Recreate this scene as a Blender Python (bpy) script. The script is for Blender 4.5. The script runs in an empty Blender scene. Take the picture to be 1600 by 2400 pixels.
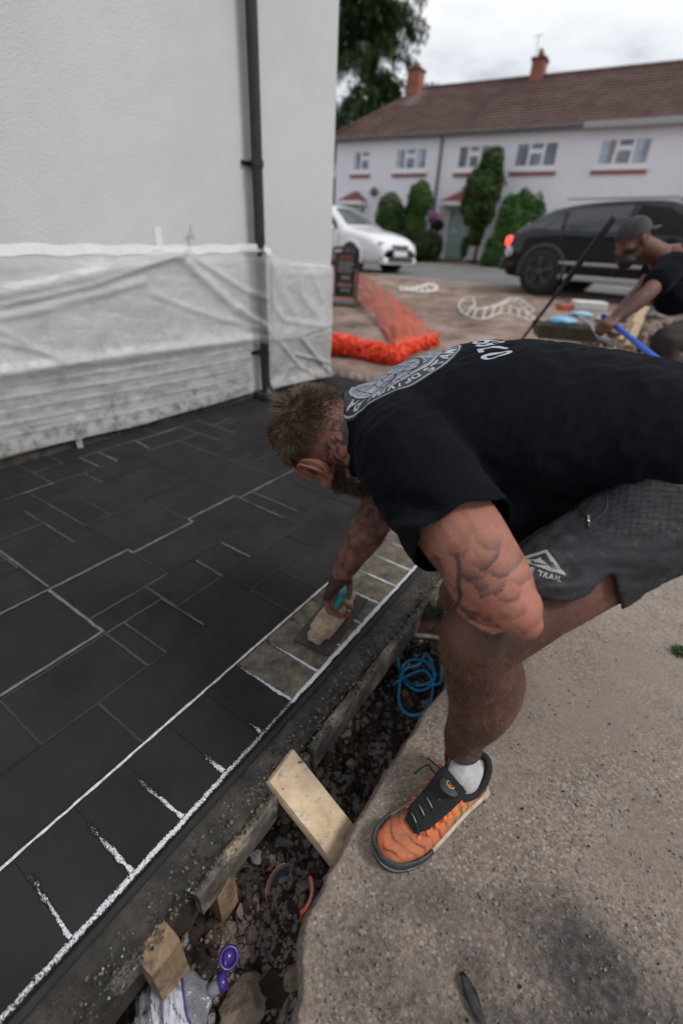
import bpy, bmesh, math, random
import numpy as np
from mathutils import Vector, Matrix, noise
from mathutils.bvhtree import BVHTree
random.seed(7); rng = np.random.default_rng(7)
sc = bpy.context.scene
COL = sc.collection
R_ = math.radians
# ------------------------------------------------------------------ camera
H = 1.05
FPX = 1067.0
PITCH = R_(30.3); ROLL = R_(3.15)
fw = np.array([0, math.cos(PITCH), -math.sin(PITCH)])
u0 = np.array([0, math.sin(PITCH), math.cos(PITCH)])
r0 = np.array([1.0, 0, 0])
CR = math.cos(ROLL) * r0 + math.sin(ROLL) * u0
CU = -math.sin(ROLL) * r0 + math.cos(ROLL) * u0
CP = np.array([0, 0, H])
cam = bpy.data.cameras.new('camera'); camo = bpy.data.objects.new('camera', cam); COL.objects.link(camo)
cam.sensor_fit = 'VERTICAL'; cam.sensor_height = 36.0; cam.sensor_width = 24.0
cam.lens = FPX / 2400.0 * 36.0
cam.clip_start = 0.05; cam.clip_end = 3000
camo.matrix_world = Matrix(((CR[0], CU[0], -fw[0], 0), (CR[1], CU[1], -fw[1], 0), (CR[2], CU[2], -fw[2], H), (0, 0, 0, 1)))
cam.dof.use_dof = True; cam.dof.focus_distance = 0.98; cam.dof.aperture_fstop = 1.5
sc.camera = camo
# ------------------------------------------------------------------ exposure
sc.view_settings.view_transform = 'Standard'; sc.view_settings.look = 'None'
sc.view_settings.gamma = 1; sc.view_settings.use_curve_mapping = False
sc.view_settings.exposure = 0.30
# ------------------------------------------------------------------ sky and sun (bright overcast)
SUN_EL = R_(52); SUN_AZ = R_(106)          # azimuth measured from +Y clockwise
w = bpy.data.worlds.new('World'); sc.world = w; w.use_nodes = True
nt = w.node_tree; N = nt.nodes; L = nt.links
N.clear()
out = N.new('ShaderNodeOutputWorld'); bg = N.new('ShaderNodeBackground'); L.new(bg.outputs[0], out.inputs[0])
bg.inputs[1].default_value = 0.1
sky = N.new('ShaderNodeTexSky'); sky.sky_type = 'NISHITA'; sky.sun_disc = False
sky.sun_elevation = SUN_EL; sky.sun_rotation = SUN_AZ
tc = N.new('ShaderNodeTexCoord')
mp = N.new('ShaderNodeMapping'); mp.inputs['Scale'].default_value = (1, 1, 3.2); L.new(tc.outputs['Generated'], mp.inputs[0])
mp.inputs['Location'].default_value = (0.35, 0.1, 0.2)
n1 = N.new('ShaderNodeTexNoise'); n1.inputs['Scale'].default_value = 2.6; n1.inputs['Detail'].default_value = 7; n1.inputs['Roughness'].default_value = 0.55
L.new(mp.outputs[0], n1.inputs[0])
cr = N.new('ShaderNodeValToRGB'); L.new(n1.outputs[0], cr.inputs[0])
cr.color_ramp.elements[0].position = 0.38; cr.color_ramp.elements[0].color = (3.6, 3.9, 4.5, 1)
cr.color_ramp.elements[1].position = 0.60; cr.color_ramp.elements[1].color = (7.9, 8.05, 8.3, 1)
e = cr.color_ramp.elements.new(0.49); e.color = (6.6, 6.9, 7.4, 1)
n2 = N.new('ShaderNodeTexNoise'); n2.inputs['Scale'].default_value = 1.7; n2.inputs['Detail'].default_value = 4
L.new(mp.outputs[0], n2.inputs[0])
mr = N.new('ShaderNodeMapRange'); mr.inputs[1].default_value = 0.62; mr.inputs[2].default_value = 0.72; mr.inputs[3].default_value = 0; mr.inputs[4].default_value = 0.45
L.new(n2.outputs[0], mr.inputs[0])
mx = N.new('ShaderNodeMix'); mx.data_type = 'RGBA'
L.new(mr.outputs[0], mx.inputs[0]); L.new(cr.outputs[0], mx.inputs[6]); L.new(sky.outputs[0], mx.inputs[7])
L.new(mx.outputs[2], bg.inputs[0])
sl = bpy.data.lights.new('sun', 'SUN'); sl.energy = 1.7; sl.angle = R_(16); sl.color = (1, 0.965, 0.92)
so = bpy.data.objects.new('sun', sl); COL.objects.link(so)
sdir = Vector((math.sin(SUN_AZ) * math.cos(SUN_EL), math.cos(SUN_AZ) * math.cos(SUN_EL), math.sin(SUN_EL)))
so.rotation_euler = sdir.to_track_quat('Z', 'Y').to_euler()

# ------------------------------------------------------------------ measuring helpers
def ray(u, v): return fw + CR * (u - 800) / FPX - CU * (v - 1200) / FPX
def G(u, v, z=0.0):
    d = ray(u, v); t = (z - H) / d[2]; return CP + d * t
def P(u, v, t): return CP + ray(u, v) * t
def pxof(p):
    d = np.asarray(p) - CP; t = d @ fw
    return np.stack([800 + FPX * (d @ CR) / t, 1200 - FPX * (d @ CU) / t, t], -1)
def nrm(v):
    v = np.asarray(v, float); return v / (np.linalg.norm(v) + 1e-12)
def sstep(a, b, x):
    t = np.clip((np.asarray(x, float) - a) / (b - a), 0, 1); return t * t * (3 - 2 * t)

# ------------------------------------------------------------------ mesh helpers
class MB:
    def __init__(s): s.v = []; s.f = []; s.mi = []; s.n = 0
    def add(s, v, f, mi=0):
        v = np.asarray(v, float).reshape(-1, 3)
        s.v.append(v); o = s.n
        for q in f: s.f.append(tuple(i + o for i in q)); s.mi.append(mi)
        s.n += len(v); return s
    def box(s, c, size, rot=None, mi=0, taper=1.0):
        hx, hy, hz = [q / 2 for q in size]
        v = np.array([(x * (taper if z > 0 else 1), y * (taper if z > 0 else 1), z) for z in (-hz, hz) for x, y in ((-hx, -hy), (hx, -hy), (hx, hy), (-hx, hy))])
        if rot is not None: v = v @ np.asarray(rot).T
        return s.add(v + np.asarray(c), [(3, 2, 1, 0), (4, 5, 6, 7), (0, 1, 5, 4), (1, 2, 6, 5), (2, 3, 7, 6), (3, 0, 4, 7)], mi)
    def bar(s, a, b, w, h, up=(0, 0, 1), mi=0):
        a = np.asarray(a, float); b = np.asarray(b, float); t = nrm(b - a); sd = nrm(np.cross(t, up)); u = np.cross(sd, t)
        return s.box((a + b) / 2, (np.linalg.norm(b - a), w, h), np.stack([t, sd, u], 1), mi)
    def tube(s, pts, rad, n=8, mi=0, caps=True, hint=(0, 0, 1), closed=False):
        pts = np.asarray(pts, float); m = len(pts)
        if np.isscalar(rad) or isinstance(rad, tuple): rad = [rad] * m
        V = []; 
        for i in range(m):
            if closed: t = nrm(pts[(i + 1) % m] - pts[i - 1])
            else: t = nrm(pts[min(i + 1, m - 1)] - pts[max(i - 1, 0)])
            if i == 0:
                h = np.asarray(hint, float)
                if abs(t @ h) > 0.95: h = np.array([1.0, 0.1, 0])
                a = nrm(h - t * (h @ t))
            else: a = nrm(a - t * (a @ t))
            b = np.cross(t, a)
            r = rad[i]; ra, rb = (r, r) if np.isscalar(r) else r
            for k in range(n):
                q = 2 * math.pi * k / n
                V.append(pts[i] + a * ra * math.cos(q) + b * rb * math.sin(q))
        F = []
        for i in range(m if closed else m - 1):
            j = (i + 1) % m
            for k in range(n): F.append((i * n + k, i * n + (k + 1) % n, j * n + (k + 1) % n, j * n + k))
        if caps and not closed:
            F.append(tuple(range(n - 1, -1, -1))); F.append(tuple((m - 1) * n + k for k in range(n)))
        return s.add(V, F, mi)
    def ell(s, c, r, rot=None, nu=14, nv=9, mi=0):
        V = [(0, 0, -1)]
        for j in range(1, nv):
            q = math.pi * j / nv
            for i in range(nu):
                p = 2 * math.pi * i / nu; V.append((math.sin(q) * math.cos(p), math.sin(q) * math.sin(p), -math.cos(q)))
        V.append((0, 0, 1)); V = np.array(V) * (np.array(r) if not np.isscalar(r) else r)
        if rot is not None: V = V @ np.asarray(rot).T
        F = [(0, 1 + (i + 1) % nu, 1 + i) for i in range(nu)]
        for j in range(nv - 2):
            for i in range(nu):
                a = 1 + j * nu + i; b = 1 + j * nu + (i + 1) % nu; F.append((a, b, b + nu, a + nu))
        e = len(V) - 1; o = 1 + (nv - 2) * nu
        F += [(e, o + i, o + (i + 1) % nu) for i in range(nu)]
        return s.add(V + np.asarray(c), F, mi)
    def prism(s, poly, z0, z1, mi=0):
        n = len(poly); V = [(x, y, z0) for x, y in poly] + [(x, y, z1) for x, y in poly]
        return s.add(V, [tuple(range(n - 1, -1, -1)), tuple(range(n, 2 * n))] + [(i, (i + 1) % n, n + (i + 1) % n, n + i) for i in range(n)], mi)
    def mesh(s, name):
        me = bpy.data.meshes.new(name); V = np.concatenate(s.v) if s.v else np.zeros((0, 3))
        me.from_pydata(V.tolist(), [], s.f); me.update(); return me, s.mi
    def build(s, name, mats, parent=None, smooth=False, bevel=0, **kw):
        me, mi = s.mesh(name)
        if not isinstance(mats, (list, tuple)): mats = [mats]
        for m in mats: me.materials.append(m)
        if len(mats) > 1: me.polygons.foreach_set('material_index', mi)
        return mkobj(name, me, parent, smooth, bevel, **kw)
def mkobj(name, me, parent=None, smooth=False, bevel=0, label=None, cat=None, group=None, kind=None, segs=2):
    o = bpy.data.objects.new(name, me); COL.objects.link(o)
    if parent is not None: o.parent = parent
    if smooth and me is not None: me.polygons.foreach_set('use_smooth', [True] * len(me.polygons))
    if bevel:
        b = o.modifiers.new('bevel', 'BEVEL'); b.width = bevel; b.segments = segs; b.limit_method = 'ANGLE'; b.angle_limit = R_(35)
        b.harden_normals = False
    tag(o, label, cat, group, kind); return o
def tag(o, label=None, cat=None, group=None, kind=None):
    if label: o['label'] = label
    if cat: o['category'] = cat
    if group: o['group'] = group
    if kind: o['kind'] = kind
    return o
def thing(name, loc, label, cat, group=None, rotz=0):
    o = bpy.data.objects.new(name, None); COL.objects.link(o); o.empty_display_size = 0.05
    o.location = loc; o.rotation_euler = (0, 0, rotz)
    return tag(o, label, cat, group)
def local(o, bm_v):
    """world coordinates -> the coordinates of a thing placed at its base"""
    M = np.array(Matrix.LocRotScale(o.location, o.rotation_euler, None).inverted())
    v = np.asarray(bm_v, float); return v @ M[:3, :3].T + M[:3, 3]
def wbuild(mb, name, mats, parent, **kw):
    """build a mesh given in world coordinates as a part of a placed thing"""
    mb.v = [local(parent, a) for a in mb.v]
    return mb.build(name, mats, parent, **kw)
def crom(pts, n=6):
    """Catmull-Rom resampling of rows"""
    p = np.asarray(pts, float); m = len(p); q = np.vstack([2 * p[0] - p[1], p, 2 * p[-1] - p[-2]]); o = []
    for i in range(m - 1):
        a, b, c, d = q[i:i + 4]
        for k in range(n):
            t = k / n; o.append(0.5 * (2 * b + (c - a) * t + (2 * a - 5 * b + 4 * c - d) * t * t + (-a + 3 * b - 3 * c + d) * t ** 3))
    o.append(p[-1]); return np.array(o)
def evalmesh(o):
    dg = bpy.context.evaluated_depsgraph_get(); dg.update()
    me = bpy.data.meshes.new_from_object(o.evaluated_get(dg)); return me
def remesh(mb, name, vox, smooth_it=3, fac=0.5):
    me, _ = mb.mesh(name + '_t'); o = bpy.data.objects.new(name + '_t', me); COL.objects.link(o)
    m = o.modifiers.new('r', 'REMESH'); m.mode = 'VOXEL'; m.voxel_size = vox; m.adaptivity = 0
    s = o.modifiers.new('s', 'SMOOTH'); s.iterations = smooth_it; s.factor = fac
    r = evalmesh(o); bpy.data.objects.remove(o); bpy.data.meshes.remove(me); r.name = name; return r
def getv(me):
    a = np.empty(len(me.vertices) * 3); me.vertices.foreach_get('co', a); return a.reshape(-1, 3)
def getn(me):
    a = np.empty(len(me.vertices) * 3); me.vertices.foreach_get('normal', a); return a.reshape(-1, 3)
def setv(me, v): me.vertices.foreach_set('co', np.ascontiguousarray(v).ravel()); me.update()
def attr(me, name, val):
    a = me.attributes.new(name, 'FLOAT', 'POINT'); a.data.foreach_set('value', np.asarray(val, float))
_perm = rng.permutation(4096)
_rv = rng.random(4096) * 2 - 1
def _h(ix, iy, iz):
    return _rv[_perm[(_perm[(_perm[ix & 4095] + iy) & 4095] + iz) & 4095]]
def vnoise(p, scale=1.0, seed=0):
    """vectorised value noise, -1..1"""
    p = np.asarray(p, float) * scale + seed * 17.31; i = np.floor(p).astype(int); f = p - i; f = f * f * (3 - 2 * f)
    x, y, z = i[:, 0], i[:, 1], i[:, 2]; r = 0
    for a in (0, 1):
        for b in (0, 1):
            for c in (0, 1):
                r = r + _h(x + a, y + b, z + c) * (f[:, 0] if a else 1 - f[:, 0]) * (f[:, 1] if b else 1 - f[:, 1]) * (f[:, 2] if c else 1 - f[:, 2])
    return r
def fbm(p, scale=1.0, oct=4, seed=0):
    r = 0; a = 1.0; t = 0
    for k in range(oct): r = r + a * vnoise(p, scale * 2 ** k, seed + k); t += a; a *= 0.5
    return r / t

# ------------------------------------------------------------------ material helpers
class NT:
    """small node-tree writer"""
    def __init__(s, name):
        s.m = bpy.data.materials.new(name); s.m.use_nodes = True; s.t = s.m.node_tree; s.N = s.t.nodes; s.L = s.t.links
        s.b = s.N['Principled BSDF']
        s.tc = s.N.new('ShaderNodeTexCoord'); s.co = s.tc.outputs['Object']
    def lk(s, a, b): s.L.new(a, b)
    def val(s, x, inp):
        if isinstance(x, (int, float)): inp.default_value = x
        elif isinstance(x, (tuple, list)): inp.default_value = (*x, 1) if len(x) == 3 and len(inp.default_value) == 4 else x
        else: s.L.new(x, inp)
    def noise(s, scale, detail=4, rough=0.55, co=None, dist=0, out=0):
        n = s.N.new('ShaderNodeTexNoise'); n.inputs['Scale'].default_value = scale; n.inputs['Detail'].default_value = detail
        n.inputs['Roughness'].default_value = rough; n.inputs['Distortion'].default_value = dist; s.lk(co or s.co, n.inputs[0]); return n.outputs[out]
    def voro(s, scale, feat='F1', co=None, out=0, rand=1):
        n = s.N.new('ShaderNodeTexVoronoi'); n.feature = feat; n.inputs['Scale'].default_value = scale; n.inputs['Randomness'].default_value = rand
        s.lk(co or s.co, n.inputs['Vector']); return n.outputs[out]
    def rng(s, x, a, b, c=0.0, d=1.0):
        n = s.N.new('ShaderNodeMapRange'); s.lk(x, n.inputs[0])
        for i, q in enumerate((a, b, c, d)): n.inputs[i + 1].default_value = q
        return n.outputs[0]
    def mix(s, f, a, b, mode='MIX'):
        n = s.N.new('ShaderNodeMix'); n.data_type = 'RGBA'; n.blend_type = mode; s.val(f, n.inputs[0]); s.val(a, n.inputs[6]); s.val(b, n.inputs[7]); return n.outputs[2]
    def math(s, op, a, b=0.0):
        n = s.N.new('ShaderNodeMath'); n.operation = op; s.val(a, n.inputs[0]); s.val(b, n.inputs[1]); return n.outputs[0]
    def ramp(s, x, *st):
        n = s.N.new('ShaderNodeValToRGB'); s.lk(x, n.inputs[0]); E = n.color_ramp.elements
        E[0].position = st[0][0]; E[0].color = (*st[0][1], 1); E[1].position = st[-1][0]; E[1].color = (*st[-1][1], 1)
        for p, c in st[1:-1]: e = E.new(p); e.color = (*c, 1)
        return n.outputs[0]
    def attr(s, name):
        n = s.N.new('ShaderNodeAttribute'); n.attribute_name = name; return n.outputs['Fac']
    def mapping(s, scale=(1, 1, 1), rot=(0, 0, 0), loc=(0, 0, 0), co=None):
        n = s.N.new('ShaderNodeMapping'); n.inputs['Scale'].default_value = scale; n.inputs['Rotation'].default_value = rot; n.inputs['Location'].default_value = loc
        s.lk(co or s.co, n.inputs[0]); return n.outputs[0]
    def bump(s, x, strength=0.3, dist=0.01, prev=None):
        n = s.N.new('ShaderNodeBump'); n.inputs['Strength'].default_value = strength; n.inputs['Distance'].default_value = dist
        s.lk(x, n.inputs['Height'])
        if prev is not None: s.lk(prev, n.inputs['Normal'])
        s.lk(n.outputs[0], s.b.inputs['Normal']); return n.outputs[0]
    def xyz(s, co=None):
        n = s.N.new('ShaderNodeSeparateXYZ'); s.lk(co or s.co, n.inputs[0]); return n.outputs
    def fin(s, color, rough=0.7, metal=0, spec=0.5, **kw):
        s.val(color, s.b.inputs['Base Color']); s.val(rough, s.b.inputs['Roughness']); s.b.inputs['Metallic'].default_value = metal
        s.b.inputs['Specular IOR Level'].default_value = spec
        for k, v in kw.items(): s.val(v, s.b.inputs[k.replace('_', ' ')])
        return s.m
_mc = {}
def simple(name, col, rough=0.6, metal=0, spec=0.5, var=0.15, scale=30, bump=0.0, bs=80, bd=0.002, **kw):
    """plain material with grain: colour varied by noise, fine relief"""
    if name in _mc: return _mc[name]
    t = NT(name); n = t.noise(scale, 5)
    c = t.mix(t.rng(n, 0.3, 0.7), [q * (1 - var) for q in col], [min(1, q * (1 + var)) for q in col])
    if bump: t.bump(t.noise(bs, 4), bump, bd)
    _mc[name] = t.fin(c, t.rng(t.noise(scale * 0.7, 3), 0.3, 0.7, max(0, rough - 0.08), min(1, rough + 0.08)), metal, spec, **kw); return _mc[name]
# ================================================================== the ground, slab, trench and road
TH = R_(57.5)
eS = np.array([math.cos(TH), math.sin(TH), 0]); nS = np.array([eS[1], -eS[0], 0]); OS = np.array([-.102, .788, 0])
def SD(s, d, z=0): return OS + eS * s + nS * d + np.array((0, 0, z))
def toSD(x, y): return (x - OS[0]) * eS[0] + (y - OS[1]) * eS[1], (x - OS[0]) * nS[0] + (y - OS[1]) * nS[1]
QD = np.array([.692, .722, 0]); KD = np.array([.722, -.692, 0])           # away from the site / along the road
def site_z(x, y):
    q = x * QD[0] + y * QD[1]; z = -.085 + .545 * np.clip((q - 1.9) / 7.7, 0, 1)
    return z + np.clip(q - 9.9, 0, None) * .0165
def GG(u, v, dz=0):
    d = ray(u, v); t = 1.0
    for _ in range(60): p = CP + d * t; t += (p[2] - site_z(p[0], p[1]) - dz) / (-d[2] + 1e-4) * .7
    return CP + d * t
# concrete slab outline (world), near edge follows the trench
CE = [G(u, v, -.07) for u, v in ((690, 2440), (706, 2330), (716, 2230), (722, 2150), (745, 2098), (775, 2040), (812, 1975), (850, 1905), (900, 1812), (950, 1740), (1000, 1668), (1045, 1605))]
CE = [G(640, 2700, -.07)] + CE + [G(1110, 1500, -.07), G(1190, 1400, -.07), G(1290, 1335, -.07), G(1400, 1290, -.07)]
ax_ = lambda a, b, n: np.linspace(a, b, n)
def axis(parts):
    o = []
    for a, b, st in parts: o += list(np.arange(a, b, st))
    return np.array(o)
xs = axis([(-400, -60, 40), (-60, -12, 4), (-12, -2, .5), (-2, -.7, .1), (-.7, 1.0, .0135), (1.0, 3, .06), (3, 10, .2), (10, 60, 3), (60, 401, 40)])
ys = axis([(-60, -4, 8), (-4, 0, .5), (0, 1.75, .0135), (1.75, 4.5, .05), (4.5, 10, .12), (10, 30, .8), (30, 80, 5), (80, 900, 60)])
X, Y = np.meshgrid(xs, ys); x = X.ravel(); y = Y.ravel(); pp = np.stack([x, y, 0 * x], 1)
s_, d_ = toSD(x, y); cep = np.array(CE)
ys_c = np.interp(s_, *zip(*sorted((float(toSD(*c[:2])[0]), float(toSD(*c[:2])[1])) for c in CE)))
z = site_z(x, y)
near = sstep(6, 3, np.hypot(x, y))
z = z + fbm(pp, 3, 4, 80) * .03 * sstep(.6, 2.2, x * QD[0] + y * QD[1]) * sstep(10, 8.5, x * QD[0] + y * QD[1]) + fbm(pp, 14, 3, 81) * .016 * near
under = sstep(.10, .02, d_) * (d_ > -2.3) * (s_ < 3.05)
z = np.where(under > 0, np.minimum(z, -.13), z)
inside_tr = sstep(-.02, .06, d_) * sstep(1.45, .95, s_) * (1 - sstep(.10, .42, d_ - .0 * ys_c) * .0)
tr_depth = -.285 + .035 * np.clip((d_ - .15) / .2, -1, 1) + .05 * fbm(pp, 9, 3, 83) + .035 * np.abs(fbm(pp, 30, 3, 84)) + .02 * fbm(pp, 70, 2, 85)
tr_depth = tr_depth + .13 * sstep(.45, 1.05, s_)
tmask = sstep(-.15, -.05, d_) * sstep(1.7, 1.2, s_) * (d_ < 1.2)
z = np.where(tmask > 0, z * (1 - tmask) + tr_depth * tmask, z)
z = np.where((d_ > ys_c + .06) & (s_ < 1.25) & (d_ < 1.2), np.minimum(z, -.16), z)
z = np.where((y < 1.25 + .3 * x) & (d_ > ys_c + .05), np.minimum(z, -.13), z)
nx, ny = len(xs), len(ys); idx = np.arange(nx * ny).reshape(ny, nx)
F = np.stack([idx[:-1, :-1], idx[:-1, 1:], idx[1:, 1:], idx[1:, :-1]], -1).reshape(-1, 4)
me = bpy.data.meshes.new('ground'); me.from_pydata(np.stack([x, y, z], 1).tolist(), [], F.tolist())
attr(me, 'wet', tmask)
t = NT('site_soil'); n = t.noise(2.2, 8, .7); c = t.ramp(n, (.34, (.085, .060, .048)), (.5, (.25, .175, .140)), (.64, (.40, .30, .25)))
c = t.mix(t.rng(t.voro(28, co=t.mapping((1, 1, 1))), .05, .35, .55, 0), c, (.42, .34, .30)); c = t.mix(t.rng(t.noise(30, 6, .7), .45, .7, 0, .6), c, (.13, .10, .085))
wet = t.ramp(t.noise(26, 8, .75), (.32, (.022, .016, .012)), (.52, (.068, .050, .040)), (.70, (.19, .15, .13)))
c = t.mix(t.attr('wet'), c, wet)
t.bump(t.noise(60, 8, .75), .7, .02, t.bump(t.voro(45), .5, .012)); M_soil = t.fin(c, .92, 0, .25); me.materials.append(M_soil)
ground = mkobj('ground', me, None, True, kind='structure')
GB = BVHTree.FromPolygons([tuple(q) for q in zip(x.tolist(), y.tolist(), z.tolist())], F.tolist())
def gnd(px_, py_):
    r = GB.ray_cast(Vector((px_, py_, 3)), Vector((0, 0, -1))); return r[0].z if r[0] is not None else 0.0
# ---- old concrete slab under the man
def concrete(name, base, dark, peb=True):
    t = NT(name); c = t.ramp(t.noise(3.2, 8, .68), (.3, dark), (.5, base), (.72, [q * 1.35 for q in base]))
    c = t.mix(t.rng(t.noise(22, 7, .75), .45, .64, 0, .7), c, [q * .42 for q in base]); c = t.mix(t.rng(t.noise(95, 5, .8), .46, .60, 0, .6), c, [min(1, q * 1.9) for q in base]); c = t.mix(t.rng(t.noise(120, 4, .8, co=t.mapping(loc=(4, 4, 4))), .48, .58, 0, .75), c, [q * .30 for q in base])
    c = t.mix(t.rng(t.noise(1.7, 5, .6, co=t.mapping(loc=(2, 2, 2))), .42, .62, 0, .55), c, (.36, .285, .225))
    if peb:
        v = t.voro(85); c = t.mix(t.math('MULTIPLY', t.rng(v, .18, .36, 1, 0), t.rng(t.noise(40, 2), .40, .52)), c, (.52, .44, .385))
        v = t.voro(48, co=t.mapping(loc=(3, 1, 2))); c = t.mix(t.math('MULTIPLY', t.rng(v, .10, .22, .85, 0), t.rng(t.noise(19, 2), .52, .62)), c, (.36, .24, .16))
        v = t.voro(42, co=t.mapping(loc=(1, 7, 2))); c = t.mix(t.math('MULTIPLY', t.rng(v, .10, .2, .8, 0), t.rng(t.noise(15, 2), .55, .62)), c, (.58, .55, .50))
        v = t.voro(60, co=t.mapping(loc=(9, 7, 2))); c = t.mix(t.math('MULTIPLY', t.rng(v, .10, .25, .9, 0), t.rng(t.noise(24, 2), .44, .54)), c, (.050, .045, .045))
        c = t.mix(t.rng(t.noise(260, 3), .5, .68, 0, .6), c, (.36, .32, .29))
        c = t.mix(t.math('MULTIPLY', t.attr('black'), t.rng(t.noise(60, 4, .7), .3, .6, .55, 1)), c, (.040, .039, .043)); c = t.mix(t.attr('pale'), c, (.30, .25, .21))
        c = t.mix(t.math('MULTIPLY', t.rng(t.noise(48, 3, co=t.mapping(loc=(5, 5, 5))), .66, .69), t.math('MULTIPLY', t.attr('edge'), t.rng(t.noise(5, 2), .45, .6))), c, (.13, .19, .23))
    b = t.bump(t.noise(80, 8, .85), 1.0, .009); t.bump(t.voro(85), -.5, .004, b)
    return t.fin(c, .88, 0, .3)
M_conc = concrete('old_exposed_concrete', (.33, .272, .228), (.135, .110, .092)); M_conc2 = concrete('grey_cement', (.17, .155, .135), (.06, .053, .047), False)
def dense_edge(P_, n, jit, seed):
    o = []
    for i in range(len(P_) - 1):
        for k in range(n):
            q = P_[i] * (1 - k / n) + P_[i + 1] * k / n; o.append(q)
    o.append(P_[-1]); o = np.array(o); return o
ed = dense_edge(CE, 9, 0, 0); en = np.gradient(ed, axis=0); en /= np.linalg.norm(en, axis=1)[:, None]; eo = np.stack([-en[:, 1], en[:, 0], 0 * en[:, 0]], 1)
ed = np.stack([np.convolve(np.pad(ed[:, k], 2, 'edge'), np.ones(5) / 5, 'valid') for k in range(3)], 1); en = np.gradient(ed, axis=0); en /= np.linalg.norm(en, axis=1)[:, None]; eo = np.stack([-en[:, 1], en[:, 0], 0 * en[:, 0]], 1)
jt = (fbm(ed, 75, 3, 90) * .0055 + fbm(ed, 14, 2, 91) * .010)[:, None]; ed = ed + eo * jt
far = [(.95, 1.62), (3.2, 1.9), (3.3, -1.5), (.9, -1.5)]
# surface grid over the polygon: rows run from the trench edge outward
V = []; F = []; ncol = 70; nr_ = len(ed)
for i in range(nr_):
    a = ed[i]; fx = 2.9; tg = np.array((a[0] + 2.6, a[1] - .55 + .25 * max(0, a[1]), 0)); 
    for j in range(ncol + 1):
        q = (j / ncol) ** 1.6; p = a * (1 - q) + tg * q; V.append((p[0], p[1], -.07))
V = np.array(V); k_ = np.tile(np.arange(ncol + 1), nr_)
V[:, 2] += fbm(V, 3.5, 3, 92) * .006 + fbm(V, 40, 3, 93) * .0013 - np.where(k_ == 0, .008 + .004 * fbm(V, 40, 2, 96), 0) - np.where(k_ == 1, .001, 0)
W_ = ncol + 1
F = [(i * W_ + j, i * W_ + j + 1, (i + 1) * W_ + j + 1, (i + 1) * W_ + j) for i in range(nr_ - 1) for j in range(ncol)]
n0 = len(V); skirt = []
for dz, off in ((.030, .010), (.085, .0), (.16, -.02)):
    for i in range(nr_): skirt.append((*(ed[i] + eo[i] * off)[:2], -.07 - dz))
skirt = np.array(skirt); skirt[:, :2] += (fbm(skirt, 30, 3, 94) * .007)[:, None]; V = np.vstack([V, skirt])
for i in range(nr_ - 1):
    F.append((i * W_, (i + 1) * W_, n0 + i + 1, n0 + i))
    for k in range(2): F.append((n0 + k * nr_ + i, n0 + k * nr_ + i + 1, n0 + (k + 1) * nr_ + i + 1, n0 + (k + 1) * nr_ + i))
me = bpy.data.meshes.new('concrete_slab'); me.from_pydata(V.tolist(), [], F)
q = pxof(V); uu, vv = q[:, 0], q[:, 1]; nz = fbm(V, 9, 4, 95)
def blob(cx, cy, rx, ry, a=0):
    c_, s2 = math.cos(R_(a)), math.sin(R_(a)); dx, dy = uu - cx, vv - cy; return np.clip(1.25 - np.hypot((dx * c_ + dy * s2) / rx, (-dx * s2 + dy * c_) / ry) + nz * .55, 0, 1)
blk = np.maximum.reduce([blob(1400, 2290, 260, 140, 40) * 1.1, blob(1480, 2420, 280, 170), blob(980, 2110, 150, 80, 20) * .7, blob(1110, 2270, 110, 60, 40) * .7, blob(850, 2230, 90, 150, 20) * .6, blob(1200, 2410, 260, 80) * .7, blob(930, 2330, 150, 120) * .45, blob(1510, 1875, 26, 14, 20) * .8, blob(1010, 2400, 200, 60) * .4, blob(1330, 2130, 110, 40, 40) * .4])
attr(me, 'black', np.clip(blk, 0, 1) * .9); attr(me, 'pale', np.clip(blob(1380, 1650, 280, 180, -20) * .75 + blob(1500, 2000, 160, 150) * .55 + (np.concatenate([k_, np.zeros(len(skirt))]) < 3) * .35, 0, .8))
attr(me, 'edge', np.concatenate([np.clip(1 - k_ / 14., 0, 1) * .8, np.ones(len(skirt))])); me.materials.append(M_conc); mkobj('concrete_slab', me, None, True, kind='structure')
# ---- freshly stamped black slab: base, separate impressed stones, border bricks, release powder in the joints
def black_mat(name, base, spk):
    t = NT(name); c = t.mix(t.rng(t.noise(5, 7, .65), .35, .68), [q * .78 for q in base], [q * 1.3 for q in base])
    c = t.mix(t.rng(t.noise(420, 2), .60, .74, 0, .5), c, spk); c = t.mix(t.rng(t.noise(1.3, 6, .7), .42, .72, 0, .6), c, (.032, .030, .031))
    t.bump(t.noise(55, 7, .68), .35, .004, t.bump(t.noise(380, 3), .35, .0012)); return t.fin(c, t.rng(t.noise(9, 4), .3, .7, .7, .9), 0, .2)
M_black = black_mat('black_stamped_concrete', (.0150, .0143, .0152), (.045, .045, .048)); M_black2 = black_mat('black_stamped_concrete_dull', (.0153, .0146, .0155), (.048, .048, .05))
t = NT('wet_grey_brown_cement'); c = t.ramp(t.noise(16, 7, .7), (.33, (.034, .030, .026)), (.5, (.105, .088, .066)), (.68, (.19, .16, .12)))
c = t.mix(t.rng(t.noise(70, 5), .5, .68, 0, .6), c, (.024, .023, .025)); t.bump(t.noise(60, 7, .7), .6, .004); M_brn = t.fin(c, .7, 0, .4)
M_base = simple('dark_joint_cement', (.0150, .0145, .0152), .85, var=.3, scale=30)
t = NT('release_powder'); n = t.noise(330, 4, .8)
w2 = t.math('GREATER_THAN', t.math('ADD', t.attr('white'), t.rng(n, .25, .75, -.42, .42)), .5)
c = t.mix(w2, (.0175, .0168, .0175), t.mix(t.rng(t.noise(200, 2), .4, .6), (.46, .465, .485), (.66, .67, .69))); t.bump(n, .2, .002); M_pow = t.fin(c, .95, 0, .1)
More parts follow.
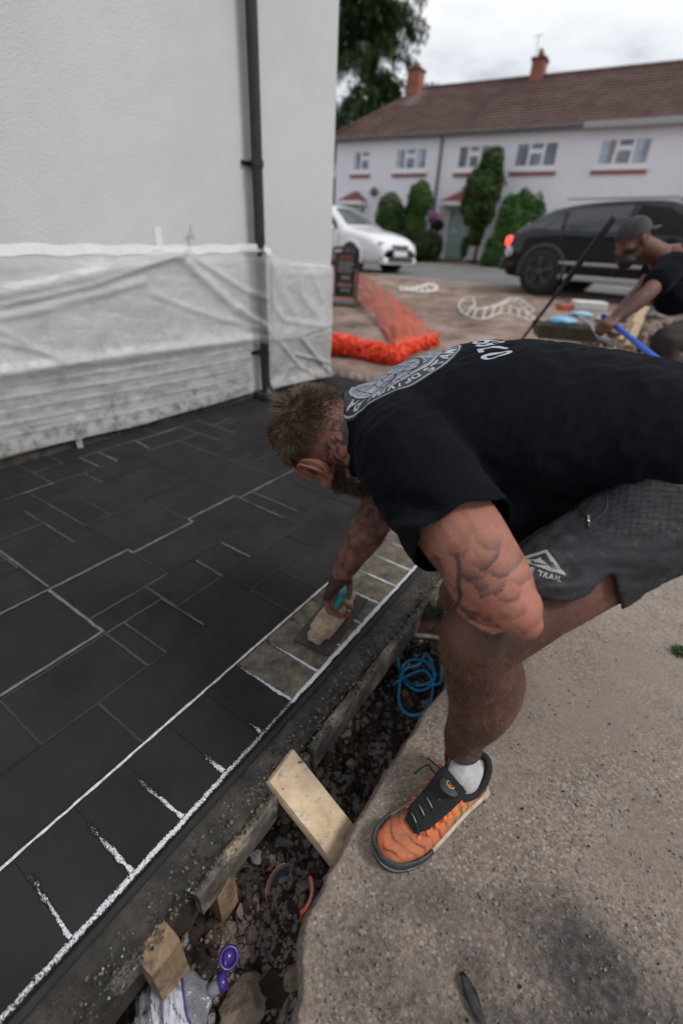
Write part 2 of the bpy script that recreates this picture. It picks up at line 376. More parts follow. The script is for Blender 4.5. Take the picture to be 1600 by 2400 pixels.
t = NT('faint_joint'); c = t.mix(t.math('MULTIPLY', t.attr('white'), t.rng(t.noise(14, 4), .3, .6, .35, 1)), (.0165, .0160, .0168), (.36, .36, .365)); M_jnt = t.fin(c, .9, 0, .2)
t = NT('cream_joint'); c = t.mix(t.rng(t.noise(120, 4), .4, .6), (.42, .39, .33), (.62, .60, .55)); M_cjn = t.fin(c, .9)
slab = bpy.data.objects.new('paved_slab', None); COL.objects.link(slab); slab.empty_display_size = .1; slab['kind'] = 'structure'
S0, S1 = -1.35, 2.98; D0, D1 = -2.03, .036
m = MB(); m.box((0, 0, -.0522), (S1 - S0, D1 - D0 - .022, .10)); rot = np.stack([eS, -nS, (0, 0, 1)], 1)
m.v = [a @ rot.T + SD((S0 + S1) / 2, (D0 + D1) / 2) for a in m.v]; wbuild(m, 'slab_base', M_base, slab)
sl_ = [-1.35, -1.2, -1.0, -.85, -.7, -.55, -.44, -.30, -.15, -.09, .055, .147, .26, .41, .437, .60, .71, .79, .99, 1.15, 1.30, 1.47, 1.62, 1.78, 1.95, 2.1, 2.25, 2.4, 2.55, 2.7, 2.85, 2.98]
dl_ = [-.215, -.30, -.40, -.534, -.605, -.70, -.80, -.905, -.937, -1.14, -1.225, -1.37, -1.53, -1.69, -1.875, -2.03]
rects = [(-.15, .147, -.70, -.937), (.147, .437, -.70, -.905), (.437, .71, -.70, -.937), (.71, .79, -.70, -.905), (.79, .99, -.605, -.905), (-.15, .055, -.605, -.70), (.055, .26, -.534, -.70), (.26, .41, -.534, -.70),
         (.41, .71, -.605, -.70), (-.09, .055, -.40, -.605), (-.44, -.15, -.40, -.605), (-.44, -.15, -.605, -.937), (-.85, -.44, -.605, -.937), (.055, .26, -.30, -.534), (-.15, .147, -.937, -1.14), (.147, .437, -.905, -1.225), (.437, .71, -.937, -1.225),
         (.71, .99, -.905, -1.225), (-.30, -.15, -.937, -1.14), (-.15, .055, -1.14, -1.37), (.26, .41, -1.225, -1.37), (.055, .26, -1.14, -1.37), (.99, 1.15, -1.225, -1.37), (.26, .60, -1.69, -1.875), (.60, .79, -1.69, -1.875), (1.30, 1.47, -1.69, -1.875), (-.09, .26, -1.69, -1.875), (-.55, -.09, -1.69, -1.875)]
ns, nd = len(sl_) - 1, len(dl_) - 1; occ = np.zeros((ns, nd), bool); RC = []
def fi(L_, v): return int(np.argmin([abs(a - v) for a in L_]))
for r in rects:
    a, b, c_, e_ = fi(sl_, r[0]), fi(sl_, r[1]), fi(dl_, r[2]), fi(dl_, r[3])
    if not occ[a:b, c_:e_].any(): occ[a:b, c_:e_] = True; RC.append((sl_[a], sl_[b], dl_[c_], dl_[e_]))
for i in range(ns):
    for j in range(nd):
        if occ[i, j]: continue
        a, b = i, i + 1; tw = random.choice((.14, .2, .28))
        while b < ns and not occ[b, j] and sl_[b] - sl_[a] < tw: b += 1
        c_, e_ = j, j + 1; th_ = random.choice((.12, .18, .27))
        while e_ < nd and not occ[a:b, e_].any() and dl_[c_] - dl_[e_] < th_: e_ += 1
        occ[a:b, c_:e_] = True; RC.append((sl_[a], sl_[b], dl_[c_], dl_[e_]))
def stone_mesh(s0, s1, d0, d1, th, g):
    """uneven-topped block, edges dropped into the joint"""
    s0 += g; s1 -= g; d0, d1 = max(d0, d1) - g, min(d0, d1) + g; n1 = max(3, int((s1 - s0) / .03)); n2 = max(3, int((d0 - d1) / .03)); V = []; F = []
    for i in range(n1 + 1):
        for j in range(n2 + 1):
            s = s0 + (s1 - s0) * i / n1; d = d1 + (d0 - d1) * j / n2; e_ = (i in (0, n1)) + (j in (0, n2)); V.append(SD(s, d, -.0003 if e_ else 0))
    V = np.array(V); V[:, 2] += fbm(V, 9, 2, 100) * .0010; k = n2 + 1; nn = len(V)
    F = [(i * k + j, (i + 1) * k + j, (i + 1) * k + j + 1, i * k + j + 1) for i in range(n1) for j in range(n2)]
    ring = [i * k for i in range(n1)] + [n1 * k + j for j in range(n2)] + [i * k + n2 for i in range(n1, 0, -1)] + [j for j in range(n2, 0, -1)]
    low = V[ring] - (0, 0, th); V = np.vstack([V, low, V[ring]]); L_ = len(ring)
    F += [(nn + L_ + i, nn + i, nn + (i + 1) % L_, nn + L_ + (i + 1) % L_) for i in range(L_)]
    F = [f[::-1] for f in F] if False else F
    mb = MB(); mb.add(V, F); return mb
for i, (a, b, c_, e_) in enumerate(RC):
    wbuild(stone_mesh(a, b, c_, e_, .012, .0006), 'paving_stone', M_black if (i * 7) % 3 else M_black2, slab, smooth=True)
bs = [.118 * k for k in range(-12, 26)]
for k, s in enumerate(bs[:-1]):
    if s > S1: break
    if s < S0: continue
    brown = -.01 < s < 1.6
    wbuild(stone_mesh(s, min(s + .118, S1), -.006, -.204, .012, .0009), 'border_brick', M_brn if brown else M_black, slab, smooth=True)
J1 = MB(); J1w = []
def ribbon(mb, ws, a, b, wd, wf, z=-.0012, n=None, jit=.25, edge=.55):
    a = np.array(a); b = np.array(b); L_ = np.linalg.norm(b - a); n = n or max(4, int(L_ / .006)); t_ = (b - a) / L_; nn = np.array((-t_[1], t_[0])); V = []
    ph = random.uniform(0, 99); fl = (t_[0] * nn[1] - t_[1] * nn[0]) < 0
    for i in range(n + 1):
        q = i / n; c = a + (b - a) * q; wob = wd * .35 * vnoise(np.array([[q * L_ * 45, ph, 0]]), 1)[0]; w3 = wd * (1.2 + jit * .8 * vnoise(np.array([[q * L_ * 70, ph, 9]]), 1)[0])
        for o in (-1, -.5, 0, .5, 1): p = c + nn * (o * w3 + wob); V.append(SD(p[0], p[1], z)); ws.append(wf(q) * (1 - edge * o * o))
    mb.add(V, [((5 * i + j, 5 * i + j + 1, 5 * i + j + 6, 5 * i + j + 5) if fl else (5 * i + j + 1, 5 * i + j, 5 * i + j + 5, 5 * i + j + 6)) for i in range(n) for j in range(4)])
ribbon(J1, J1w, (S0, 0.0), (S1, 0.0), .0058, lambda q: .60 + .12 * math.sin(q * 37) + (.25 if S0 + q * (S1 - S0) > .0 else 0), z=.0008, jit=.35)
for s in bs:
    if s < -.9 or s > 1.6: continue
    nearbr = -.01 < s < 1.4
    ln_ = {0: .055, 1: .03, -1: .035}.get(round(s / .118), .0)
    if nearbr: ribbon(J1, J1w, (s, 0), (s, -.20), .0042, lambda q: .78 - .55 * abs(q - .25), z=.0006, jit=.5)
    elif s < .08:
        L_ = .155 if s < -.45 else (.15 if s < -.33 else (.075 if s < -.2 else .045)); ribbon(J1, J1w, (s, 0), (s + .006 * math.sin(s * 40), -L_), .0048, lambda q: .84 - .5 * q ** .8, z=.0006, jit=.8, edge=.75)
    else: ribbon(J1, J1w, (s, 0), (s, -.20), .0035, lambda q: .75 - .4 * q, z=.0006, jit=.4)
J1.v and None
o = wbuild(J1, 'powder_joint', M_pow, slab, kind='stuff'); attr(o.data, 'white', J1w)
m = MB(); ws = []; ribbon(m, ws, (S0, -.210), (S1, -.210), .0026, lambda q: 1, z=.0014, jit=.5); wbuild(m, 'cream_joint', M_cjn, slab)
m = MB(); ws = []
_jz = [0]
def jl(a, b, wv, wd=.0034, zz=.0010):
    _jz[0] = (_jz[0] + 1) % 23; ribbon(m, ws, a, b, wd, (lambda q: wv) if not callable(wv) else wv, z=zz + _jz[0] * .00002, jit=.3)
for (a, b, c_, e_) in RC:
    for p_, q_ in (((a, c_), (b, c_)), ((a, c_), (a, e_))):
        mid = ((p_[0] + q_[0]) / 2, (p_[1] + q_[1]) / 2); w0 = float(np.clip(.03 + .20 * vnoise(np.array([[mid[0] * 3, mid[1] * 3, 0]]), 1.0, 3)[0] + (.12 if mid[1] < -1.6 else 0) - (.1 if mid[1] > -.5 else 0), .0, .4)); jl(p_, q_, w0, .0034)
A_ = [(-1.2, -.615), (-.15, -.62), (-.147, -.937), (.149, -.937), (.149, -.905), (.437, -.905), (.437, -.937), (.71, -.937), (.71, -.905), (1.3, -.905)]
for i in range(len(A_) - 1): jl(A_[i], A_[i + 1], lambda q, i=i: .60 - .2 * abs(math.sin(q * 5 + i)), .0042, .0018)
for a, b, wv in (((-.30, -.937), (-.15, -.937), .4), ((.05, -1.69), (.26, -1.69), .45), ((.516, -1.875), (.84, -1.875), .35), ((.84, -1.86), (1.13, -1.86), .7), ((.60, -1.875), (.60, -1.69), .6), ((.83, -1.87), (.81, -1.72), .6), ((1.3, -1.875), (1.3, -1.73), .5), ((1.29, -1.73), (1.47, -1.75), .45), ((.50, -1.88), (.5, -1.7), .45),
                 ((.26, -.68), (.255, -.534), .3), ((.05, -.60), (.05, -.40), .3), ((.4, -.70), (.4, -.54), .35), ((.71, -.93), (.70, -.62), .3), ((.79, -.9), (.785, -.62), .28), ((-.14, -1.31), (-.14, -.95), .3)): jl(a, b, wv, .0034, .0026)
o = wbuild(m, 'stone_joint', M_jnt, slab, kind='stuff'); attr(o.data, 'white', ws)
# slab edge: rolled lip, rough drop, cement spilled over the formwork
prof = [(.0, .0004), (.0085, .0004), (.012, -.001), (.0145, -.008), (.018, -.0130), (.026, -.0112), (.044, -.012), (.058, -.0125), (.074, -.0135), (.087, -.015), (.094, -.024), (.092, -.045), (.088, -.07), (.086, -.10), (.080, -.125)]
ns_ = 420; V = []; F = []
for i in range(ns_ + 1):
    s = S0 + (S1 - S0) * i / ns_
    for (d, z_) in prof: V.append(SD(s, d + .004 if d == 0 else d, z_))
V = np.array(V); k = len(prof); jj = np.tile(np.arange(k), ns_ + 1); am = np.interp(jj, [0, 2, 5, 8, 14], [0, .001, .004, .009, .012])
fr = fbm(V, 12, 4, 110); fr2 = fbm(V, 60, 3, 111); V += nS * ((fr * am * 1.1 + fr2 * am * .8) * (jj > 1))[:, None]; V[:, 2] += (fr2 * am * .75 + fr * am * .3 + fbm(V, 130, 2, 113) * am * .35) * (jj > 1)
rag = fbm(V * [1, 1, 0], 9, 3, 112); V[:, 2] += np.where(jj >= 10, (rag - .2) * .05, 0)
V += (eS * 0 + nS)[None] * (np.abs(fbm(V, 28, 4, 114)) * am * 2.2 * (jj > 6) - am * .6 * (jj > 6))[:, None]
F = [(i * k + j, i * k + j + 1, (i + 1) * k + j + 1, (i + 1) * k + j) for i in range(ns_) for j in range(k - 1)]
me = bpy.data.meshes.new('slab_edge'); me.from_pydata(V.tolist(), [], F)
t = NT('slab_edge_cement'); c = t.mix(t.attr('edge'), (.016, .0155, .017), t.ramp(t.noise(14, 7, .75), (.3, (.048, .045, .042)), (.5, (.105, .096, .086)), (.68, (.20, .17, .14)))); c = t.mix(t.rng(t.noise(300, 3), .55, .7, 0, .4), c, (.11, .105, .10))
t.bump(t.noise(60, 9, .85), 1.0, .022); me.materials.append(t.fin(c, .9, 0, .2)); attr(me, 'edge', np.clip((jj - 3) / 1.5, 0, 1)); mkobj('slab_edge', me, slab, True)
# ---- pavement / kerb / road in front of the terrace
M_kerb = concrete('kerb_concrete', (.30, .25, .205), (.20, .17, .14), False)
t = NT('old_tarmac'); c = t.ramp(t.noise(.9, 8, .7), (.3, (.085, .083, .082)), (.52, (.14, .138, .137)), (.7, (.20, .195, .19))); t.bump(t.noise(60, 4), .5, .004); M_tar = t.fin(c, .85, 0, .35)
K0 = np.array((.274, 13.012, 0)); 
def KP(a, q, z=0): p = K0 + KD * a + QD * q; return (p[0], p[1], site_z(p[0], p[1]) + z)
m = MB()
for k in range(-14, 24): 
    a = k * .915; V = [KP(a + .006, -.02, .012), KP(a + .909, -.02, .012), KP(a + .909, .13, .03), KP(a + .006, .13, .03), KP(a + .006, -.02, -.2), KP(a + .909, -.02, -.2), KP(a + .909, .13, -.2), KP(a + .006, .13, -.2)]
    V = np.array(V) + np.array((0, 0, random.uniform(-.006, .006)))
    mm = MB(); mm.add(V, [(0, 1, 2, 3), (4, 5, 1, 0), (5, 6, 2, 1), (6, 7, 3, 2), (7, 4, 0, 3)]); ob = mm.build('kerb_stone', M_kerb, None, bevel=.012)
    if k == -14: kb = bpy.data.objects.new('kerb', None); COL.objects.link(kb); kb['kind'] = 'structure'
    ob.parent = kb
m = MB(); NA, NQ = 60, 10
V = [KP(-30 + 60 * i / NA, .135 + 7.4 * j / NQ, .012) for i in range(NA + 1) for j in range(NQ + 1)]
m.add(V, [(i * (NQ + 1) + j, (i + 1) * (NQ + 1) + j, (i + 1) * (NQ + 1) + j + 1, i * (NQ + 1) + j + 1)[::-1] for i in range(NA) for j in range(NQ)]); m.build('road', M_tar, None, kind='structure')
# ---- rubble: small crumbs as one mass, larger stones one by one
def rock_mesh(name, seed, mat, sub=2, rough=.35):
    bm = bmesh.new(); bmesh.ops.create_icosphere(bm, subdivisions=sub, radius=1); v = np.array([q.co[:] for q in bm.verts])
    dd = rng.normal(0, 1, (7, 3)); dd /= np.linalg.norm(dd, axis=1)[:, None]
    for d in dd: h = rng.uniform(.55, .85); k = np.clip(v @ d - h, 0, None); v -= d * k[:, None]
    v *= 1 + (vnoise(v, 2.2, seed) * rough * .4 + vnoise(v, 6, seed + 5) * rough * .18)[:, None]
    for q, a in zip(bm.verts, v): q.co = a
    me = bpy.data.meshes.new(name); bm.to_mesh(me); bm.free(); me.materials.append(mat); return me
def rock_mat(name, a, b):
    t = NT(name); c = t.ramp(t.noise(1.6, 7, .7), (.3, a), (.65, b)); t.bump(t.noise(6, 7, .75), .6, .15); return t.fin(c, .9, 0, .25)
M_rk = [rock_mat('pink_rubble', (.13, .09, .078), (.40, .31, .28)), rock_mat('grey_rubble', (.08, .077, .076), (.38, .365, .36)), rock_mat('brown_clod', (.022, .015, .011), (.068, .046, .034)), rock_mat('tan_rubble', (.13, .10, .07), (.36, .29, .22))]
def scatter(name, pts, sizes, mats, probs, seed, unit_sub=1, label=None, sink=.3):
    """many small stones joined into one mass of rubble"""
    protos = []
    for k in range(9):
        me = rock_mesh('t', seed + k, M_rk[0], unit_sub, .4); protos.append((getv(me), [tuple(p.vertices) for p in me.polygons])); bpy.data.meshes.remove(me)
    VV = []; FF = []; MI = []; o = 0
    mi = rng.choice(len(mats), len(pts), p=probs)
    for i, (p, s) in enumerate(zip(pts, sizes)):
        v, f = protos[i % 9]; A = rng.normal(0, 1, (3, 3)); Q, _ = np.linalg.qr(A); sc3 = s * rng.uniform(.6, 1.2, 3)
        v = (v * sc3) @ Q.T + np.asarray(p) + (0, 0, s * sink); VV.append(v); F = np.array(f) + o; FF += F.tolist(); MI += [int(mi[i])] * len(f); o += len(v)
    me = bpy.data.meshes.new(name); me.from_pydata(np.concatenate(VV).tolist(), [], FF)
    for m_ in mats: me.materials.append(m_)
    me.polygons.foreach_set('material_index', MI); return mkobj(name, me, None, False, kind='stuff')
pts = []; sz = []
while len(pts) < 12000:
    s, d = random.uniform(-.95, 1.25), random.uniform(.06, .62)
    p = SD(s, d); h = gnd(p[0], p[1])
    if h > -.145: continue
    dens = .35 + .65 * (vnoise(np.array([[s * 6, d * 6, 1]]), 1, 7)[0] > -.1)
    if random.random() > dens: continue
    pts.append((p[0], p[1], h)); sz.append(random.choice((.0025, .0035, .004, .005, .006, .007, .009, .014)) * random.uniform(.7, 1.3))
scatter('trench_rubble', pts, sz, [M_rk[2], M_rk[0], M_rk[1], M_rk[3]], [.44, .24, .22, .10], 200)
pts = []; sz = []
while len(pts) < 9000:
    q = random.uniform(1.9, 9.5) ** 1.0; a = random.uniform(-6, 7); p = QD * q + KD * a
    if p[1] < 1.6 or toSD(p[0], p[1])[1] < .12: continue
    pts.append((p[0], p[1], gnd(p[0], p[1]))); sz.append(random.choice((.006, .009, .013, .018, .028, .04)) * random.uniform(.6, 1.2))
scatter('site_gravel', pts, sz, [M_rk[0], M_rk[1], M_rk[2], M_rk[3]], [.42, .22, .12, .24], 260)
pts = []; sz = []
while len(pts) < 900:                                                  # grit lying on the concrete
    u_, v_ = random.uniform(760, 1640), random.uniform(1330, 2440); p = G(u_, v_, -.07); s, d = toSD(p[0], p[1])
    if d < .30 or p[1] > 1.5: continue
    pts.append((p[0], p[1], -.0695 )); sz.append(random.choice((.0010, .0014, .0020, .0028, .0038)) * random.uniform(.7, 1.2))
scatter('concrete_grit', pts, sz, [M_rk[0], M_rk[1], M_rk[2], M_rk[3]], [.3, .35, .1, .25], 290, sink=.45)
# larger stones, each its own object
def stone(u, v, size, mi, label, z=None, rot=0, name='stone', group=None, sink=.25, sub=3):
    g0 = None
    d = Vector(ray(u, v)); r = GB.ray_cast(Vector(CP), d); p = np.array(r[0])
    me = rock_mesh(name, int(u * 3 + v), M_rk[mi], sub); o = mkobj(name, me, None, False, label=label, cat='stone' if name == 'stone' else 'rubble', group=group)
    o.scale = size; o.rotation_euler = (random.uniform(-.3, .3), random.uniform(-.3, .3), rot); o.location = (p[0], p[1], p[2] + size[2] * (.62 - sink)); return o
stone(575, 2365, (.062, .050, .034), 3, 'large pinkish tan broken concrete lump right of the crushed bottle', name='concrete_lump', rot=.8)
stone(640, 2330, (.048, .034, .026), 2, 'dark earthy clod behind the pinkish lump in the trench', name='clod', rot=.3)
stone(672, 2365, (.036, .014, .022), 0, 'reddish pointed brick shard standing against the concrete edge', rot=1.1, name='brick_shard')
stone(688, 2290, (.030, .022, .02), 3, 'brown stone wedged against the corner of the concrete edge', rot=.4)
stone(655, 2335, (.010, .007, .007), 1, 'small smooth grey pebble above the reddish brick shard')
stone(680, 2030, (.018, .010, .011), 1, 'pale oval stone above the black and orange pipe piece', rot=1.3)
stone(655, 1975, (.020, .016, .014), 1, 'grey stone left of the diagonal plank in the trench', rot=.5)
stone(590, 2190, (.018, .014, .012), 0, 'pinkish angular chip left of the buried pipe ring', rot=.2)
stone(535, 2190, (.016, .013, .010), 0, 'pale pink stone near the purple bottle cap', rot=.9)
stone(700, 2090, (.014, .011, .010), 1, 'whitish stone inside the buried pipe ring', rot=.9)
stone(900, 1750, (.012, .009, .008), 3, 'small cream stone in the trench beside the shoe laces', rot=.9)
SL = ['pinkish stone in the dark soil right of the timber prop', 'dark clod beside the upper end of the timber prop', 'reddish chip below the blue rope in the trench', 'flat pink stone lying against the right side of the prop', 'brown stone between the prop foot and the concrete edge', 'grey stone just left of the prop foot', 'pinkish stone above the purple cap', 'dark clod in the soil between cap and pipe ring', 'brown clod in the shade of the slab edge left of the split peg', 'small dark stone under the loop of the blue rope', 'grey stone touching the left arc of the pipe ring', 'brown clod half hidden behind the timber prop', 'grey stone in front of the split timber peg', 'dark stone by the corner of the concrete edge']
for i, (u, v, s, mi) in enumerate(((820, 1790, .014, 0), (790, 1720, .013, 2), (855, 1690, .012, 0), (770, 1850, .015, 0), (845, 1850, .017, 2), (740, 2000, .014, 1), (560, 2230, .013, 0), (610, 2260, .018, 2), (520, 2120, .015, 2), (870, 1620, .012, 2), (630, 2090, .012, 1), (760, 1790, .018, 2), (600, 2010, .016, 1), (655, 2230, .017, 2))):
    stone(u, v, (s * 1.2, s, s * .8), mi, SL[i], rot=i, group='rubble stones in the trench', sub=2)
# ================================================================== the rendered house on the left
WP = np.array([-.193, 4.223, 0]); WD = nrm(np.array([-.193, 4.223, 0]) - np.array([-1.723, 2.034, 0])); WN = np.array([WD[1], -WD[0], 0])
def WL(s, z, o=0): return WP + WD * s + WN * o + np.array((0, 0, z))
def onwall(u, v, o=0):
    r = ray(u, v); p0 = WP + WN * o; t = ((p0 - CP) @ WN) / (r @ WN); q = CP + r * t; return (q - WP) @ WD, q[2]
t = NT('off_white_render'); c = t.mix(t.rng(t.noise(1.3, 6, .6), .3, .7), (.53, .53, .535), (.62, .62, .625)); c = t.mix(t.rng(t.noise(2.5, 7, .7), .45, .75, 0, .45), c, (.50, .485, .46))
t.bump(t.noise(95, 5, .7), .6, .006, t.bump(t.voro(130), .25, .003)); M_rend = t.fin(c, .9, 0, .25)
M_pvc = simple('black_pvc', (.012, .013, .015), .38, var=.3, scale=12, spec=.5); M_dpc = simple('dirty_brick_plinth', (.045, .037, .031), .9, var=.6, scale=22, bump=.8, bs=40, bd=.01)
hs = thing('rendered_house', tuple(WP), 'cream rendered house wall on the left, lower part hung with plastic sheeting', 'house')
m = MB(); rotw = np.stack([WD, -WN, (0, 0, 1)], 1)
def wbox(mb, s0, s1, z0, z1, o0, o1, mi=0):
    a = WL((s0 + s1) / 2, (z0 + z1) / 2, (o0 + o1) / 2); mb.box(a, (s1 - s0, abs(o1 - o0), z1 - z0), rotw, mi)
wbox(m, -7.5, 0, .045, 5.2, 0, -6.0); wbuild(m, 'wall', M_rend, hs, bevel=.012)
m = MB(); wbox(m, -7.5, -.01, -.25, .044, -.012, -5.9); wbuild(m, 'plinth', M_dpc, hs)
rp_ = [WL(-7.8, 5.15, .3), WL(.3, 5.15, .3), WL(.3, 5.15, -6.3), WL(-7.8, 5.15, -6.3), WL(-5, 7.6, -3), WL(-2.5, 7.6, -3)]
m = MB(); m.add(rp_, [(0, 1, 5, 4), (1, 2, 5), (2, 3, 4, 5), (3, 0, 4), (3, 2, 1, 0)]); wbuild(m, 'roof', simple('brown_roof', (.12, .075, .06), .8), hs)
# downpipe with clips, offset bend and shoe
ps = -.862
m = MB(); pts = [WL(ps, z, .062) for z in (5.1, 4, 3, 2, 1.2, .62)] + [WL(ps + .004, .52, .064), WL(ps + .002, .30, .066), WL(ps, .10, .070), WL(ps, .045, .085), WL(ps - .004, .022, .13)]
m.tube(pts, .034, 16, hint=WD); wbuild(m, 'downpipe', M_pvc, hs, smooth=True)
for z in (1.46, 3.2, .34, .97):
    m = MB(); m.tube([WL(ps, z - .018, .062), WL(ps, z + .018, .062)], .0415, 16, hint=WD); wbox(m, ps - .075, ps + .075, z - .011, z + .011, .0, .018); wbuild(m, 'pipe_bracket', M_pvc, hs)
m = MB(); wbox(m, ps - .055, ps + .055, .0, .055, .0, .15); wbuild(m, 'drain_shoe', M_dpc, hs, bevel=.012)
# ---- polythene sheeting taped over the lower wall
def poly_mat(name, op, tint):
    t = NT(name); o = t.N['Material Output']; tr = t.N.new('ShaderNodeBsdfTransparent'); mxs = t.N.new('ShaderNodeMixShader'); tl = t.N.new('ShaderNodeBsdfTranslucent'); m2 = t.N.new('ShaderNodeMixShader')
    c = t.mix(t.rng(t.noise(3, 6, .7), .35, .7), tint, [q * .86 for q in tint]); c = t.mix(t.math('MULTIPLY', t.rng(t.noise(13, 6, .75), .47, .68), t.attr('dirt')), c, (.16, .145, .12))
    t.bump(t.noise(16, 4, .55), .16, .02, t.bump(t.noise(4, 3, .5, co=t.mapping((1, 1, 2.5))), .5, .03))
    t.fin(c, .34, 0, .5); t.val(c, tl.inputs[0]); m2.inputs[0].default_value = .28; t.lk(t.b.outputs[0], m2.inputs[1]); t.lk(tl.outputs[0], m2.inputs[2])
    t.lk(t.rng(t.attr('thin'), 0, 1, op, op - .32), mxs.inputs[0]); t.lk(tr.outputs[0], mxs.inputs[1]); t.lk(m2.outputs[0], mxs.inputs[2]); t.lk(mxs.outputs[0], o.inputs[0]); return t.m
M_pl1 = poly_mat('milky_polythene', .66, (.76, .76, .77)); M_pl2 = poly_mat('dirty_white_sheeting', .97, (.56, .555, .545))
def ridge(S_, Z_, pts, w_, amp):
    D = np.zeros_like(S_)
    for (a, b) in zip(pts[:-1], pts[1:]):
        a, b = np.array(a), np.array(b); d = b - a; t = np.clip(((S_ - a[0]) * d[0] + (Z_ - a[1]) * d[1]) / (d @ d), 0, 1); q = np.hypot(S_ - a[0] - t * d[0], Z_ - a[1] - t * d[1]); D = np.maximum(D, np.exp(-(q / w_) ** 2))
    return D * amp
def wp(*uv): return [onwall(*q) for q in uv]
def sheet(name, top, bot, o0, ridges, mat, ns=300, nz=110, parent=None, dirt_shade=0, base=.012, flare=.0, hl=None, seed=0, wrap=False):
    s = np.linspace(top[0][0], top[-1][0], ns)
    T = np.interp(s, *zip(*top)); Bt = np.interp(s, *zip(*bot)); S_ = np.repeat(s, nz); q = np.tile(np.linspace(0, 1, nz), ns); Z_ = np.repeat(Bt, nz) * (1 - q) + np.repeat(T, nz) * q
    p3 = np.stack([S_, Z_, 0 * S_ + seed], 1)
    O = o0 + base * sstep(1, .85, q) * (1 + fbm(p3, 4, 3, seed)) + fbm(p3, 4, 3, seed + 1) * .012 * sstep(1, .8, q) + np.abs(fbm(p3 * [1, 2.2, 1], 8, 2, seed + 2)) * .004 + flare * sstep(.25, 0, q)
    for r_ in ridges: O = O + ridge(S_, Z_, r_[0], r_[1] * 1.5, r_[2] * .62)
    # bulge over the downpipe
    O = O + .095 * np.exp(-((S_ - ps) / .062) ** 2) * (1 if seed != 7 else 1)
    V = WP + WD * S_[:, None] + WN * np.maximum(O, .003)[:, None] + np.stack([0 * S_, 0 * S_, Z_], 1)
    me = bpy.data.meshes.new(name); me.from_pydata(local(parent, V).tolist(), [], [(i * nz + j, (i + 1) * nz + j, (i + 1) * nz + j + 1, i * nz + j + 1) for i in range(ns - 1) for j in range(nz - 1)])
    attr(me, 'dirt', np.clip(dirt_shade * (.5 + sstep(.6, .05, q)) , 0, 1)); attr(me, 'thin', np.exp(-((S_ - ps) / .12) ** 2)); me.materials.append(mat); return mkobj(name, me, parent, True)
ps1 = thing('plastic_sheet', tuple(WL(-1, .4, 0)), 'crumpled translucent polythene sheet taped across the wall and over the downpipe', 'sheet')
r1 = [(wp((0, 690), (220, 640), (420, 595)), .02, .030), (wp((0, 715), (200, 670), (400, 600)), .012, .020), (wp((0, 745), (180, 700), (330, 660)), .016, .02), (wp((415, 600), (500, 680), (590, 760), (610, 785)), .020, .030), (wp((430, 590), (520, 650), (600, 700)), .014, .02), (wp((360, 690), (460, 730), (600, 770)), .014, .014),
      (wp((0, 800), (120, 830), (200, 845)), .012, .014), (wp((0, 775), (90, 820), (150, 850)), .012, .012), (wp((0, 872), (300, 828), (600, 790)), .018, .030), (wp((555, 720), (600, 760), (612, 775)), .012, .03), (wp((240, 640), (300, 720), (310, 800)), .05, .012), (wp((440, 610), (450, 640)), .008, .02)]
sheet('sheet', [(-5.2, .93), (-2.4, .965), (-1.45, .985), (-.86, 1.01), (-.70, .985)], [(-5.2, .40), (-2.54, .435), (-1.88, .435), (-.86, .415), (-.70, .42)], .004, r1, M_pl1, 340, 120, ps1, .25, .016, .012, seed=3)
r2 = [(wp((630, 620), (660, 690), (700, 760)), .03, .018), (wp((690, 610), (700, 690), (740, 740)), .02, .014), (wp((620, 700), (660, 750), (760, 765)), .016, .02), (wp((640, 620), (760, 625)), .015, .012), (wp((725, 640), (750, 700)), .02, .014)]
sheet('sheet', [(-.72, .985), (-.62, .945), (-.4, .925), (.012, .905)], [(-.72, .41), (-.45, .40), (-.2, .44), (.012, .46)], .006, r2, M_pl1, 110, 90, ps1, .2, .014, .014, seed=5)
m = MB(); V = []; F = []
for i in range(121):
    s = -5.2 + 4.5 * i / 120; zt = np.interp(s, [-5.2, -2.4, -1.45, -.86, -.7], [.93, .965, .985, 1.01, .985]) + .004 * math.sin(i * .9); b = .098 * math.exp(-((s - ps) / .05) ** 2)
    V += [WL(s, zt + .022, .0045 + b), WL(s, zt - .024, .0075 + b + .002)]
F = [(2 * i, 2 * i + 1, 2 * i + 3, 2 * i + 2) for i in range(120)]; m.add(V, F); M_tape = simple('white_masking_tape', (.74, .73, .72), .6, var=.06)
wbuild(m, 'tape', M_tape, ps1, smooth=True)
for (uv, h_, w_) in (((372, 560), .11, .022), ((437, 560), .05, .012)):
    s, z = onwall(*uv); m = MB(); wbox(m, s - w_, s + w_, z - h_ * .6, z + h_ * .5, .001, .0035); wbuild(m, 'tape', M_tape, ps1)
s, z = onwall(440, 548); m = MB(); m.add([WL(s - .02, z - .02, .012), WL(s + .022, z - .03, .02), WL(s + .002, z + .06, .035), WL(s + .01, z - .02, .05)], [(0, 1, 2), (1, 3, 2), (3, 0, 2)]); wbuild(m, 'loose_corner', M_pl1, ps1)
ps2 = thing('plastic_sheet', tuple(WL(-1, .1, 0)), 'dirty white sheeting hanging to the ground along the foot of the wall', 'sheet')
r3 = [(wp((0, 905 + 30 * k), (300, 862 + 26 * k), (585, 815 + 22 * k)), .006, .0045) for k in range(5)] + [(wp((185, 985), (182, 1050)), .014, .02), (wp((560, 820), (572, 870)), .012, .014)]
sheet('sheet', [(-5.2, .41), (-2.54, .455), (-1.88, .45), (-.95, .435)], [(-5.2, .055), (-2.65, .068), (-1.97, .042), (-.95, .05)], .003, r3, M_pl2, 340, 70, ps2, .75, .008, .006, seed=9)
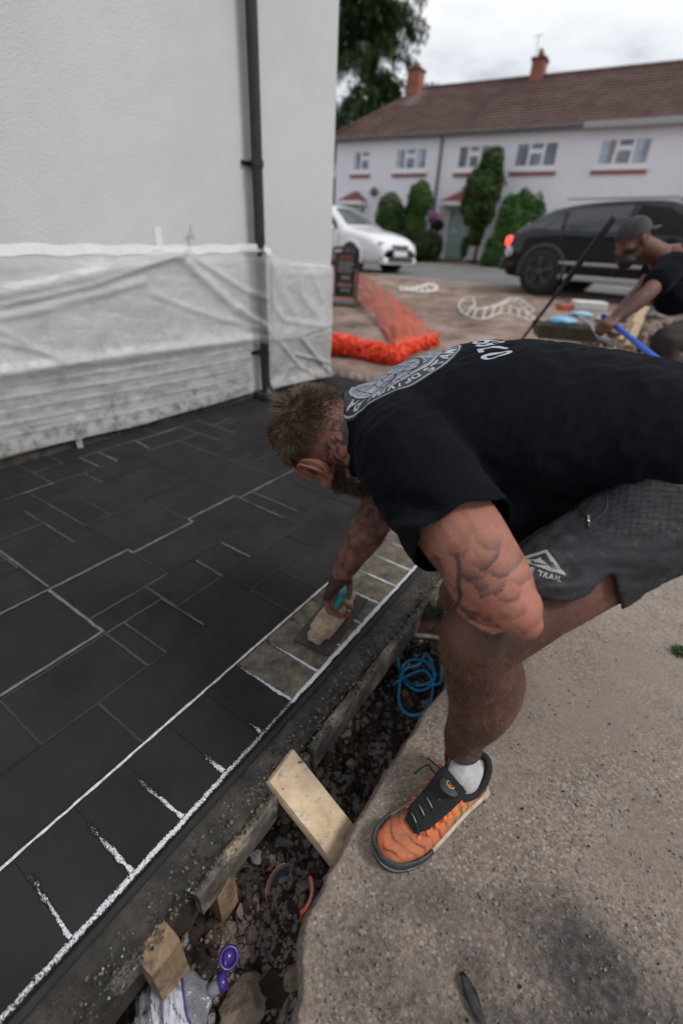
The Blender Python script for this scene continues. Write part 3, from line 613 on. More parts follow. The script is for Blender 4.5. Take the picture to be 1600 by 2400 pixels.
sheet('sheet', [(-.78, .43), (-.45, .42), (.012, .47)], [(-.78, .05), (-.45, .045), (.012, .02)], .003, [(wp((700, 790), (765, 870)), .014, .03), (wp((650, 800), (700, 860), (740, 880)), .012, .02), (wp((690, 830), (770, 850)), .010, .02)], M_pl2, 100, 70, ps2, .6, .012, .03, seed=11)
s, z = onwall(182, 1030); m = MB(); V = [WL(s + a, zz, .015 + .006 * math.sin(a * 200)) for a in (-.016, -.006, .006, .016) for zz in (.12, .06, .03, -.0)]; m.add(V, [(i * 4 + j, i * 4 + j + 1, (i + 1) * 4 + j + 1, (i + 1) * 4 + j) for i in range(3) for j in range(3)]); wbuild(m, 'hanging_flap', M_pl2, ps2, smooth=True)
for o_ in ps2.children: 
    if 'dirt' not in o_.data.attributes: attr(o_.data, 'dirt', np.ones(len(o_.data.vertices)) * .5)
# crumpled end of the sheeting lying on the slab by the corner, concrete rim
# ================================================================== terrace across the road
TA = R_(151.08); HD = -np.array([math.cos(TA), math.sin(TA), 0]); HB = np.array([-HD[1], HD[0], 0]); HP = np.array([4.58, 23.6, .64])
if HB @ np.array((0, 1, 0)) < 0: HB = -HB
def TL(s, z, o=0): return np.array((HP[0], HP[1], 0)) + HD * s + HB * o + np.array((0, 0, z))
rott = np.stack([HD, HB, (0, 0, 1)], 1)
def tbox(mb, s0, s1, z0, z1, o0, o1, mi=0): mb.box(TL((s0 + s1) / 2, (z0 + z1) / 2, (o0 + o1) / 2), (abs(s1 - s0), abs(o1 - o0), abs(z1 - z0)), rott, mi)
t = NT('lilac_grey_render'); c = t.mix(t.rng(t.noise(.7, 7, .7), .3, .7), (.76, .74, .79), (.84, .825, .87)); c = t.mix(t.rng(t.noise(3, 6, .7, co=t.mapping((1, 1, .3))), .55, .8, 0, .35), c, (.66, .64, .68)); t.bump(t.noise(18, 5, .7), .6, .02); M_trn = t.fin(c, .92, 0, .2)
M_frame = simple('white_upvc', (.78, .78, .80), .35, var=.03); M_sill = simple('red_tile_sill', (.30, .085, .065), .7); M_gut = simple('grey_gutter', (.10, .095, .095), .5); M_gut2 = simple('pale_gutter', (.34, .33, .33), .5)
t = NT('window_glass'); c = t.mix(t.rng(t.noise(1.3, 4), .42, .6), (.06, .085, .13), (.26, .34, .46)); M_win = t.fin(c, .06, 0, .8)
M_net = simple('pale_curtain', (.42, .47, .56), .8, var=.3, scale=8)
t = NT('brown_concrete_tiles'); n = t.noise(1.1, 7, .7, co=t.mapping((1, 1, 2))); c = t.ramp(n, (.3, (.070, .040, .036)), (.5, (.112, .066, .058)), (.7, (.16, .105, .09))); c = t.mix(t.rng(t.noise(7, 5, .7), .45, .75, 0, .5), c, (.09, .06, .055)); c = t.mix(t.attr('stain'), c, (.035, .028, .026)); c = t.mix(t.attr('lime'), c, (.34, .30, .28)); t.bump(t.noise(14, 4), .5, .03); M_tile = t.fin(c, .85, 0, .3)
t = NT('red_chimney_brick'); bt_ = t.N.new('ShaderNodeTexBrick'); bt_.inputs['Scale'].default_value = 4.4; bt_.inputs['Color1'].default_value = (.27, .085, .050, 1); bt_.inputs['Color2'].default_value = (.36, .13, .075, 1); bt_.inputs['Mortar'].default_value = (.26, .20, .17, 1); bt_.inputs['Mortar Size'].default_value = .02
t.lk(t.mapping((1, 1, 1), (R_(90), 0, 0)), bt_.inputs[0]); M_cbr = t.fin(t.mix(t.rng(t.noise(3, 5), .4, .7, 0, .5), bt_.outputs[0], (.12, .06, .045)), .9, 0, .2)
th_ = thing('terraced_house', tuple(TL(1, .64)), 'long two-storey terrace in pale lilac render with brown tiled roof beyond the road', 'house')
E0 = 5.25; SL, SR = -6.55, 15.0; DP = 8.0
m = MB(); tbox(m, SL, SR, .3, E0, 0, DP); wbuild(m, 'wall', M_trn, th_)
m = MB(); tbox(m, SL - .02, SR + .02, .3, .78, -.02, .2); wbuild(m, 'plinth', simple('grey_plinth', (.16, .15, .15), .9), th_)
RZ = 7.68; OV = .28; HX = -4.25
# courses of tiles, each a stepped strip with a rippled lower edge
nC = 17; mc = MB(); st_, li_ = [], []
for k in range(nC):
    q0, q1 = k / nC, (k + 1) / nC; z0 = E0 - .04 + (RZ - E0 + .04) * q0; z1 = E0 - .04 + (RZ - E0 + .04) * q1; o0 = -OV + (4 + OV) * q0; o1 = -OV + (4 + OV) * q1 + .04
    sl0 = SL - OV + (HX - SL + OV) * q0; sl1 = SL - OV + (HX - SL + OV) * q1; n = 96; V = []; 
    for i in range(n + 1):
        for (sl, z, o, up) in ((sl0, z0, o0, .0), (sl0, z0, o0, .055), (sl1, z1, o1, .02)):
            s = sl + (SR + .3 - sl) * i / n; rp2 = .018 if i % 2 else 0; V.append(TL(s, z + up + rp2 * (up > 0), o)); 
            st_.append(max(math.exp(-((s + .2 - (z - 6.4) * .3) / .5) ** 2) * .55 * (fbm(np.array([[s * 2, z * 2, 0.]]), 1, 2, 3)[0] + .7), 0)); li_.append(math.exp(-((s - HX + .0) / .35) ** 2) * (q0 > .62) * .5)
    mc.add(V, [(3 * i + j, 3 * i + 3 + j, 3 * i + 4 + j, 3 * i + 1 + j) for i in range(n) for j in range(2)])
ro = wbuild(mc, 'roof', M_tile, th_); attr(ro.data, 'stain', np.clip(st_, 0, 1)); attr(ro.data, 'lime', li_)
m = MB(); m.add([TL(SL - OV, E0 - .03, -OV), TL(HX, RZ, 4), TL(SL - OV, E0 - .03, DP + OV), TL(SR + .3, RZ, 4), TL(SR + .3, E0 - .03, DP + OV)], [(0, 1, 2), (1, 3, 4, 2)]); wbuild(m, 'rear_roof', M_tile, th_)
m = MB(); m.tube([TL(HX, RZ + .02, 4), TL(SR + .3, RZ + .02, 4)], .10, 8); m.tube([TL(SL - OV, E0 + .03, -OV), TL(HX, RZ + .02, 4)], .09, 8); wbuild(m, 'ridge_tiles', M_tile, th_, smooth=True)
m = MB(); tbox(m, SL - OV, 4.0, E0 - .11, E0 - .0, -OV - .10, -OV + .02); wbuild(m, 'gutter', M_gut, th_, bevel=.02)
m = MB(); tbox(m, 4.0, SR, E0 - .16, E0 + .03, -OV - .12, -OV + .02); wbuild(m, 'gutter', M_gut2, th_, bevel=.02)
m = MB(); tbox(m, SL - OV, SR, E0 - .13, E0 - .1, -OV, .0); wbuild(m, 'soffit', M_gut2, th_)
m = MB(); m.tube([TL(-1.38, E0 - .05, -OV), TL(-1.40, E0 - .25, -.06), TL(-1.40, .75, -.06)], .05, 10); wbuild(m, 'drainpipe', M_gut, th_, smooth=True)
for (s, w_, op, nm) in ((-4.55, .62, 3.65, 0), (.98, .52, 4.0, 1)):
    m = MB(); zb = 7.4 if nm == 0 else 7.5; zt = 8.25 if nm == 0 else 8.2; tbox(m, s - w_ / 2, s + w_ / 2, zb - .6, zt, op - .3, op + .35)
    ch = wbuild(m, 'chimney', M_cbr, th_, bevel=.01)
    m = MB(); tbox(m, s - w_ / 2 - .05, s + w_ / 2 + .05, zt, zt + .09, op - .35, op + .4); wb = m; wb.v = [local(th_, a) for a in wb.v]; wb.build('chimney_cap', simple('dark_brick', (.12, .055, .04), .9), ch)
    for k in (-1, 1):
        m = MB(); m.tube([TL(s, zt + .09, op + k * .17), TL(s, zt + .36, op + k * .17)], [.10, .085], 12); m.v = [local(th_, a) for a in m.v]; m.build('chimney_pot', simple('clay_pot', (.22, .10, .07), .8), ch, smooth=True)
m = MB(); m.bar(TL(.75, 8.3, 4), TL(.72, 9.1, 4), .02, .02); m.bar(TL(.5, 9.0, 4), TL(.9, 9.05, 4), .015, .015); wbuild(m, 'aerial', M_gut, th_)
def window(s0, s1, z0, z1, cols, lit=0, reveal=True):
    fo = MB(); f = .07; tbox(fo, s0, s1, z1 - f, z1, -.02, .07); tbox(fo, s0, s1, z0, z0 + f, -.025, .07); tbox(fo, s0, s0 + f, z0, z1, -.022, .072); tbox(fo, s1 - f, s1, z0, z1, -.022, .072)
    wf = wbuild(fo, 'window', M_frame, th_)
    def sub(mb, nm, mat): mb.v = [local(th_, a) for a in mb.v]; return mb.build(nm, mat, wf)
    xs_ = [s0 + (s1 - s0) * c for c in cols]
    for i, (a, b) in enumerate(zip(xs_[:-1], xs_[1:])):
        mid = len(cols) == 4 and i == 1 or len(cols) == 3 and i == 1
        if i: mm = MB(); tbox(mm, a - .05, a + .05, z0, z1, -.015, .06); sub(mm, 'mullion', M_frame)
        if mid:
            zt = z0 + (z1 - z0) * .62; mm = MB(); tbox(mm, a, b, zt - .045, zt + .045, -.018, .055); sub(mm, 'transom', M_frame)
            mm = MB(); tbox(mm, a + .05, b - .05, zt + .08, z1 - .1, .0, .02); sub(mm, 'pane', M_win); mm = MB(); tbox(mm, a + .05, b - .05, z0 + .1, zt - .08, .0, .02); sub(mm, 'pane', M_win)
        else:
            mm = MB(); tbox(mm, a + .05, b - .05, z0 + .1, z1 - .1, .0, .02); sub(mm, 'pane', M_win)
            if (i + int(s0 * 3)) % 2 == 0: mm = MB(); tbox(mm, a + .06, a + (b - a) * .55, z0 + .11, z1 - .11, -.006, -.001); sub(mm, 'curtain', M_net)
    mm = MB(); tbox(mm, s0 - .07, s1 + .07, z0 - .1, z0, -.10, .0); sub(mm, 'sill', M_frame)
    mm = MB(); tbox(mm, s0 - .09, s1 + .05, z0 - .21, z0 - .1, -.07, .0); sub(mm, 'tile_sill', M_sill)
window(-5.66, -4.75, 4.02, 4.84, (0, .5, 1)); window(-3.5, -2.0, 4.02, 4.87, (0, .34, .66, 1)); window(-.65, .75, 4.0, 4.87, (0, .34, .66, 1)); window(1.68, 3.30, 4.0, 4.88, (0, .34, .66, 1)); window(4.68, 6.38, 4.0, 4.88, (0, .34, .66, 1)); window(8.4, 10.0, 4.0, 4.88, (0, .34, .66, 1))
window(-3.6, -2.0, 1.7, 2.8, (0, .34, .66, 1)); window(9.6, 11.4, 1.7, 2.8, (0, .34, .66, 1))
M_cano = simple('red_brown_canopy_tile', (.20, .060, .052), .8, var=.25, scale=8)
for (s0, s1, dcol) in ((-6.0, -4.75, (.10, .12, .12)), (-.98, .62, (.30, .40, .36)), (7.55, 9.0, (.18, .2, .2))):
    m = MB(); z0 = 2.86; dpt = .75; sc_ = (s0 + s1) / 2
    m.add([TL(s0, z0, -dpt), TL(s1, z0, -dpt), TL(s1, z0, 0), TL(s0, z0, 0), TL(sc_ - .12, z0 + .42, -.02), TL(sc_ + .12, z0 + .42, -.02)], [(0, 1, 5, 4), (1, 2, 5), (3, 0, 4), (3, 2, 1, 0)]); wbuild(m, 'canopy', M_cano, th_)
    m = MB(); tbox(m, s0, s1, z0 - .13, z0, -dpt - .01, -dpt + .05); tbox(m, s0, s0 + .05, z0 - .13, z0, -dpt + .05, -.01); tbox(m, s1 - .05, s1, z0 - .13, z0, -dpt + .05, -.01); wbuild(m, 'canopy_fascia', M_frame, th_)
    for a in (s0 + .08, s1 - .14):
        m = MB(); m.bar(TL(a, z0 - .14, -dpt + .1), TL(a, z0 - .75, -.02), .06, .06); tbox(m, a - .03, a + .03, z0 - .8, z0 - .1, -.05, -.001); wbuild(m, 'canopy_bracket', M_frame, th_)
    m = MB(); d0, d1 = sc_ - .46, sc_ + .46; tbox(m, d0 - .08, d0, .72, 2.72, -.04, .05); tbox(m, d1, d1 + .08, .72, 2.72, -.04, .05); tbox(m, d0, d1, 2.64, 2.72, -.04, .05); wbuild(m, 'door_frame', M_frame, th_)
    m = MB(); tbox(m, d0, d1, .74, 2.64, -.015, .04); dr = wbuild(m, 'door', simple('door_%d' % int(s0 * 10 + 99), dcol, .45), th_)
    for a in (d0 + .12, d0 + .52):
        mm = MB(); tbox(mm, a, a + .28, 1.7, 2.5, -.022, -.016); mm.v = [local(th_, q) for q in mm.v]; mm.build('door_pane', M_win, dr)
    m = MB(); tbox(m, d0 - .3, d1 + .3, .55, .70, -.7, -.03); wbuild(m, 'doorstep', M_conc2, th_, bevel=.02)
m = MB(); m.ell(TL(-4.35, 3.25, -.2), (.18, .10, .18)); m.bar(TL(-4.2, 3.2, 0), TL(-4.35, 3.25, -.2), .04, .04); wbuild(m, 'satellite_dish', M_gut, th_, smooth=True)
# ---- foliage
def leaf_mat(name, a, b, c3=None):
    t = NT(name); n = t.noise(2.2, 4, .7); c = t.mix(t.rng(n, .35, .65), a, b); c = t.mix(t.rng(t.noise(11, 3), .5, .7, 0, .7), c, c3 or b); m = t.fin(c, .6, 0, .3)
    o = t.N['Material Output']; tl = t.N.new('ShaderNodeBsdfTranslucent'); t.val(c, tl.inputs[0]); mx = t.N.new('ShaderNodeMixShader'); mx.inputs[0].default_value = .25; t.lk(t.b.outputs[0], mx.inputs[1]); t.lk(tl.outputs[0], mx.inputs[2]); t.lk(mx.outputs[0], o.inputs[0]); return m
def leaves(name, P_, Nr, size, mats, parent, droop=.0, asp=.5, kind=None):
    n = len(P_); P_ = np.asarray(P_); a = rng.normal(0, 1, (n, 3)) * .6 + Nr; a /= np.linalg.norm(a, axis=1)[:, None]; b = rng.normal(0, 1, (n, 3)); b[:, 2] -= droop; b -= a * (a * b).sum(1)[:, None]; b /= np.linalg.norm(b, axis=1)[:, None]; c = np.cross(a, b)
    s = size * rng.uniform(.6, 1.3, n)[:, None]; V = np.stack([P_ - b * s, P_ + c * s * asp, P_ + b * s, P_ - c * s * asp], 1).reshape(-1, 3)
    me = bpy.data.meshes.new(name); me.from_pydata(local(parent, V).tolist(), [], (np.arange(n * 4).reshape(-1, 4)).tolist())
    for m_ in mats: me.materials.append(m_)
    me.polygons.foreach_set('material_index', rng.integers(0, len(mats), n).astype(np.int32)); return mkobj(name, me, parent, False, kind=kind)
def crown_pts(ells, n, shell=.75, lump=.18, lf=2.0, seed=0):
    P_ = []; Nn = []; vol = np.array([e_[1][0] * e_[1][1] + e_[1][2] * e_[1][0] for e_ in ells]); pr = vol / vol.sum(); ch = rng.choice(len(ells), n, p=pr)
    d = rng.normal(0, 1, (n, 3)); d /= np.linalg.norm(d, axis=1)[:, None]; c = np.array([ells[i][0] for i in ch]); r = np.array([ells[i][1] for i in ch])
    base = c + d * r; l = 1 + lump * fbm(base, lf, 3, seed); q = (shell + (1 - shell) * rng.random(n) ** .5) * l; return c + d * r * q[:, None], d
M_g = dict(olive=leaf_mat('olive_leaf', (.032, .058, .014), (.070, .11, .025), (.10, .12, .03)), dark=leaf_mat('dark_leaf', (.010, .022, .008), (.024, .048, .014)), mid=leaf_mat('mid_leaf', (.026, .072, .016), (.06, .145, .03)), bright=leaf_mat('bright_leaf', (.042, .12, .02), (.085, .21, .04), (.12, .20, .04)), red=leaf_mat('reddish_leaf', (.06, .035, .012), (.10, .06, .018)))
M_bark = simple('bark', (.075, .055, .042), .95, var=.4, scale=8, bump=.6, bs=14, bd=.03)
def bush(name, base, ells, n, size, mats, label, trunk=True, core=True, cat='shrub', **kw):
    b = thing(name, tuple(base), label, cat)
    P_, d = crown_pts(ells, n, **kw); leaves('foliage', P_, d, size, [M_g[q] for q in mats], b)
    if trunk:
        m = MB(); 
        for k in range(3): m.tube([np.array(base) + (.05 * k - .05, 0, -.1), np.array(base) + (.03 * k, .02, .5), np.array(ells[0][0]) + (.1 * k - .1, 0, 0)], [.05, .04, .02], 6)
        wbuild(m, 'stem', M_bark, b, smooth=True)
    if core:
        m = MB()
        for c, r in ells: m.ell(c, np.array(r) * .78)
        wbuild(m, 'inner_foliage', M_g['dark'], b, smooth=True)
    return b
def PT(u, v, t): return P(u, v, t)
def T_at(u, v, o):        # a point on the plane parallel to the facade, o metres in front of it
    p0 = TL(0, 0, -o); r = ray(u, v); t = ((p0 - CP) @ HB) / (r @ HB); return CP + r * t
def ellp(u, v, w_, h_, o, dep=None):
    c = T_at(u, v, o); d = (c - CP) @ fw; return (c, (w_ / 2 * d / FPX, (dep or w_ / 2 * d / FPX), h_ / 2 * d / FPX))
def base_of(u, v, o): p = T_at(u, v, o); return (p[0], p[1], site_z(p[0], p[1]))
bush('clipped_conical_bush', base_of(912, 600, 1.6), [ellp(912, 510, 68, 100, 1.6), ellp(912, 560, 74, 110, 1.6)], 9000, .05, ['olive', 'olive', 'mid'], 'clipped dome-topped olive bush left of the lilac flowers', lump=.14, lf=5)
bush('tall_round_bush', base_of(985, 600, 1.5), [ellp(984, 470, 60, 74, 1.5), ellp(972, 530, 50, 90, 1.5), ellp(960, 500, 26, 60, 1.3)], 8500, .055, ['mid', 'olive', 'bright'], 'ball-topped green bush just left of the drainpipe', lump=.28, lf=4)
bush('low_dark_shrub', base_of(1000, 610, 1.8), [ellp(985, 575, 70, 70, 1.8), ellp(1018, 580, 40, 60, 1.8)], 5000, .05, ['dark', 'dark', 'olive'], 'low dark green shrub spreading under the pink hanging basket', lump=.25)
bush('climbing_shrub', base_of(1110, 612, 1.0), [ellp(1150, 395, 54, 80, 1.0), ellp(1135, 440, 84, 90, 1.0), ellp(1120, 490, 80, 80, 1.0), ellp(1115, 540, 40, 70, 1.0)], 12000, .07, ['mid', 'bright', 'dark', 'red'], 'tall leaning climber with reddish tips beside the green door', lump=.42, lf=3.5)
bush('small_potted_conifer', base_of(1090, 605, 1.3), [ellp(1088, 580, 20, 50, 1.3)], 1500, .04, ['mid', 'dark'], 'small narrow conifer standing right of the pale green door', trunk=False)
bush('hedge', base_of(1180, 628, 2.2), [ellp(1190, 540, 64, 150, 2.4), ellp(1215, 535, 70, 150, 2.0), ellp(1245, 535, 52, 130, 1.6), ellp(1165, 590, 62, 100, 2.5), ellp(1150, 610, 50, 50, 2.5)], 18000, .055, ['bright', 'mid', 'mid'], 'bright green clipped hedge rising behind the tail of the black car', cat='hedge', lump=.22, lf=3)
hb = thing('hanging_basket', tuple(T_at(1018, 525, .5)), 'hanging basket of pink flowers between the ball-topped bush and the green door', 'basket')
P_, d = crown_pts([ellp(1015, 512, 26, 24, .5)], 500); leaves('flowers', P_, d, .06, [simple('pink_flower', (.55, .18, .45), .6)], hb)
P_, d = crown_pts([ellp(1026, 528, 26, 24, .5)], 500); leaves('foliage', P_, d, .05, [M_g['dark']], hb); m = MB(); m.bar(T_at(1030, 505, 0), T_at(1020, 500, .5), .02, .02); m.tube([T_at(1020, 500, .5), T_at(1020, 530, .5)], .01, 5); m.ell(T_at(1022, 530, .5), (.15, .15, .12)); wbuild(m, 'basket', M_gut, hb)
# conifer behind the terrace: drooping sprays on whorled limbs
def conifer(base, h, rad, n, label, mats, name='conifer_tree'):
    b = thing(name, tuple(base), label, 'tree'); m = MB(); m.tube([np.array(base), np.array(base) + (0, 0, h * .5), np.array(base) + (0.1, 0, h * .98)], [.32, .2, .03], 10); tk = wbuild(m, 'trunk', M_bark, b, smooth=True)
    P_ = []; Nr = []; lb = MB()
    for k in range(190):
        q = random.random() ** .9; z = h * (.08 + .9 * q); L_ = rad * (1 - q) ** .75 * random.uniform(.65, 1.1) + .3; a = random.uniform(0, 6.283); dr = np.array((math.cos(a), math.sin(a), 0)); o = np.array(base) + (0, 0, z)
        pt = [o, o + dr * L_ * .5 + (0, 0, .12 * L_), o + dr * L_ + (0, 0, -.12 * L_)]; lb.tube(pt, [.05, .03, .01], 4)
        pc = crom(pt, 6); mnum = int(n / 190)
        for j in range(mnum):
            f = random.random() ** .7; p = pc[int(f * (len(pc) - 1))]; wd = .07 + .22 * L_ * .3 * (1.2 - f); P_.append(p + rng.normal(0, 1, 3) * (wd, wd, .10) + (0, 0, -abs(random.gauss(0, .4)))); Nr.append((dr[0] * .3, dr[1] * .3, .6))
    leaves('foliage', P_, np.array(Nr), .20, [M_g[q] for q in mats], b, droop=2.4, asp=.2); wbuild(lb, 'limb', M_bark, b)
def far_base(u, t): p = P(u, 560, t); return np.array((p[0], p[1], .7))
conifer(far_base(850, 27), 20.0, 4.3, 60000, 'tall dark green conifer behind the left end of the terrace roof', ['dark', 'dark', 'mid'])
for (u, t, h, lab) in ((1340, 34, 9.6, 'tree top showing just above the terrace roof right of the second chimney'), (1420, 40, 10.6, 'tree top above the roof ridge near the right edge'), (980, 30, 8.6, 'small dark tree top behind the left chimney')):
    bp = far_base(u, t); b = thing('background_tree', tuple(bp), lab, 'tree'); el = [(bp + (random.uniform(-1, 1), 0, h - 1.4 + random.uniform(-.6, .3)), (1.6, 1.6, 1.3)) for _ in range(4)]; P_, d = crown_pts(el, 2600, shell=.4, lump=.5); leaves('crown', P_, d, .14, [M_g['dark'], M_g['mid']], b)
    m = MB(); m.tube([bp, bp + (0, 0, h - 1)], [.25, .12], 8); wbuild(m, 'trunk', M_bark, b, smooth=True)
# ================================================================== the two parked cars
def car(name, label, loc, rotz, st, paint, glassx, wheels, wr, hw, opts):
    """st rows: x, z sill, z belt, z top, half width at belt, half width at top"""
    c = thing(name, loc, label, 'car', None, rotz)
    st = crom(st, 4); V = []; n = len(st); K = 13
    def prof(r):
        x, zs, zb, zt, wb, wt = r; o = []
        o += [(x, wb * .90, zs), (x, wb * .985, zs + (zb - zs) * .22), (x, wb * 1.0, zs + (zb - zs) * .55), (x, wb * .992, zs + (zb - zs) * .85), (x, wb * .965, zb)]
        o += [(x, wb * .965 + (wt - wb * .965) * q, zb + (zt - zb) * (q ** .9)) for q in (.33, .66, .92)]
        o += [(x, wt * .86, zt + .018 + (zt - zb) * .02), (x, wt * .45, zt + .036 + (zt - zb) * .03), (x, 0, zt + .042 + (zt - zb) * .03)]
        return o
    pr = [prof(r) for r in st]; k = len(pr[0]); ring = []
    for p in pr: ring += p + [(x, -y, z) for (x, y, z) in p[-2::-1]]
    m_ = 2 * k - 1; F = [(i * m_ + j, i * m_ + j + 1, (i + 1) * m_ + j + 1, (i + 1) * m_ + j) for i in range(n - 1) for j in range(m_ - 1)]
    F += [tuple(range(m_)), tuple(range((n - 1) * m_ + m_ - 1, (n - 1) * m_ - 1, -1))] + [(i * m_, (i + 1) * m_, (i + 1) * m_ + m_ - 1, i * m_ + m_ - 1) for i in range(n - 1)]
    b = MB(); b.add(ring, F); body_ = b.build('body', paint, c, smooth=True)
    bv = BVHTree.FromPolygons([tuple(q) for q in ring], F)
    def side(poly, mat, nm, par, lift=.008, sg=-1, n=5):
        """panel in (x, z) pressed on the flank"""
        bm = bmesh.new(); f = bm.faces.new([bm.verts.new((x, 0, z)) for x, z in poly]); bmesh.ops.triangulate(bm, faces=[f])
        for _ in range(n):
            es = [e_ for e_ in bm.edges if e_.calc_length() > .14]
            if es: bmesh.ops.subdivide_edges(bm, edges=es, cuts=1); bmesh.ops.triangulate(bm, faces=bm.faces)
        mb = MB(); vv = []
        for i, q in enumerate(bm.verts):
            q.index = i; r = bv.ray_cast(Vector((q.co.x, sg * 3, q.co.z)), Vector((0, -sg, 0))); y = r[0].y if r[0] is not None else sg * hw; vv.append((q.co.x, y + sg * lift, q.co.z))
        mb.add(vv, [tuple(q.index for q in f.verts) for f in bm.faces]); bm.free(); o = mb.build(nm, mat, par, smooth=False); s_ = o.modifiers.new('t', 'SOLIDIFY'); s_.thickness = .004; return o
    gl = simple('dark_car_glass', (.012, .016, .022), .04, spec=.9); rubber = simple('car_rubber', (.014, .014, .015), .8)
    for sg in (-1, 1):
        for poly, nm, mat in opts['side']: side(poly, mat or gl, nm, c, sg=sg)
    # windscreen, rear window
    def top(x0, x1, w0, w1, nm, mat=gl, z=None):
        mb = MB(); vv = []; N_ = 10
        for i in range(N_ + 1):
            for j in range(N_ + 1):
                x = x0 + (x1 - x0) * i / N_; w_ = (w0 + (w1 - w0) * i / N_); y = -w_ + 2 * w_ * j / N_; r = bv.ray_cast(Vector((x, y, 3)), Vector((0, 0, -1))); vv.append((x, y, (r[0].z if r[0] is not None else .5) + .008))
        mb.add(vv, [(i * (N_ + 1) + j, (i + 1) * (N_ + 1) + j, (i + 1) * (N_ + 1) + j + 1, i * (N_ + 1) + j + 1) for i in range(N_) for j in range(N_)]); mb.build(nm, mat, c, smooth=True)
    for a in opts['top']: top(*a)
    for x in wheels:
        for sg in (-1, 1):
            m = MB(); a = [(x + (wr + .055) * math.cos(q), sg * (hw - .012), wr + (wr + .055) * math.sin(q)) for q in np.linspace(-.25, math.pi + .25, 22)]; m.tube(a, [(.035, .05)] * 22, 6, hint=(0, 1, 0)); m.build('arch_trim', opts['arch'], c, smooth=True)
            m = MB(); m.tube([(x, sg * (hw - .20), wr), (x, sg * (hw + .0035), wr)], wr + .035, 28); m.build('wheel_well', rubber, c)
            wl = bpy.data.objects.new('wheel', None); COL.objects.link(wl); wl.parent = c; wl.location = (x, sg * (hw - .075), wr); wl.empty_display_size = .1
            m = MB(); pr_ = [(wr * .66, -.10), (wr * .72, -.115), (wr * .95, -.11), (wr, -.08), (wr, .08), (wr * .95, .115), (wr * .72, .12), (wr * .66, .10)]
            NN = 36; vv = [(r * math.cos(2 * math.pi * i / NN), y, r * math.sin(2 * math.pi * i / NN)) for i in range(NN) for r, y in pr_]; m.add(vv, [(i * 8 + j, i * 8 + (j + 1) % 8, ((i + 1) % NN) * 8 + (j + 1) % 8, ((i + 1) % NN) * 8 + j) for i in range(NN) for j in range(8)]); m.build('tyre', rubber, wl, smooth=True)
            m = MB(); yo = sg * .108; m.tube([(wr * .67 * math.cos(q), yo, wr * .67 * math.sin(q)) for q in np.linspace(0, 6.283, 30, endpoint=False)], .016, 6, closed=True)
            for i in range(5):
                q = 2 * math.pi * i / 5 + .4
                for dq in (-.10, .10): m.bar((.05 * math.cos(q), yo + sg * .0, .05 * math.sin(q)), (wr * .66 * math.cos(q + dq), yo, wr * .66 * math.sin(q + dq)), .035, .03, up=(0, 1, 0))
            m.ell((0, yo, 0), (.06, .03, .06)); m.tube([(0, sg * .082, 0), (0, sg * .085, 0)], wr * .64, 20, mi=1)
            m.build('rim', [opts['rim'], simple('brake_shadow', (.02, .02, .02), .6)], wl)
    for (cx, cy, cz, sx, sy, sz, nm, mat) in opts['boxes']:
        m = MB(); m.box((cx, cy, cz), (sx, sy, sz)); m.build(nm, mat, c, bevel=min(sx, sy, sz) * .35)
    return c, side
def car_paint(name, col, flake=0.0):
    t = NT(name); t.b.inputs['Coat Weight'].default_value = .7; t.b.inputs['Coat Roughness'].default_value = .04
    c = t.mix(t.rng(t.noise(3, 6, .7), .5, .8, 0, .25), col, [min(1, q * 1.15 + .006) for q in col]); return t.fin(c, .10, flake, .1)
P_blk = car_paint('black_car_paint', (.0022, .003, .0055)); P_wht = car_paint('white_car_paint', (.74, .75, .77))
M_red = NT('red_tail_lamp'); M_red.b.inputs['Emission Color'].default_value = (1, .06, .04, 1); M_red.b.inputs['Emission Strength'].default_value = 2.2; M_red = M_red.fin((.55, .03, .03), .2)
M_sil = simple('silver_trim', (.42, .44, .48), .35, .6); M_rimk = simple('black_rim', (.05, .05, .055), .35); M_rims = simple('silver_rim', (.30, .31, .33), .35, .7); M_plast = simple('grey_plastic_trim', (.035, .036, .04), .6); M_lamp = simple('clear_lamp', (.28, .30, .33), .2, spec=.9); M_chrm = simple('badge_chrome', (.65, .65, .68), .25, .9)
M_skin2 = M_plast
CA = math.atan2(KD[1], KD[0])
rw = P(1258, 688, 8.5); org = rw + KD * 1.30 + QD * .80; org[2] = site_z(rw[0], rw[1]) - .0
SUV = [(-2.12, .40, .56, .62, .70, .60), (-2.09, .32, .74, .84, .80, .68), (-2.00, .27, .90, 1.00, .87, .66), (-1.78, .25, .95, 1.15, .90, .62), (-1.40, .25, .96, 1.32, .905, .62), (-.8, .25, .95, 1.405, .905, .63), (0, .25, .94, 1.43, .905, .63), (.45, .25, .93, 1.39, .905, .63), (.85, .25, .92, 1.21, .905, .68), (1.15, .25, .91, 1.00, .90, .76), (1.55, .26, .93, .97, .89, .78), (1.95, .30, .86, .89, .84, .72), (2.15, .38, .72, .75, .74, .62), (2.2, .44, .62, .64, .66, .56)]
gside = [([(-1.70, 1.02), (-1.42, 1.21), (-1.18, 1.28), (-1.12, .995)], 'side_window', None), ([(-1.06, .99), (-1.10, 1.30), (-.40, 1.36), (-.12, 1.37), (-.14, .985)], 'side_window', None), ([(-.04, .98), (-.02, 1.37), (.38, 1.33), (.78, 1.13), (.90, .97)], 'side_window', simple('open_window_gap', (.003, .003, .004), .9))]
dl = lambda x: ([(x - .006, .36), (x + .006, .36), (x + .006, 1.02), (x - .006, 1.02)], 'door_gap', M_plast)
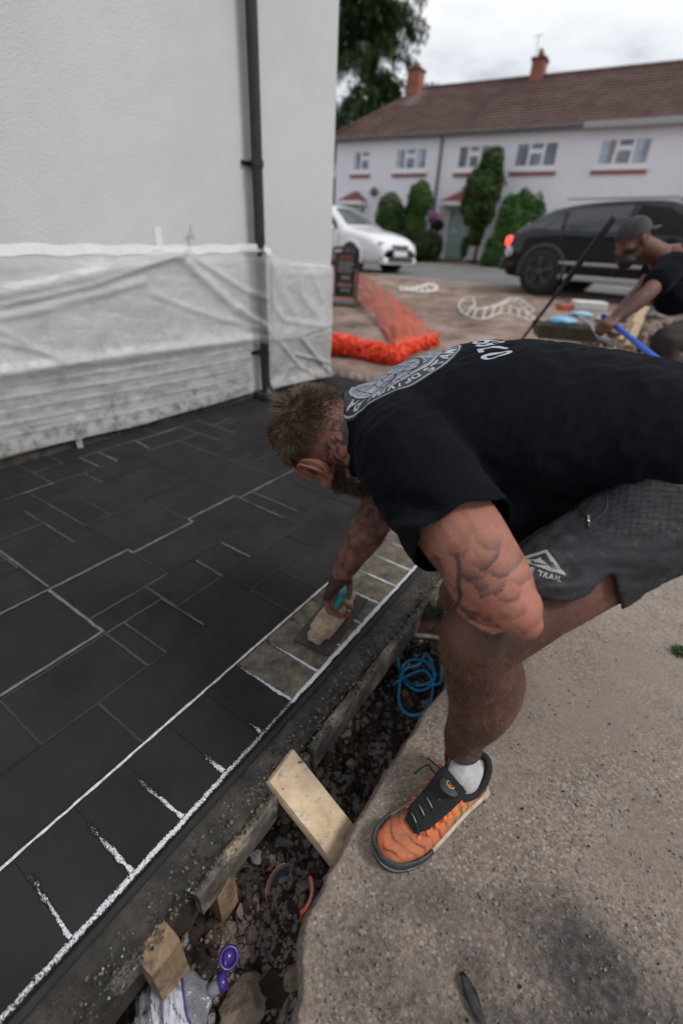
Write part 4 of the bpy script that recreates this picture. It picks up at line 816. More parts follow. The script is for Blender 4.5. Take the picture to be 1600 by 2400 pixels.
boxes = [(-2.03, .62, .80, .16, .36, .14, 'tail_light', M_red), (-1.97, -.75, .82, .34, .22, .17, 'tail_light', M_red), (-2.14, 0, .45, .16, 1.62, .22, 'bumper', M_plast), (2.10, 0, .45, .20, 1.50, .24, 'bumper', M_plast), (0, -.885, .305, 2.1, .05, .09, 'side_step', M_sil), (0, .885, .305, 2.1, .05, .09, 'side_step', M_sil), (-.4, -.60, 1.475, 1.7, .04, .035, 'roof_rail', M_sil), (-.4, .60, 1.475, 1.7, .04, .035, 'roof_rail', M_sil),
         (-.5, -.905, .52, 1.1, .03, .05, 'door_trim', M_sil), (.45, -.905, .52, .9, .03, .05, 'door_trim', M_sil), (.80, -1.0, 1.0, .14, .16, .12, 'wing_mirror', P_blk), (.80, 1.0, 1.0, .14, .16, .12, 'wing_mirror', P_blk), (-1.80, 0, 1.22, .26, 1.1, .04, 'spoiler', P_blk), (-.55, -.93, .88, .16, .02, .03, 'door_handle', P_blk), (.25, -.93, .88, .16, .02, .03, 'door_handle', P_blk), (2.06, -.62, .74, .14, .34, .12, 'headlight', M_lamp), (2.06, .62, .74, .14, .34, .12, 'headlight', M_lamp), (-2.19, 0, .72, .03, .52, .12, 'number_plate', simple('yellow_plate', (.6, .45, .05), .5))]
sc_, sf = car('parked_car', 'black sports utility car with red tail lamp parked by the kerb on the right', (org[0], org[1], org[2] + .02), CA, SUV, P_blk, None, (-1.30, 1.30), .355, .90, dict(side=gside + [dl(-.09), dl(-1.08), dl(.95)], top=[(-1.98, -1.60, .52, .50, 'rear_window'), (.55, 1.08, .56, .66, 'windscreen')], arch=M_plast, rim=M_rimk, boxes=boxes))
m = MB(); m.tube([(-1.99, -.80, .66), (-2.01, -.865, .66)], .085, 20); m.build('round_badge', simple('white_sticker', (.62, .63, .68), .5), sc_)
fw_ = P(822, 631, 11.8); fwp = fw_.copy(); org = fwp - KD * 1.28 + QD * .80; org[2] = site_z(fwp[0], fwp[1])
SAL = [(-2.25, .45, .66, .72, .62, .5), (-2.18, .30, .84, .96, .76, .6), (-1.9, .22, .92, 1.02, .84, .66), (-1.45, .2, .93, 1.20, .87, .62), (-1.0, .2, .93, 1.38, .875, .58), (-.4, .2, .92, 1.45, .875, .58), (.15, .2, .91, 1.43, .875, .58), (.55, .2, .90, 1.26, .875, .62), (.95, .2, .90, 1.01, .87, .72), (1.35, .2, .86, .93, .86, .74), (1.75, .22, .78, .85, .82, .70), (2.02, .26, .68, .75, .76, .62), (2.18, .30, .58, .62, .66, .52), (2.21, .34, .5, .54, .6, .48)]
gsd = [([(-1.3, .97), (-1.1, 1.20), (-.85, 1.32), (-.8, .97)], 'side_window', None), ([(-.74, .97), (-.76, 1.33), (-.08, 1.38), (-.1, .96)], 'side_window', None), ([(-.02, .96), (0, 1.38), (.22, 1.35), (.62, 1.10), (.78, .95)], 'side_window', None)]
bx2 = [(2.14, 0, .30, .22, 1.30, .16, 'lower_bumper', P_wht), (2.19, 0, .33, .17, 1.0, .10, 'air_intake', M_plast), (2.10, 0, .60, .22, .70, .12, 'grille', M_plast), (2.00, -.56, .64, .26, .30, .14, 'headlight', M_lamp), (2.00, .56, .64, .26, .30, .14, 'headlight', M_lamp), (2.22, 0, .46, .03, .52, .11, 'number_plate', simple('white_plate', (.7, .7, .7), .5)),
       (.62, -.96, .98, .14, .16, .12, 'wing_mirror', P_wht), (.62, .96, .98, .14, .16, .12, 'wing_mirror', P_wht), (-.5, -.895, .84, .16, .02, .03, 'door_handle', P_wht), (.2, -.895, .84, .16, .02, .03, 'door_handle', P_wht), (2.17, -.60, .36, .07, .14, .08, 'fog_lamp', M_lamp)]
car('parked_car', 'white saloon car, nose to the right, parked behind the house corner', (org[0], org[1], org[2] + .01), CA, SAL, P_wht, None, (-1.3, 1.28), .325, .87, dict(side=gsd + [dl(-.05), dl(.85)], top=[(-1.65, -1.12, .52, .48, 'rear_window'), (.32, .92, .50, .64, 'windscreen')], arch=P_wht, rim=M_rims, boxes=bx2))
# ================================================================== things lying about the site
def net(name, label, rows, nu, nv, mat, rad=.006):
    """woven plastic mesh between two 3D paths: thin strands both ways"""
    A, Bp = crom(rows[0], 12), crom(rows[1], 12); n = len(A); g = thing(name, tuple(A[0]), label, 'netting'); m = MB()
    def pt(a, b):
        i = a * (n - 1); k = min(int(i), n - 2); f = i - k; p = A[k] * (1 - f) + A[k + 1] * f; q = Bp[k] * (1 - f) + Bp[k + 1] * f; r = p * (1 - b) + q * b; return r + np.array((0, 0, .02 * math.sin(a * 40 + b * 9) + .015 * math.sin(b * 17 + a * 13)))
    for i in range(nu + 1):
        a = i / nu; m.tube([pt(a, j / 16) for j in range(17)], rad, 3, caps=False)
    for j in range(nv + 1):
        b = j / nv; m.tube([pt(i / 70, b) for i in range(71)], rad * 1.3, 3, caps=False)
    wbuild(m, 'mesh', mat, g, smooth=False); return g
M_or1 = simple('orange_barrier_mesh', (.72, .20, .12), .6, var=.15); M_or2 = simple('bright_orange_barrier_mesh', (.86, .085, .030), .55, var=.15)
b0, b1, b2, b3 = GG(768, 700, .02), GG(850, 712, .03), GG(905, 785, .03), GG(944, 818, .03)
def tdep(p): return (p - CP) @ fw
t0, t1, t2, t3 = P(766, 612, tdep(b0)), P(842, 640, tdep(b1) * 1.02), P(930, 702, tdep(b2) * 1.12), GG(1022, 788, .03)
net('barrier_netting', 'faded orange barrier netting sagging from behind the sign down to the ground', ([b0, b1, b2, b3], [t0, t1, t2, t3]), 90, 30, M_or1, .0036)
g = thing('barrier_netting', tuple(GG(850, 810)), 'bright red-orange barrier netting bunched in a heap on the soil beside the house corner', 'netting'); m = MB()
hp_ = crom([GG(762, 808, .10), GG(800, 808, .10), GG(850, 820, .08), (GG(900, 832, .06)), GG(940, 835, .05)], 8)
hp2 = crom([GG(930, 828, .06), GG(970, 812, .06), GG(1015, 798, .05)], 8)
for path, nn, rr in ((hp_, 560, .105), (hp2, 280, .070)):
    for k in range(nn):
        q = random.random() * (len(path) - 1); i = min(int(q), len(path) - 2); c = path[i] * (1 - q + i) + path[i + 1] * (q - i); d = nrm(path[i + 1] - path[i]); sd2 = np.cross(d, (0, 0, 1.)); a0 = random.uniform(0, 6.28); r_ = rr * random.uniform(.5, 1.25); pts = []
        for j in range(7):
            a = a0 + j * .42; pts.append(c + (sd2 * math.cos(a) + np.array((0, 0, 1)) * math.sin(a) * .8) * r_ + d * (j * .012 * random.choice((-1, 1))) + rng.normal(0, .012, 3))
        m.tube(pts, (.0022, .009), 4, caps=False)
wbuild(m, 'mesh', M_or2, g)
# pavement sign
sb = GG(805, 716); sg = thing('pavement_sign', tuple(sb), 'black framed pavement sign board standing in front of the orange netting', 'sign'); tS = tdep(sb); M_fr = simple('black_sign_frame', (.02, .018, .02), .5)
ux = nrm(np.array((.97, -.24, 0))); uy = np.array((-ux[1], ux[0], 0)); hgt = (sb - P(805, 580, tS))[2]; hgt = abs(hgt); wd_ = 58 / FPX * tS; print('sign h', hgt, wd_)
def SG(a, z, o=0): return sb + ux * a + uy * o + np.array((0, 0, z))
m = MB(); w2_ = wd_ / 2; m.tube(crom([SG(-w2_, .04), SG(-w2_, hgt * .9), SG(-w2_ + .05, hgt * .985), SG(0, hgt), SG(w2_ - .05, hgt * .985), SG(w2_, hgt * .9), SG(w2_, .04)], 4), .018, 8); m.bar(SG(-w2_, .14), SG(w2_, .14), .03, .03); wbuild(m, 'frame', M_fr, sg, smooth=True)
m = MB(); m.box(SG(0, hgt * .55), (wd_ * .84, .012, hgt * .74), np.stack([ux, uy, (0, 0, 1)], 1)); wbuild(m, 'panel', M_fr, sg)
for z, w_, hh, cl in ((.86, .5, .03, 'red'), (.82, .62, .03, 'red'), (.76, .55, .022, 0), (.72, .6, .022, 0), (.68, .5, .022, 0), (.64, .62, .022, 0), (.60, .55, .022, 0), (.50, .3, .05, 0), (.40, .5, .03, 'red'), (.36, .6, .03, 0), (.28, .3, .04, 0)):
    m = MB(); x = -wd_ * w_ / 2
    while x < wd_ * w_ / 2: w3 = random.uniform(.02, .05); m.box(SG(x + w3 / 2, hgt * z, -.0085), (w3, .003, hh), np.stack([ux, uy, (0, 0, 1)], 1)); x += w3 + .012
    wbuild(m, 'print_line', simple('red_sign_print', (.30, .10, .09), .6) if cl == 'red' else simple('white_sign_print', (.30, .30, .31), .6), sg)
m = MB(); m.box(SG(0, .035), (wd_ + .12, .42, .07), np.stack([ux, uy, (0, 0, 1)], 1)); wbuild(m, 'base', simple('grey_rubber_base', (.10, .10, .10), .8), sg, bevel=.025)
# white edging strips
M_wp = simple('white_plastic', (.78, .76, .72), .5, var=.08)
def ladder(label, A, B_, n, rad=.009):
    g = thing('plastic_edging', tuple(A[0]), label, 'edging'); A, B_ = crom(A, 6), crom(B_, 6); m = MB(); m.tube(A, rad, 6); wbuild(m, 'rail', M_wp, g, smooth=True); m = MB(); m.tube(B_, rad, 6); wbuild(m, 'rail', M_wp, g, smooth=True)
    for i in range(n): q = i / (n - 1); m = MB(); m.tube([A[int(q * (len(A) - 1))], B_[int(q * (len(B_) - 1))] + rng.normal(0, .012, 3)], rad * .9, 5); wbuild(m, 'rung', M_wp, g)
ladder('white plastic edging strip with rungs, curled end, lying left of the leaning pole', [GG(*q, .03) for q in ((1085, 700), (1074, 716), (1090, 738), (1130, 748), (1170, 735), (1215, 742), (1250, 755))], [GG(*q, .08) for q in ((1108, 698), (1112, 715), (1105, 722), (1140, 722), (1175, 712), (1215, 722), (1248, 742))], 13)
ladder('second white edging strip running behind the curled one', [GG(*q, .03) for q in ((1160, 722), (1185, 708), (1215, 712), (1240, 735))], [GG(*q, .07) for q in ((1170, 712), (1195, 700), (1225, 706), (1252, 728))], 7)
ladder('small heap of white plastic edging near the kerb behind the netting', [GG(*q, .03) for q in ((938, 680), (965, 682), (990, 684), (1020, 680), (1024, 672))], [GG(*q, .06) for q in ((935, 674), (965, 676), (985, 672), (1005, 666), (1018, 668))], 9, .02)
# long handled tool leaning across
g = thing('long_handled_tool', tuple(GG(1180, 850)), 'long navy pole with a dark grip leaning up across the black car', 'tool'); top_ = P(1440, 508, 2.45); bot_ = GG(1170, 865, .01)
m = MB(); m.tube([bot_, bot_ * .3 + top_ * .7], [.011, .013], 10); wbuild(m, 'pole', simple('navy_pole', (.018, .024, .05), .35), g, smooth=True)
m = MB(); m.tube([bot_ * .30 + top_ * .70, bot_ * .05 + top_ * .95, top_], [.019, .0205, .016], 10); wbuild(m, 'grip', simple('dark_grip', (.035, .035, .038), .8), g, smooth=True)
m = MB(); jn = bot_ * .55 + top_ * .45; m.tube([jn - (top_ - bot_) * .012, jn + (top_ - bot_) * .012], .019, 10); wbuild(m, 'clamp', M_fr, g)
# mixing trough with blue bag
tb = GG(1330, 800); tb2 = P(1325, 770, 4.0); g = thing('mixing_trough', (tb2[0], tb2[1], gnd(tb2[0], tb2[1])), 'shallow olive-brown mortar trough holding a crumpled blue bag', 'trough'); z0 = gnd(tb2[0], tb2[1])
ang = -.18; ua = np.array((math.cos(ang), math.sin(ang), 0)); ub = np.array((-ua[1], ua[0], 0)); zt = tb2[2] + .03; M_olv = simple('olive_brown_tray', (.085, .075, .050), .8, var=.4, scale=14)
m = MB(); L0, W0 = .27, .17
q0 = [tb2 * (1, 1, 0) + ua * a * L0 * .86 + ub * b * W0 * .8 + (0, 0, zt - .11) for a, b in ((-1, -1), (1, -1), (1, 1), (-1, 1))]; q1 = [tb2 * (1, 1, 0) + ua * a * L0 + ub * b * W0 + (0, 0, zt) for a, b in ((-1, -1), (1, -1), (1, 1), (-1, 1))]; q2 = [p * .94 + (tb2 * (1, 1, 0) + (0, 0, zt)) * .06 for p in q1]; q3 = [p + (0, 0, .01) for p in q0]
m.add(q0 + q1 + q2 + q3, [(3, 2, 1, 0)] + [(i, (i + 1) % 4, 4 + (i + 1) % 4, 4 + i) for i in range(4)] + [(4 + i, 4 + (i + 1) % 4, 8 + (i + 1) % 4, 8 + i) for i in range(4)] + [(8 + i, 8 + (i + 1) % 4, 12 + (i + 1) % 4, 12 + i) for i in range(4)] + [(12, 13, 14, 15)]); wbuild(m, 'tray', M_olv, g)
m = MB(); 
for a in (-1, 1):
    for b in (-1, 1): p = tb2 * (1, 1, 0) + ua * a * L0 * .6 + ub * b * W0 * .6; m.bar(p + (0, 0, z0), p + (0, 0, zt - .09), .04, .04)
wbuild(m, 'leg', M_olv, g)
def crumple(name, c, r, mat, label, seed, cat, parent=None, group=None):
    bm = bmesh.new(); bmesh.ops.create_icosphere(bm, subdivisions=4, radius=1); v = np.array([q.co[:] for q in bm.verts]); v = v * (1 + .28 * np.abs(fbm(v, 2.5, 3, seed))[:, None] - .2 * np.abs(fbm(v, 6, 2, seed + 1))[:, None]) * np.array(r)
    for q, a in zip(bm.verts, v): q.co = a
    me = bpy.data.meshes.new(name); bm.to_mesh(me); bm.free(); me.materials.append(mat); o = mkobj(name, me, parent, True, label=label, cat=cat, group=group); o.location = c; return o
crumple('blue_bag', tuple(P(1315, 752, 3.95)), (.13, .08, .035), simple('pale_blue_bag', (.16, .42, .62), .4), 'crumpled pale blue bag lying in the olive trough', 5, 'bag')
crumple('blue_cloth', tuple(P(1360, 738, 4.1)), (.10, .06, .03), simple('light_blue_cloth', (.30, .48, .62), .6), 'light blue rag on the far rim of the trough', 9, 'cloth')
def lump_box(name, u, v, t, size, mat, label, cat, rz=0, rx=0, **kw):
    p = P(u, v, t); m = MB(); m.box((0, 0, 0), size); o = m.build(name, mat, None, bevel=min(size) * .18, label=label, cat=cat, **kw); o.location = p; o.rotation_euler = (rx, .0, rz); return o
lump_box('white_box', 1378, 716, 5.0, (.34, .2, .09), simple('white_foam', (.62, .60, .57), .8), 'flat white slab of insulation lying behind the trough', 'insulation', -.15)
lump_box('red_brick', 1322, 720, 5.0, (.16, .1, .065), simple('red_brick', (.42, .10, .06), .85), 'single red brick left of the white slab', 'brick', .2)
g = thing('lever_tool', tuple(P(1400, 770, 3.3)), 'grey steel hand tool with a bent jaw lying between trough and the second man', 'tool'); m = MB(); m.tube([P(1355, 742, 3.5), P(1385, 762, 3.4), P(1402, 790, 3.3)], .012, 8); m.bar(P(1398, 752, 3.35), P(1418, 738, 3.4), .04, .03); m.bar(P(1402, 788, 3.3), P(1428, 800, 3.25), .03, .02); wbuild(m, 'bar', M_sil, g)
M_wd = simple('pale_timber', (.42, .29, .17), .8, var=.25, scale=14, bump=.3, bs=50, bd=.003)
for (a, b, lab) in (((1455, 800, 3.6), (1512, 722, 4.3), 'pale timber batten propped on the rubble behind the second man'), ((1470, 815, 3.4), (1500, 745, 3.9), 'short broken timber offcut beside the longer batten')):
    p, q = P(*a), P(*b); m = MB(); m.bar(p, q, .06, .03); m.v = [x - p for x in m.v]; o = m.build('timber_batten', M_wd, None, bevel=.003, label=lab, cat='timber'); o.location = p
# heap of broken concrete behind the trough
hp0 = P(1500, 790, 4.2)
pts = []; sz = []
for _ in range(520):
    a, r = random.uniform(0, 6.28), random.random() ** .5; x_, y_ = hp0[0] + .75 * r * math.cos(a), hp0[1] + .65 * r * math.sin(a) + .1; pts.append((x_, y_, gnd(x_, y_) + .34 * (1 - r) ** .8)); sz.append(random.choice((.015, .02, .03, .045)))
scatter('rubble_heap', pts, sz, [M_rk[0], M_rk[1], M_rk[3], M_rk[2]], [.4, .2, .3, .1], 320)
for i, (u, v, t, s) in enumerate(((1455, 745, 4.2, .09), (1490, 765, 4.0, .10), (1530, 740, 4.2, .09), (1545, 790, 3.9, .10), (1440, 780, 4.0, .07))):
    me = rock_mesh('broken_concrete', 70 + i, M_rk[(0, 3, 1)[i % 3]], 3); o = mkobj('broken_concrete', me, None, False, label='jagged lump of broken concrete, ' + ('near the trough end of the heap', 'low in the front of the heap', 'high on the heap behind the second man', 'right-hand one beside his trousers', 'lowest one under the timber battens')[i], cat='rubble', group='broken concrete lumps on the heap'); o.location = P(u, v, t); o.scale = (s, s * .8, s * .55)
crumple('blue_scrap', tuple(GG(842, 884, .01)), (.022, .016, .008), simple('blue_wrapper', (.20, .27, .52), .5), 'small blue scrap of wrapper on the soil beyond the slab', 14, 'litter')
lump_box('cement_offcut', 762, 876, 4.25, (.20, .12, .02), M_conc2, 'thin grey cement offcut at the foot of the house corner', 'rubble', .9)
# ================================================================== formwork, stakes and litter along the trench
M_ply = NT('mortar_splashed_timber'); _t = M_ply; n = _t.noise(3, 6, .6, co=_t.mapping((1, 9, 9))); c = _t.ramp(n, (.3, (.46, .34, .22)), (.6, (.62, .48, .33))); c = _t.mix(_t.rng(_t.noise(26, 6, .75), .52, .72, 0, .9), c, (.20, .185, .165)); c = _t.mix(_t.rng(_t.voro(60), .05, .13, .8, 0), c, (.05, .045, .04)); _t.bump(_t.noise(60, 6, .7), .5, .004); M_ply = _t.fin(c, .85, 0, .25)
M_dty = NT('dirty_board'); _t = M_dty; c = _t.ramp(_t.noise(9, 7, .7), (.36, (.040, .036, .032)), (.52, (.105, .092, .078)), (.66, (.36, .29, .21))); _t.bump(_t.noise(40, 7, .75), .7, .006); M_dty = _t.fin(c, .9, 0, .25)
M_brd = NT('raw_plank_edge'); _t = M_brd; c = _t.ramp(_t.noise(9, 7, .7, co=_t.mapping((6, 1, 1))), (.3, (.13, .085, .05)), (.5, (.24, .16, .10)), (.7, (.36, .25, .16))); c = _t.mix(_t.rng(_t.noise(24, 6, .75), .48, .66, 0, .85), c, (.06, .052, .045)); _t.bump(_t.noise(70, 6, .7), .5, .004); M_brd = _t.fin(c, .85, 0, .25)
def plank_sd(name, a, b, w, h, mat, label, cat, up=(0, 0, 1), rough=.0015, seed=0, **kw):
    """board with slightly uneven faces between two points"""
    a, b = np.array(a), np.array(b); L_ = np.linalg.norm(b - a); o = MB(); n = max(6, int(L_ / .02)); t_ = nrm(b - a); sd_ = nrm(np.cross(t_, up)); u_ = np.cross(sd_, t_); V = []; k = 12
    pr = [(-.5, -.5), (-.17, -.5), (.17, -.5), (.5, -.5), (.5, -.17), (.5, .17), (.5, .5), (.17, .5), (-.17, .5), (-.5, .5), (-.5, .17), (-.5, -.17)]
    for i in range(n + 1):
        c = (b - a) * i / n
        for (x, y) in pr: V.append(c + sd_ * x * w * (1 - (.04 if abs(x) == .5 and abs(y) == .5 else 0)) + u_ * y * h * (1 - (.1 if abs(x) == .5 and abs(y) == .5 else 0)))
    V = np.array(V); V += np.stack([fbm(V + seed, 25, 3, seed + q) for q in range(3)], 1) * rough
    o.add(V, [(i * k + j, i * k + (j + 1) % k, (i + 1) * k + (j + 1) % k, (i + 1) * k + j) for i in range(n) for j in range(k)] + [tuple(range(k - 1, -1, -1)), tuple(n * k + j for j in range(k))])
    ob = o.build(name, mat, None, smooth=False, label=label, cat=cat, **kw); ob.location = a; return ob
plank_sd('formwork_board', SD(-.06, .108, -.068), SD(1.35, .108, -.066), .024, .090, M_dty, 'long cement-stained formwork board along the far part of the slab edge', 'formwork', rough=.0035, seed=1)
plank_sd('formwork_board', SD(-.42, .104, -.080), SD(-.075, .106, -.078), .022, .09, M_dty, 'shorter stained formwork board held behind the diagonal prop', 'formwork', rough=.0035, seed=2)
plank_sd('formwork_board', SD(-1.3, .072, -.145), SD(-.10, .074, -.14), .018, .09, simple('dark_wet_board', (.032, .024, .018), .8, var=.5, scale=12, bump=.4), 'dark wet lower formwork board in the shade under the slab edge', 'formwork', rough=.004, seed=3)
# overspilled cement crust on the boards
def crust(s0, s1, d0, d1, z, seed, label):
    n = max(20, int((s1 - s0) / .008)); V = []; F = []; k = 9
    for i in range(n + 1):
        s = s0 + (s1 - s0) * i / n; w_ = 1 + .55 * fbm(np.array([[s * 14, seed, 0]]), 1, 3, seed)[0]; taper_ = min(1, i / 4, (n - i) / 4)
        for j in range(k):
            a = math.pi * j / (k - 1); V.append(SD(s, d0 + (d1 - d0) * w_ * taper_ * (.5 - .5 * math.cos(a)), z + .018 * math.sin(a) * taper_ - (.035 * w_ if j == k - 1 else 0)))
    V = np.array(V); V += np.stack([fbm(V, 45, 3, seed + q) for q in range(3)], 1) * .006
    F = [(i * k + j, i * k + j + 1, (i + 1) * k + j + 1, (i + 1) * k + j) for i in range(n) for j in range(k - 1)]
    me = bpy.data.meshes.new('cement_spill'); me.from_pydata(V.tolist(), [], F); me.materials.append(M_conc2); mkobj('cement_spill', me, slab, True)
crust(-.60, -.50, .078, .104, -.045, 420, '')
pa, pb = P(655, 1785, .0 + 1), None
def at_z(u, v, z): return G(u, v, z)
a1 = (at_z(610, 1818, .0) + at_z(694, 1758, .0)) / 2 - (0, 0, .012); b1_ = (at_z(800, 2062, -.19) + at_z(862, 1990, -.19)) / 2 * .5 + (at_z(790, 2050, -.19)) * .5
b1_ = (at_z(795, 2060, -.19) + at_z(850, 1962, -.19)) / 2
plank_sd('timber_prop', a1, b1_, .095, .034, M_ply, 'pale mortar-speckled timber propped diagonally between slab edge and old concrete', 'timber', rough=.0015, seed=5, bevel=.0)
for h_ in ((700, 1836), (668, 1842), (672, 1868)):
    pass
m = MB()
for (u, v) in ((672, 1832), (669, 1857)):
    c = at_z(u, v, -.052); m.tube([c + (0, 0, .02), c + (0, 0, -.004)], .0042, 10)
o = m.build('nail_holes', simple('rusty_nail', (.03, .02, .015), .9), None); o.parent = [q for q in bpy.data.objects if q.name.startswith('timber_prop')][0]; o.data.transform(Matrix.Translation(-Vector(a1))); o.name = 'nail'
_p = at_z(366, 2215, -.030); plank_sd('timber_stake', _p - (0, 0, .22), _p, .060, .060, M_brd, 'square timber stake end jutting from under the slab near the bottle', 'timber', rough=.0006, seed=7, up=tuple(nS))
_p = at_z(505, 2022, -.055); plank_sd('timber_stake', _p - (0, 0, .2), _p, .050, .050, M_brd, 'split timber peg end under the slab edge above the pipe ring', 'timber', rough=.0008, seed=8, up=tuple(nS))
plank_sd('formwork_board', at_z(478, 2012, -.06), at_z(640, 1885, -.07), .03, .05, M_dty, 'broken stained board running from the split peg to the diagonal prop', 'formwork', rough=.008, seed=9)
# rope
M_rope = NT('blue_rope'); _t = M_rope; c = _t.mix(_t.rng(_t.noise(140, 3), .4, .6), (.02, .24, .50), (.05, .40, .68)); _t.bump(_t.noise(400, 2, co=_t.mapping((1, 1, 1))), .5, .002); M_rope = _t.fin(c, .55)
rz = lambda x, y: (600 + x / 1.96, 1240 + y / 1.96)
def rope_pts(L_, z0=.006):
    o = []
    for i, (x, y) in enumerate(L_):
        r = GB.ray_cast(Vector(CP), Vector(ray(*rz(x, y)))); p = np.array(r[0]) - nrm(ray(*rz(x, y))) * (.022 + .008 * (i % 3)); o.append(p)
    return crom(o, 7)
g = thing('rope', tuple(G(960, 1590, -.25)), 'tangled coil of bright blue cord lying in the trench by the man\'s rear shoe', 'rope')
m = MB(); m.tube(rope_pts([(690, 452), (658, 490), (648, 560), (655, 635), (672, 690), (705, 725), (745, 742), (795, 725), (820, 685), (812, 635), (780, 570), (762, 600), (740, 625), (690, 640), (670, 668), (690, 700), (735, 718), (790, 708), (815, 680), (800, 630), (760, 602), (700, 605), (668, 640), (660, 700), (655, 790), (680, 840), (730, 856), (780, 832), (806, 770), (808, 700), (770, 650), (700, 672), (650, 700), (628, 716)]), .0050, 8)
m.tube(rope_pts([(912, 512), (880, 540), (862, 580), (852, 640), (846, 700), (825, 716), (770, 712)]), .0050, 8); wbuild(m, 'cord', M_rope, g, smooth=True)
# half buried pipe ring
g = thing('pipe_offcut', tuple(G(665, 2095, -.26)), 'half-buried orange and black pipe ring among the stones', 'pipe'); pc_ = (G(625, 2090, -.225) + G(735, 2090, -.225)) / 2; rr = np.linalg.norm(G(625, 2090, -.225) - G(735, 2090, -.225)) / 2
def arc(a0, a1, r0, r1, z0, z1, mi, mb):
    n = 22; V = []
    for i in range(n + 1):
        q = R_(a0 + (a1 - a0) * i / n)
        for r, z in ((r0, z0), (r1, z0), (r1, z1), (r0, z1)): V.append(pc_ + np.array((r * math.cos(q), r * math.sin(q), z)))
    mb.add(V, [(i * 4 + j, i * 4 + (j + 1) % 4, i * 4 + 4 + (j + 1) % 4, i * 4 + 4 + j) for i in range(n) for j in range(4)] + [(0, 1, 2, 3), (n * 4 + 3, n * 4 + 2, n * 4 + 1, n * 4)], mi)
M_po = simple('orange_pipe_plastic', (.75, .13, .05), .45); M_pk = simple('black_seal', (.03, .035, .045), .4)
m = MB(); arc(-55, 32, rr * .86, rr * 1.0, -.04, .012, 0, m); wbuild(m, 'shell', M_po, g); m = MB(); arc(110, 190, rr * .98, rr * 1.04, -.04, .010, 0, m); wbuild(m, 'shell', M_po, g)
m = MB(); arc(100, 195, rr * .86, rr * .98, -.03, .014, 0, m); wbuild(m, 'seal', M_pk, g)
m = MB(); arc(-35, 18, rr * .90, rr * .965, .0125, .0135, 0, m); wbuild(m, 'grey_print', simple('grey_print', (.34, .32, .38), .6), g)
# crushed drinks bottle
bA, bB, bC = G(330, 2435, -.20), G(492, 2325, -.185), G(528, 2296, -.175); ax = nrm(bB - bA)
g = thing('plastic_bottle', tuple(bA), 'crushed clear plastic bottle with torn blue and purple label in the trench', 'bottle')
t = NT('clear_crushed_plastic'); t.b.inputs['Transmission Weight'].default_value = .5; t.b.inputs['IOR'].default_value = 1.35; t.bump(t.noise(22, 4, .6), .6, .02); M_clr = t.fin((.30, .32, .35), .2, 0, .8)
n = 60; V = []; F = []; k = 40; bn_ = np.cross(ax, (0, 0, 1.)); bn_ = nrm(bn_); bu = np.cross(bn_, ax); Lb = np.linalg.norm(bB - bA); R0_ = .056
for i in range(n + 1):
    q = i / n; r = R0_ * (1 if q < .72 else 1 - .72 * sstep(.72, 1, q)); 
    for j in range(k):
        a = 2 * math.pi * j / k; p0 = np.array([[math.cos(a) * 1.2, math.sin(a) * 1.2, q * 5]]); cr_ = 1 - .75 * abs(fbm(p0, 1.3, 3, 500)[0]) * (1 - .6 * sstep(.7, 1, q)) - .05 * (math.sin(q * 60) > .3) * (q < .7)
        V.append(bA + ax * Lb * q + (bn_ * math.cos(a) * 1.2 + bu * math.sin(a) * .62) * r * cr_)
F = [(i * k + j, i * k + (j + 1) % k, (i + 1) * k + (j + 1) % k, (i + 1) * k + j) for i in range(n) for j in range(k)] + [tuple(range(k - 1, -1, -1))]
m = MB(); m.add(V, F); wbuild(m, 'body', M_clr, g, smooth=True); VB = V
def patch(i0, i1, j0, j1, lift, mat, nm, wave=0):
    mm = MB(); vv = []; 
    for i in range(i0, i1 + 1):
        for j in range(j0, j1 + 1):
            c = bA + ax * Lb * i / n; p = np.array(VB[i * k + j % k]); vv.append(p + nrm(p - c) * lift)
    w_ = j1 - j0 + 1; mm.add(vv, [(a * w_ + b, a * w_ + b + 1, (a + 1) * w_ + b + 1, (a + 1) * w_ + b) for a in range(i1 - i0) for b in range(j1 - j0) if (a * 7 + b * 3) % 11 != 0 or not wave]); return wbuild(mm, nm, mat, g, smooth=True)
jt_ = 10 # top of the ring (bu direction)
patch(14, 40, 2, 19, .0012, simple('white_label_film', (.42, .42, .47), .3, var=.25, scale=60), 'label', 1); patch(24, 37, 13, 19, .0022, simple('cyan_label', (.05, .36, .60), .35, var=.25, scale=80), 'label_print'); patch(25, 36, 19, 23, .0022, simple('violet_label', (.13, .035, .30), .35), 'label_print'); patch(40, 42, 1, 20, .0018, simple('navy_label_line', (.06, .05, .22), .4), 'label_print')
LT = VB[36 * k + 9]
def xl(x, y): return tuple(np.array(VB[45 * k + 9]) + bn_ * (x) + ax * y + bu * .05)
bvB = BVHTree.FromPolygons([tuple(q) for q in VB], F[:-1]); press_ok = True
m = MB(); m.tube([bB, (bB + bC) / 2, bC], [.0135, .0125, .0125], 16); wbuild(m, 'neck', M_clr, g, smooth=True)
M_pur = simple('purple_cap_plastic', (.045, .022, .16), .3)
m = MB(); m.tube([bC - ax * .012, bC + ax * .002], .0148, 20); wbuild(m, 'cap_ring', M_pur, g, smooth=True)
cpt = G(536, 2244, -.165); m = MB(); cn = nrm(-ray(536, 2244) + np.array((.3, -.2, 0))); ca = nrm(np.cross(cn, (0, 0, 1.))); cb = np.cross(cn, ca)
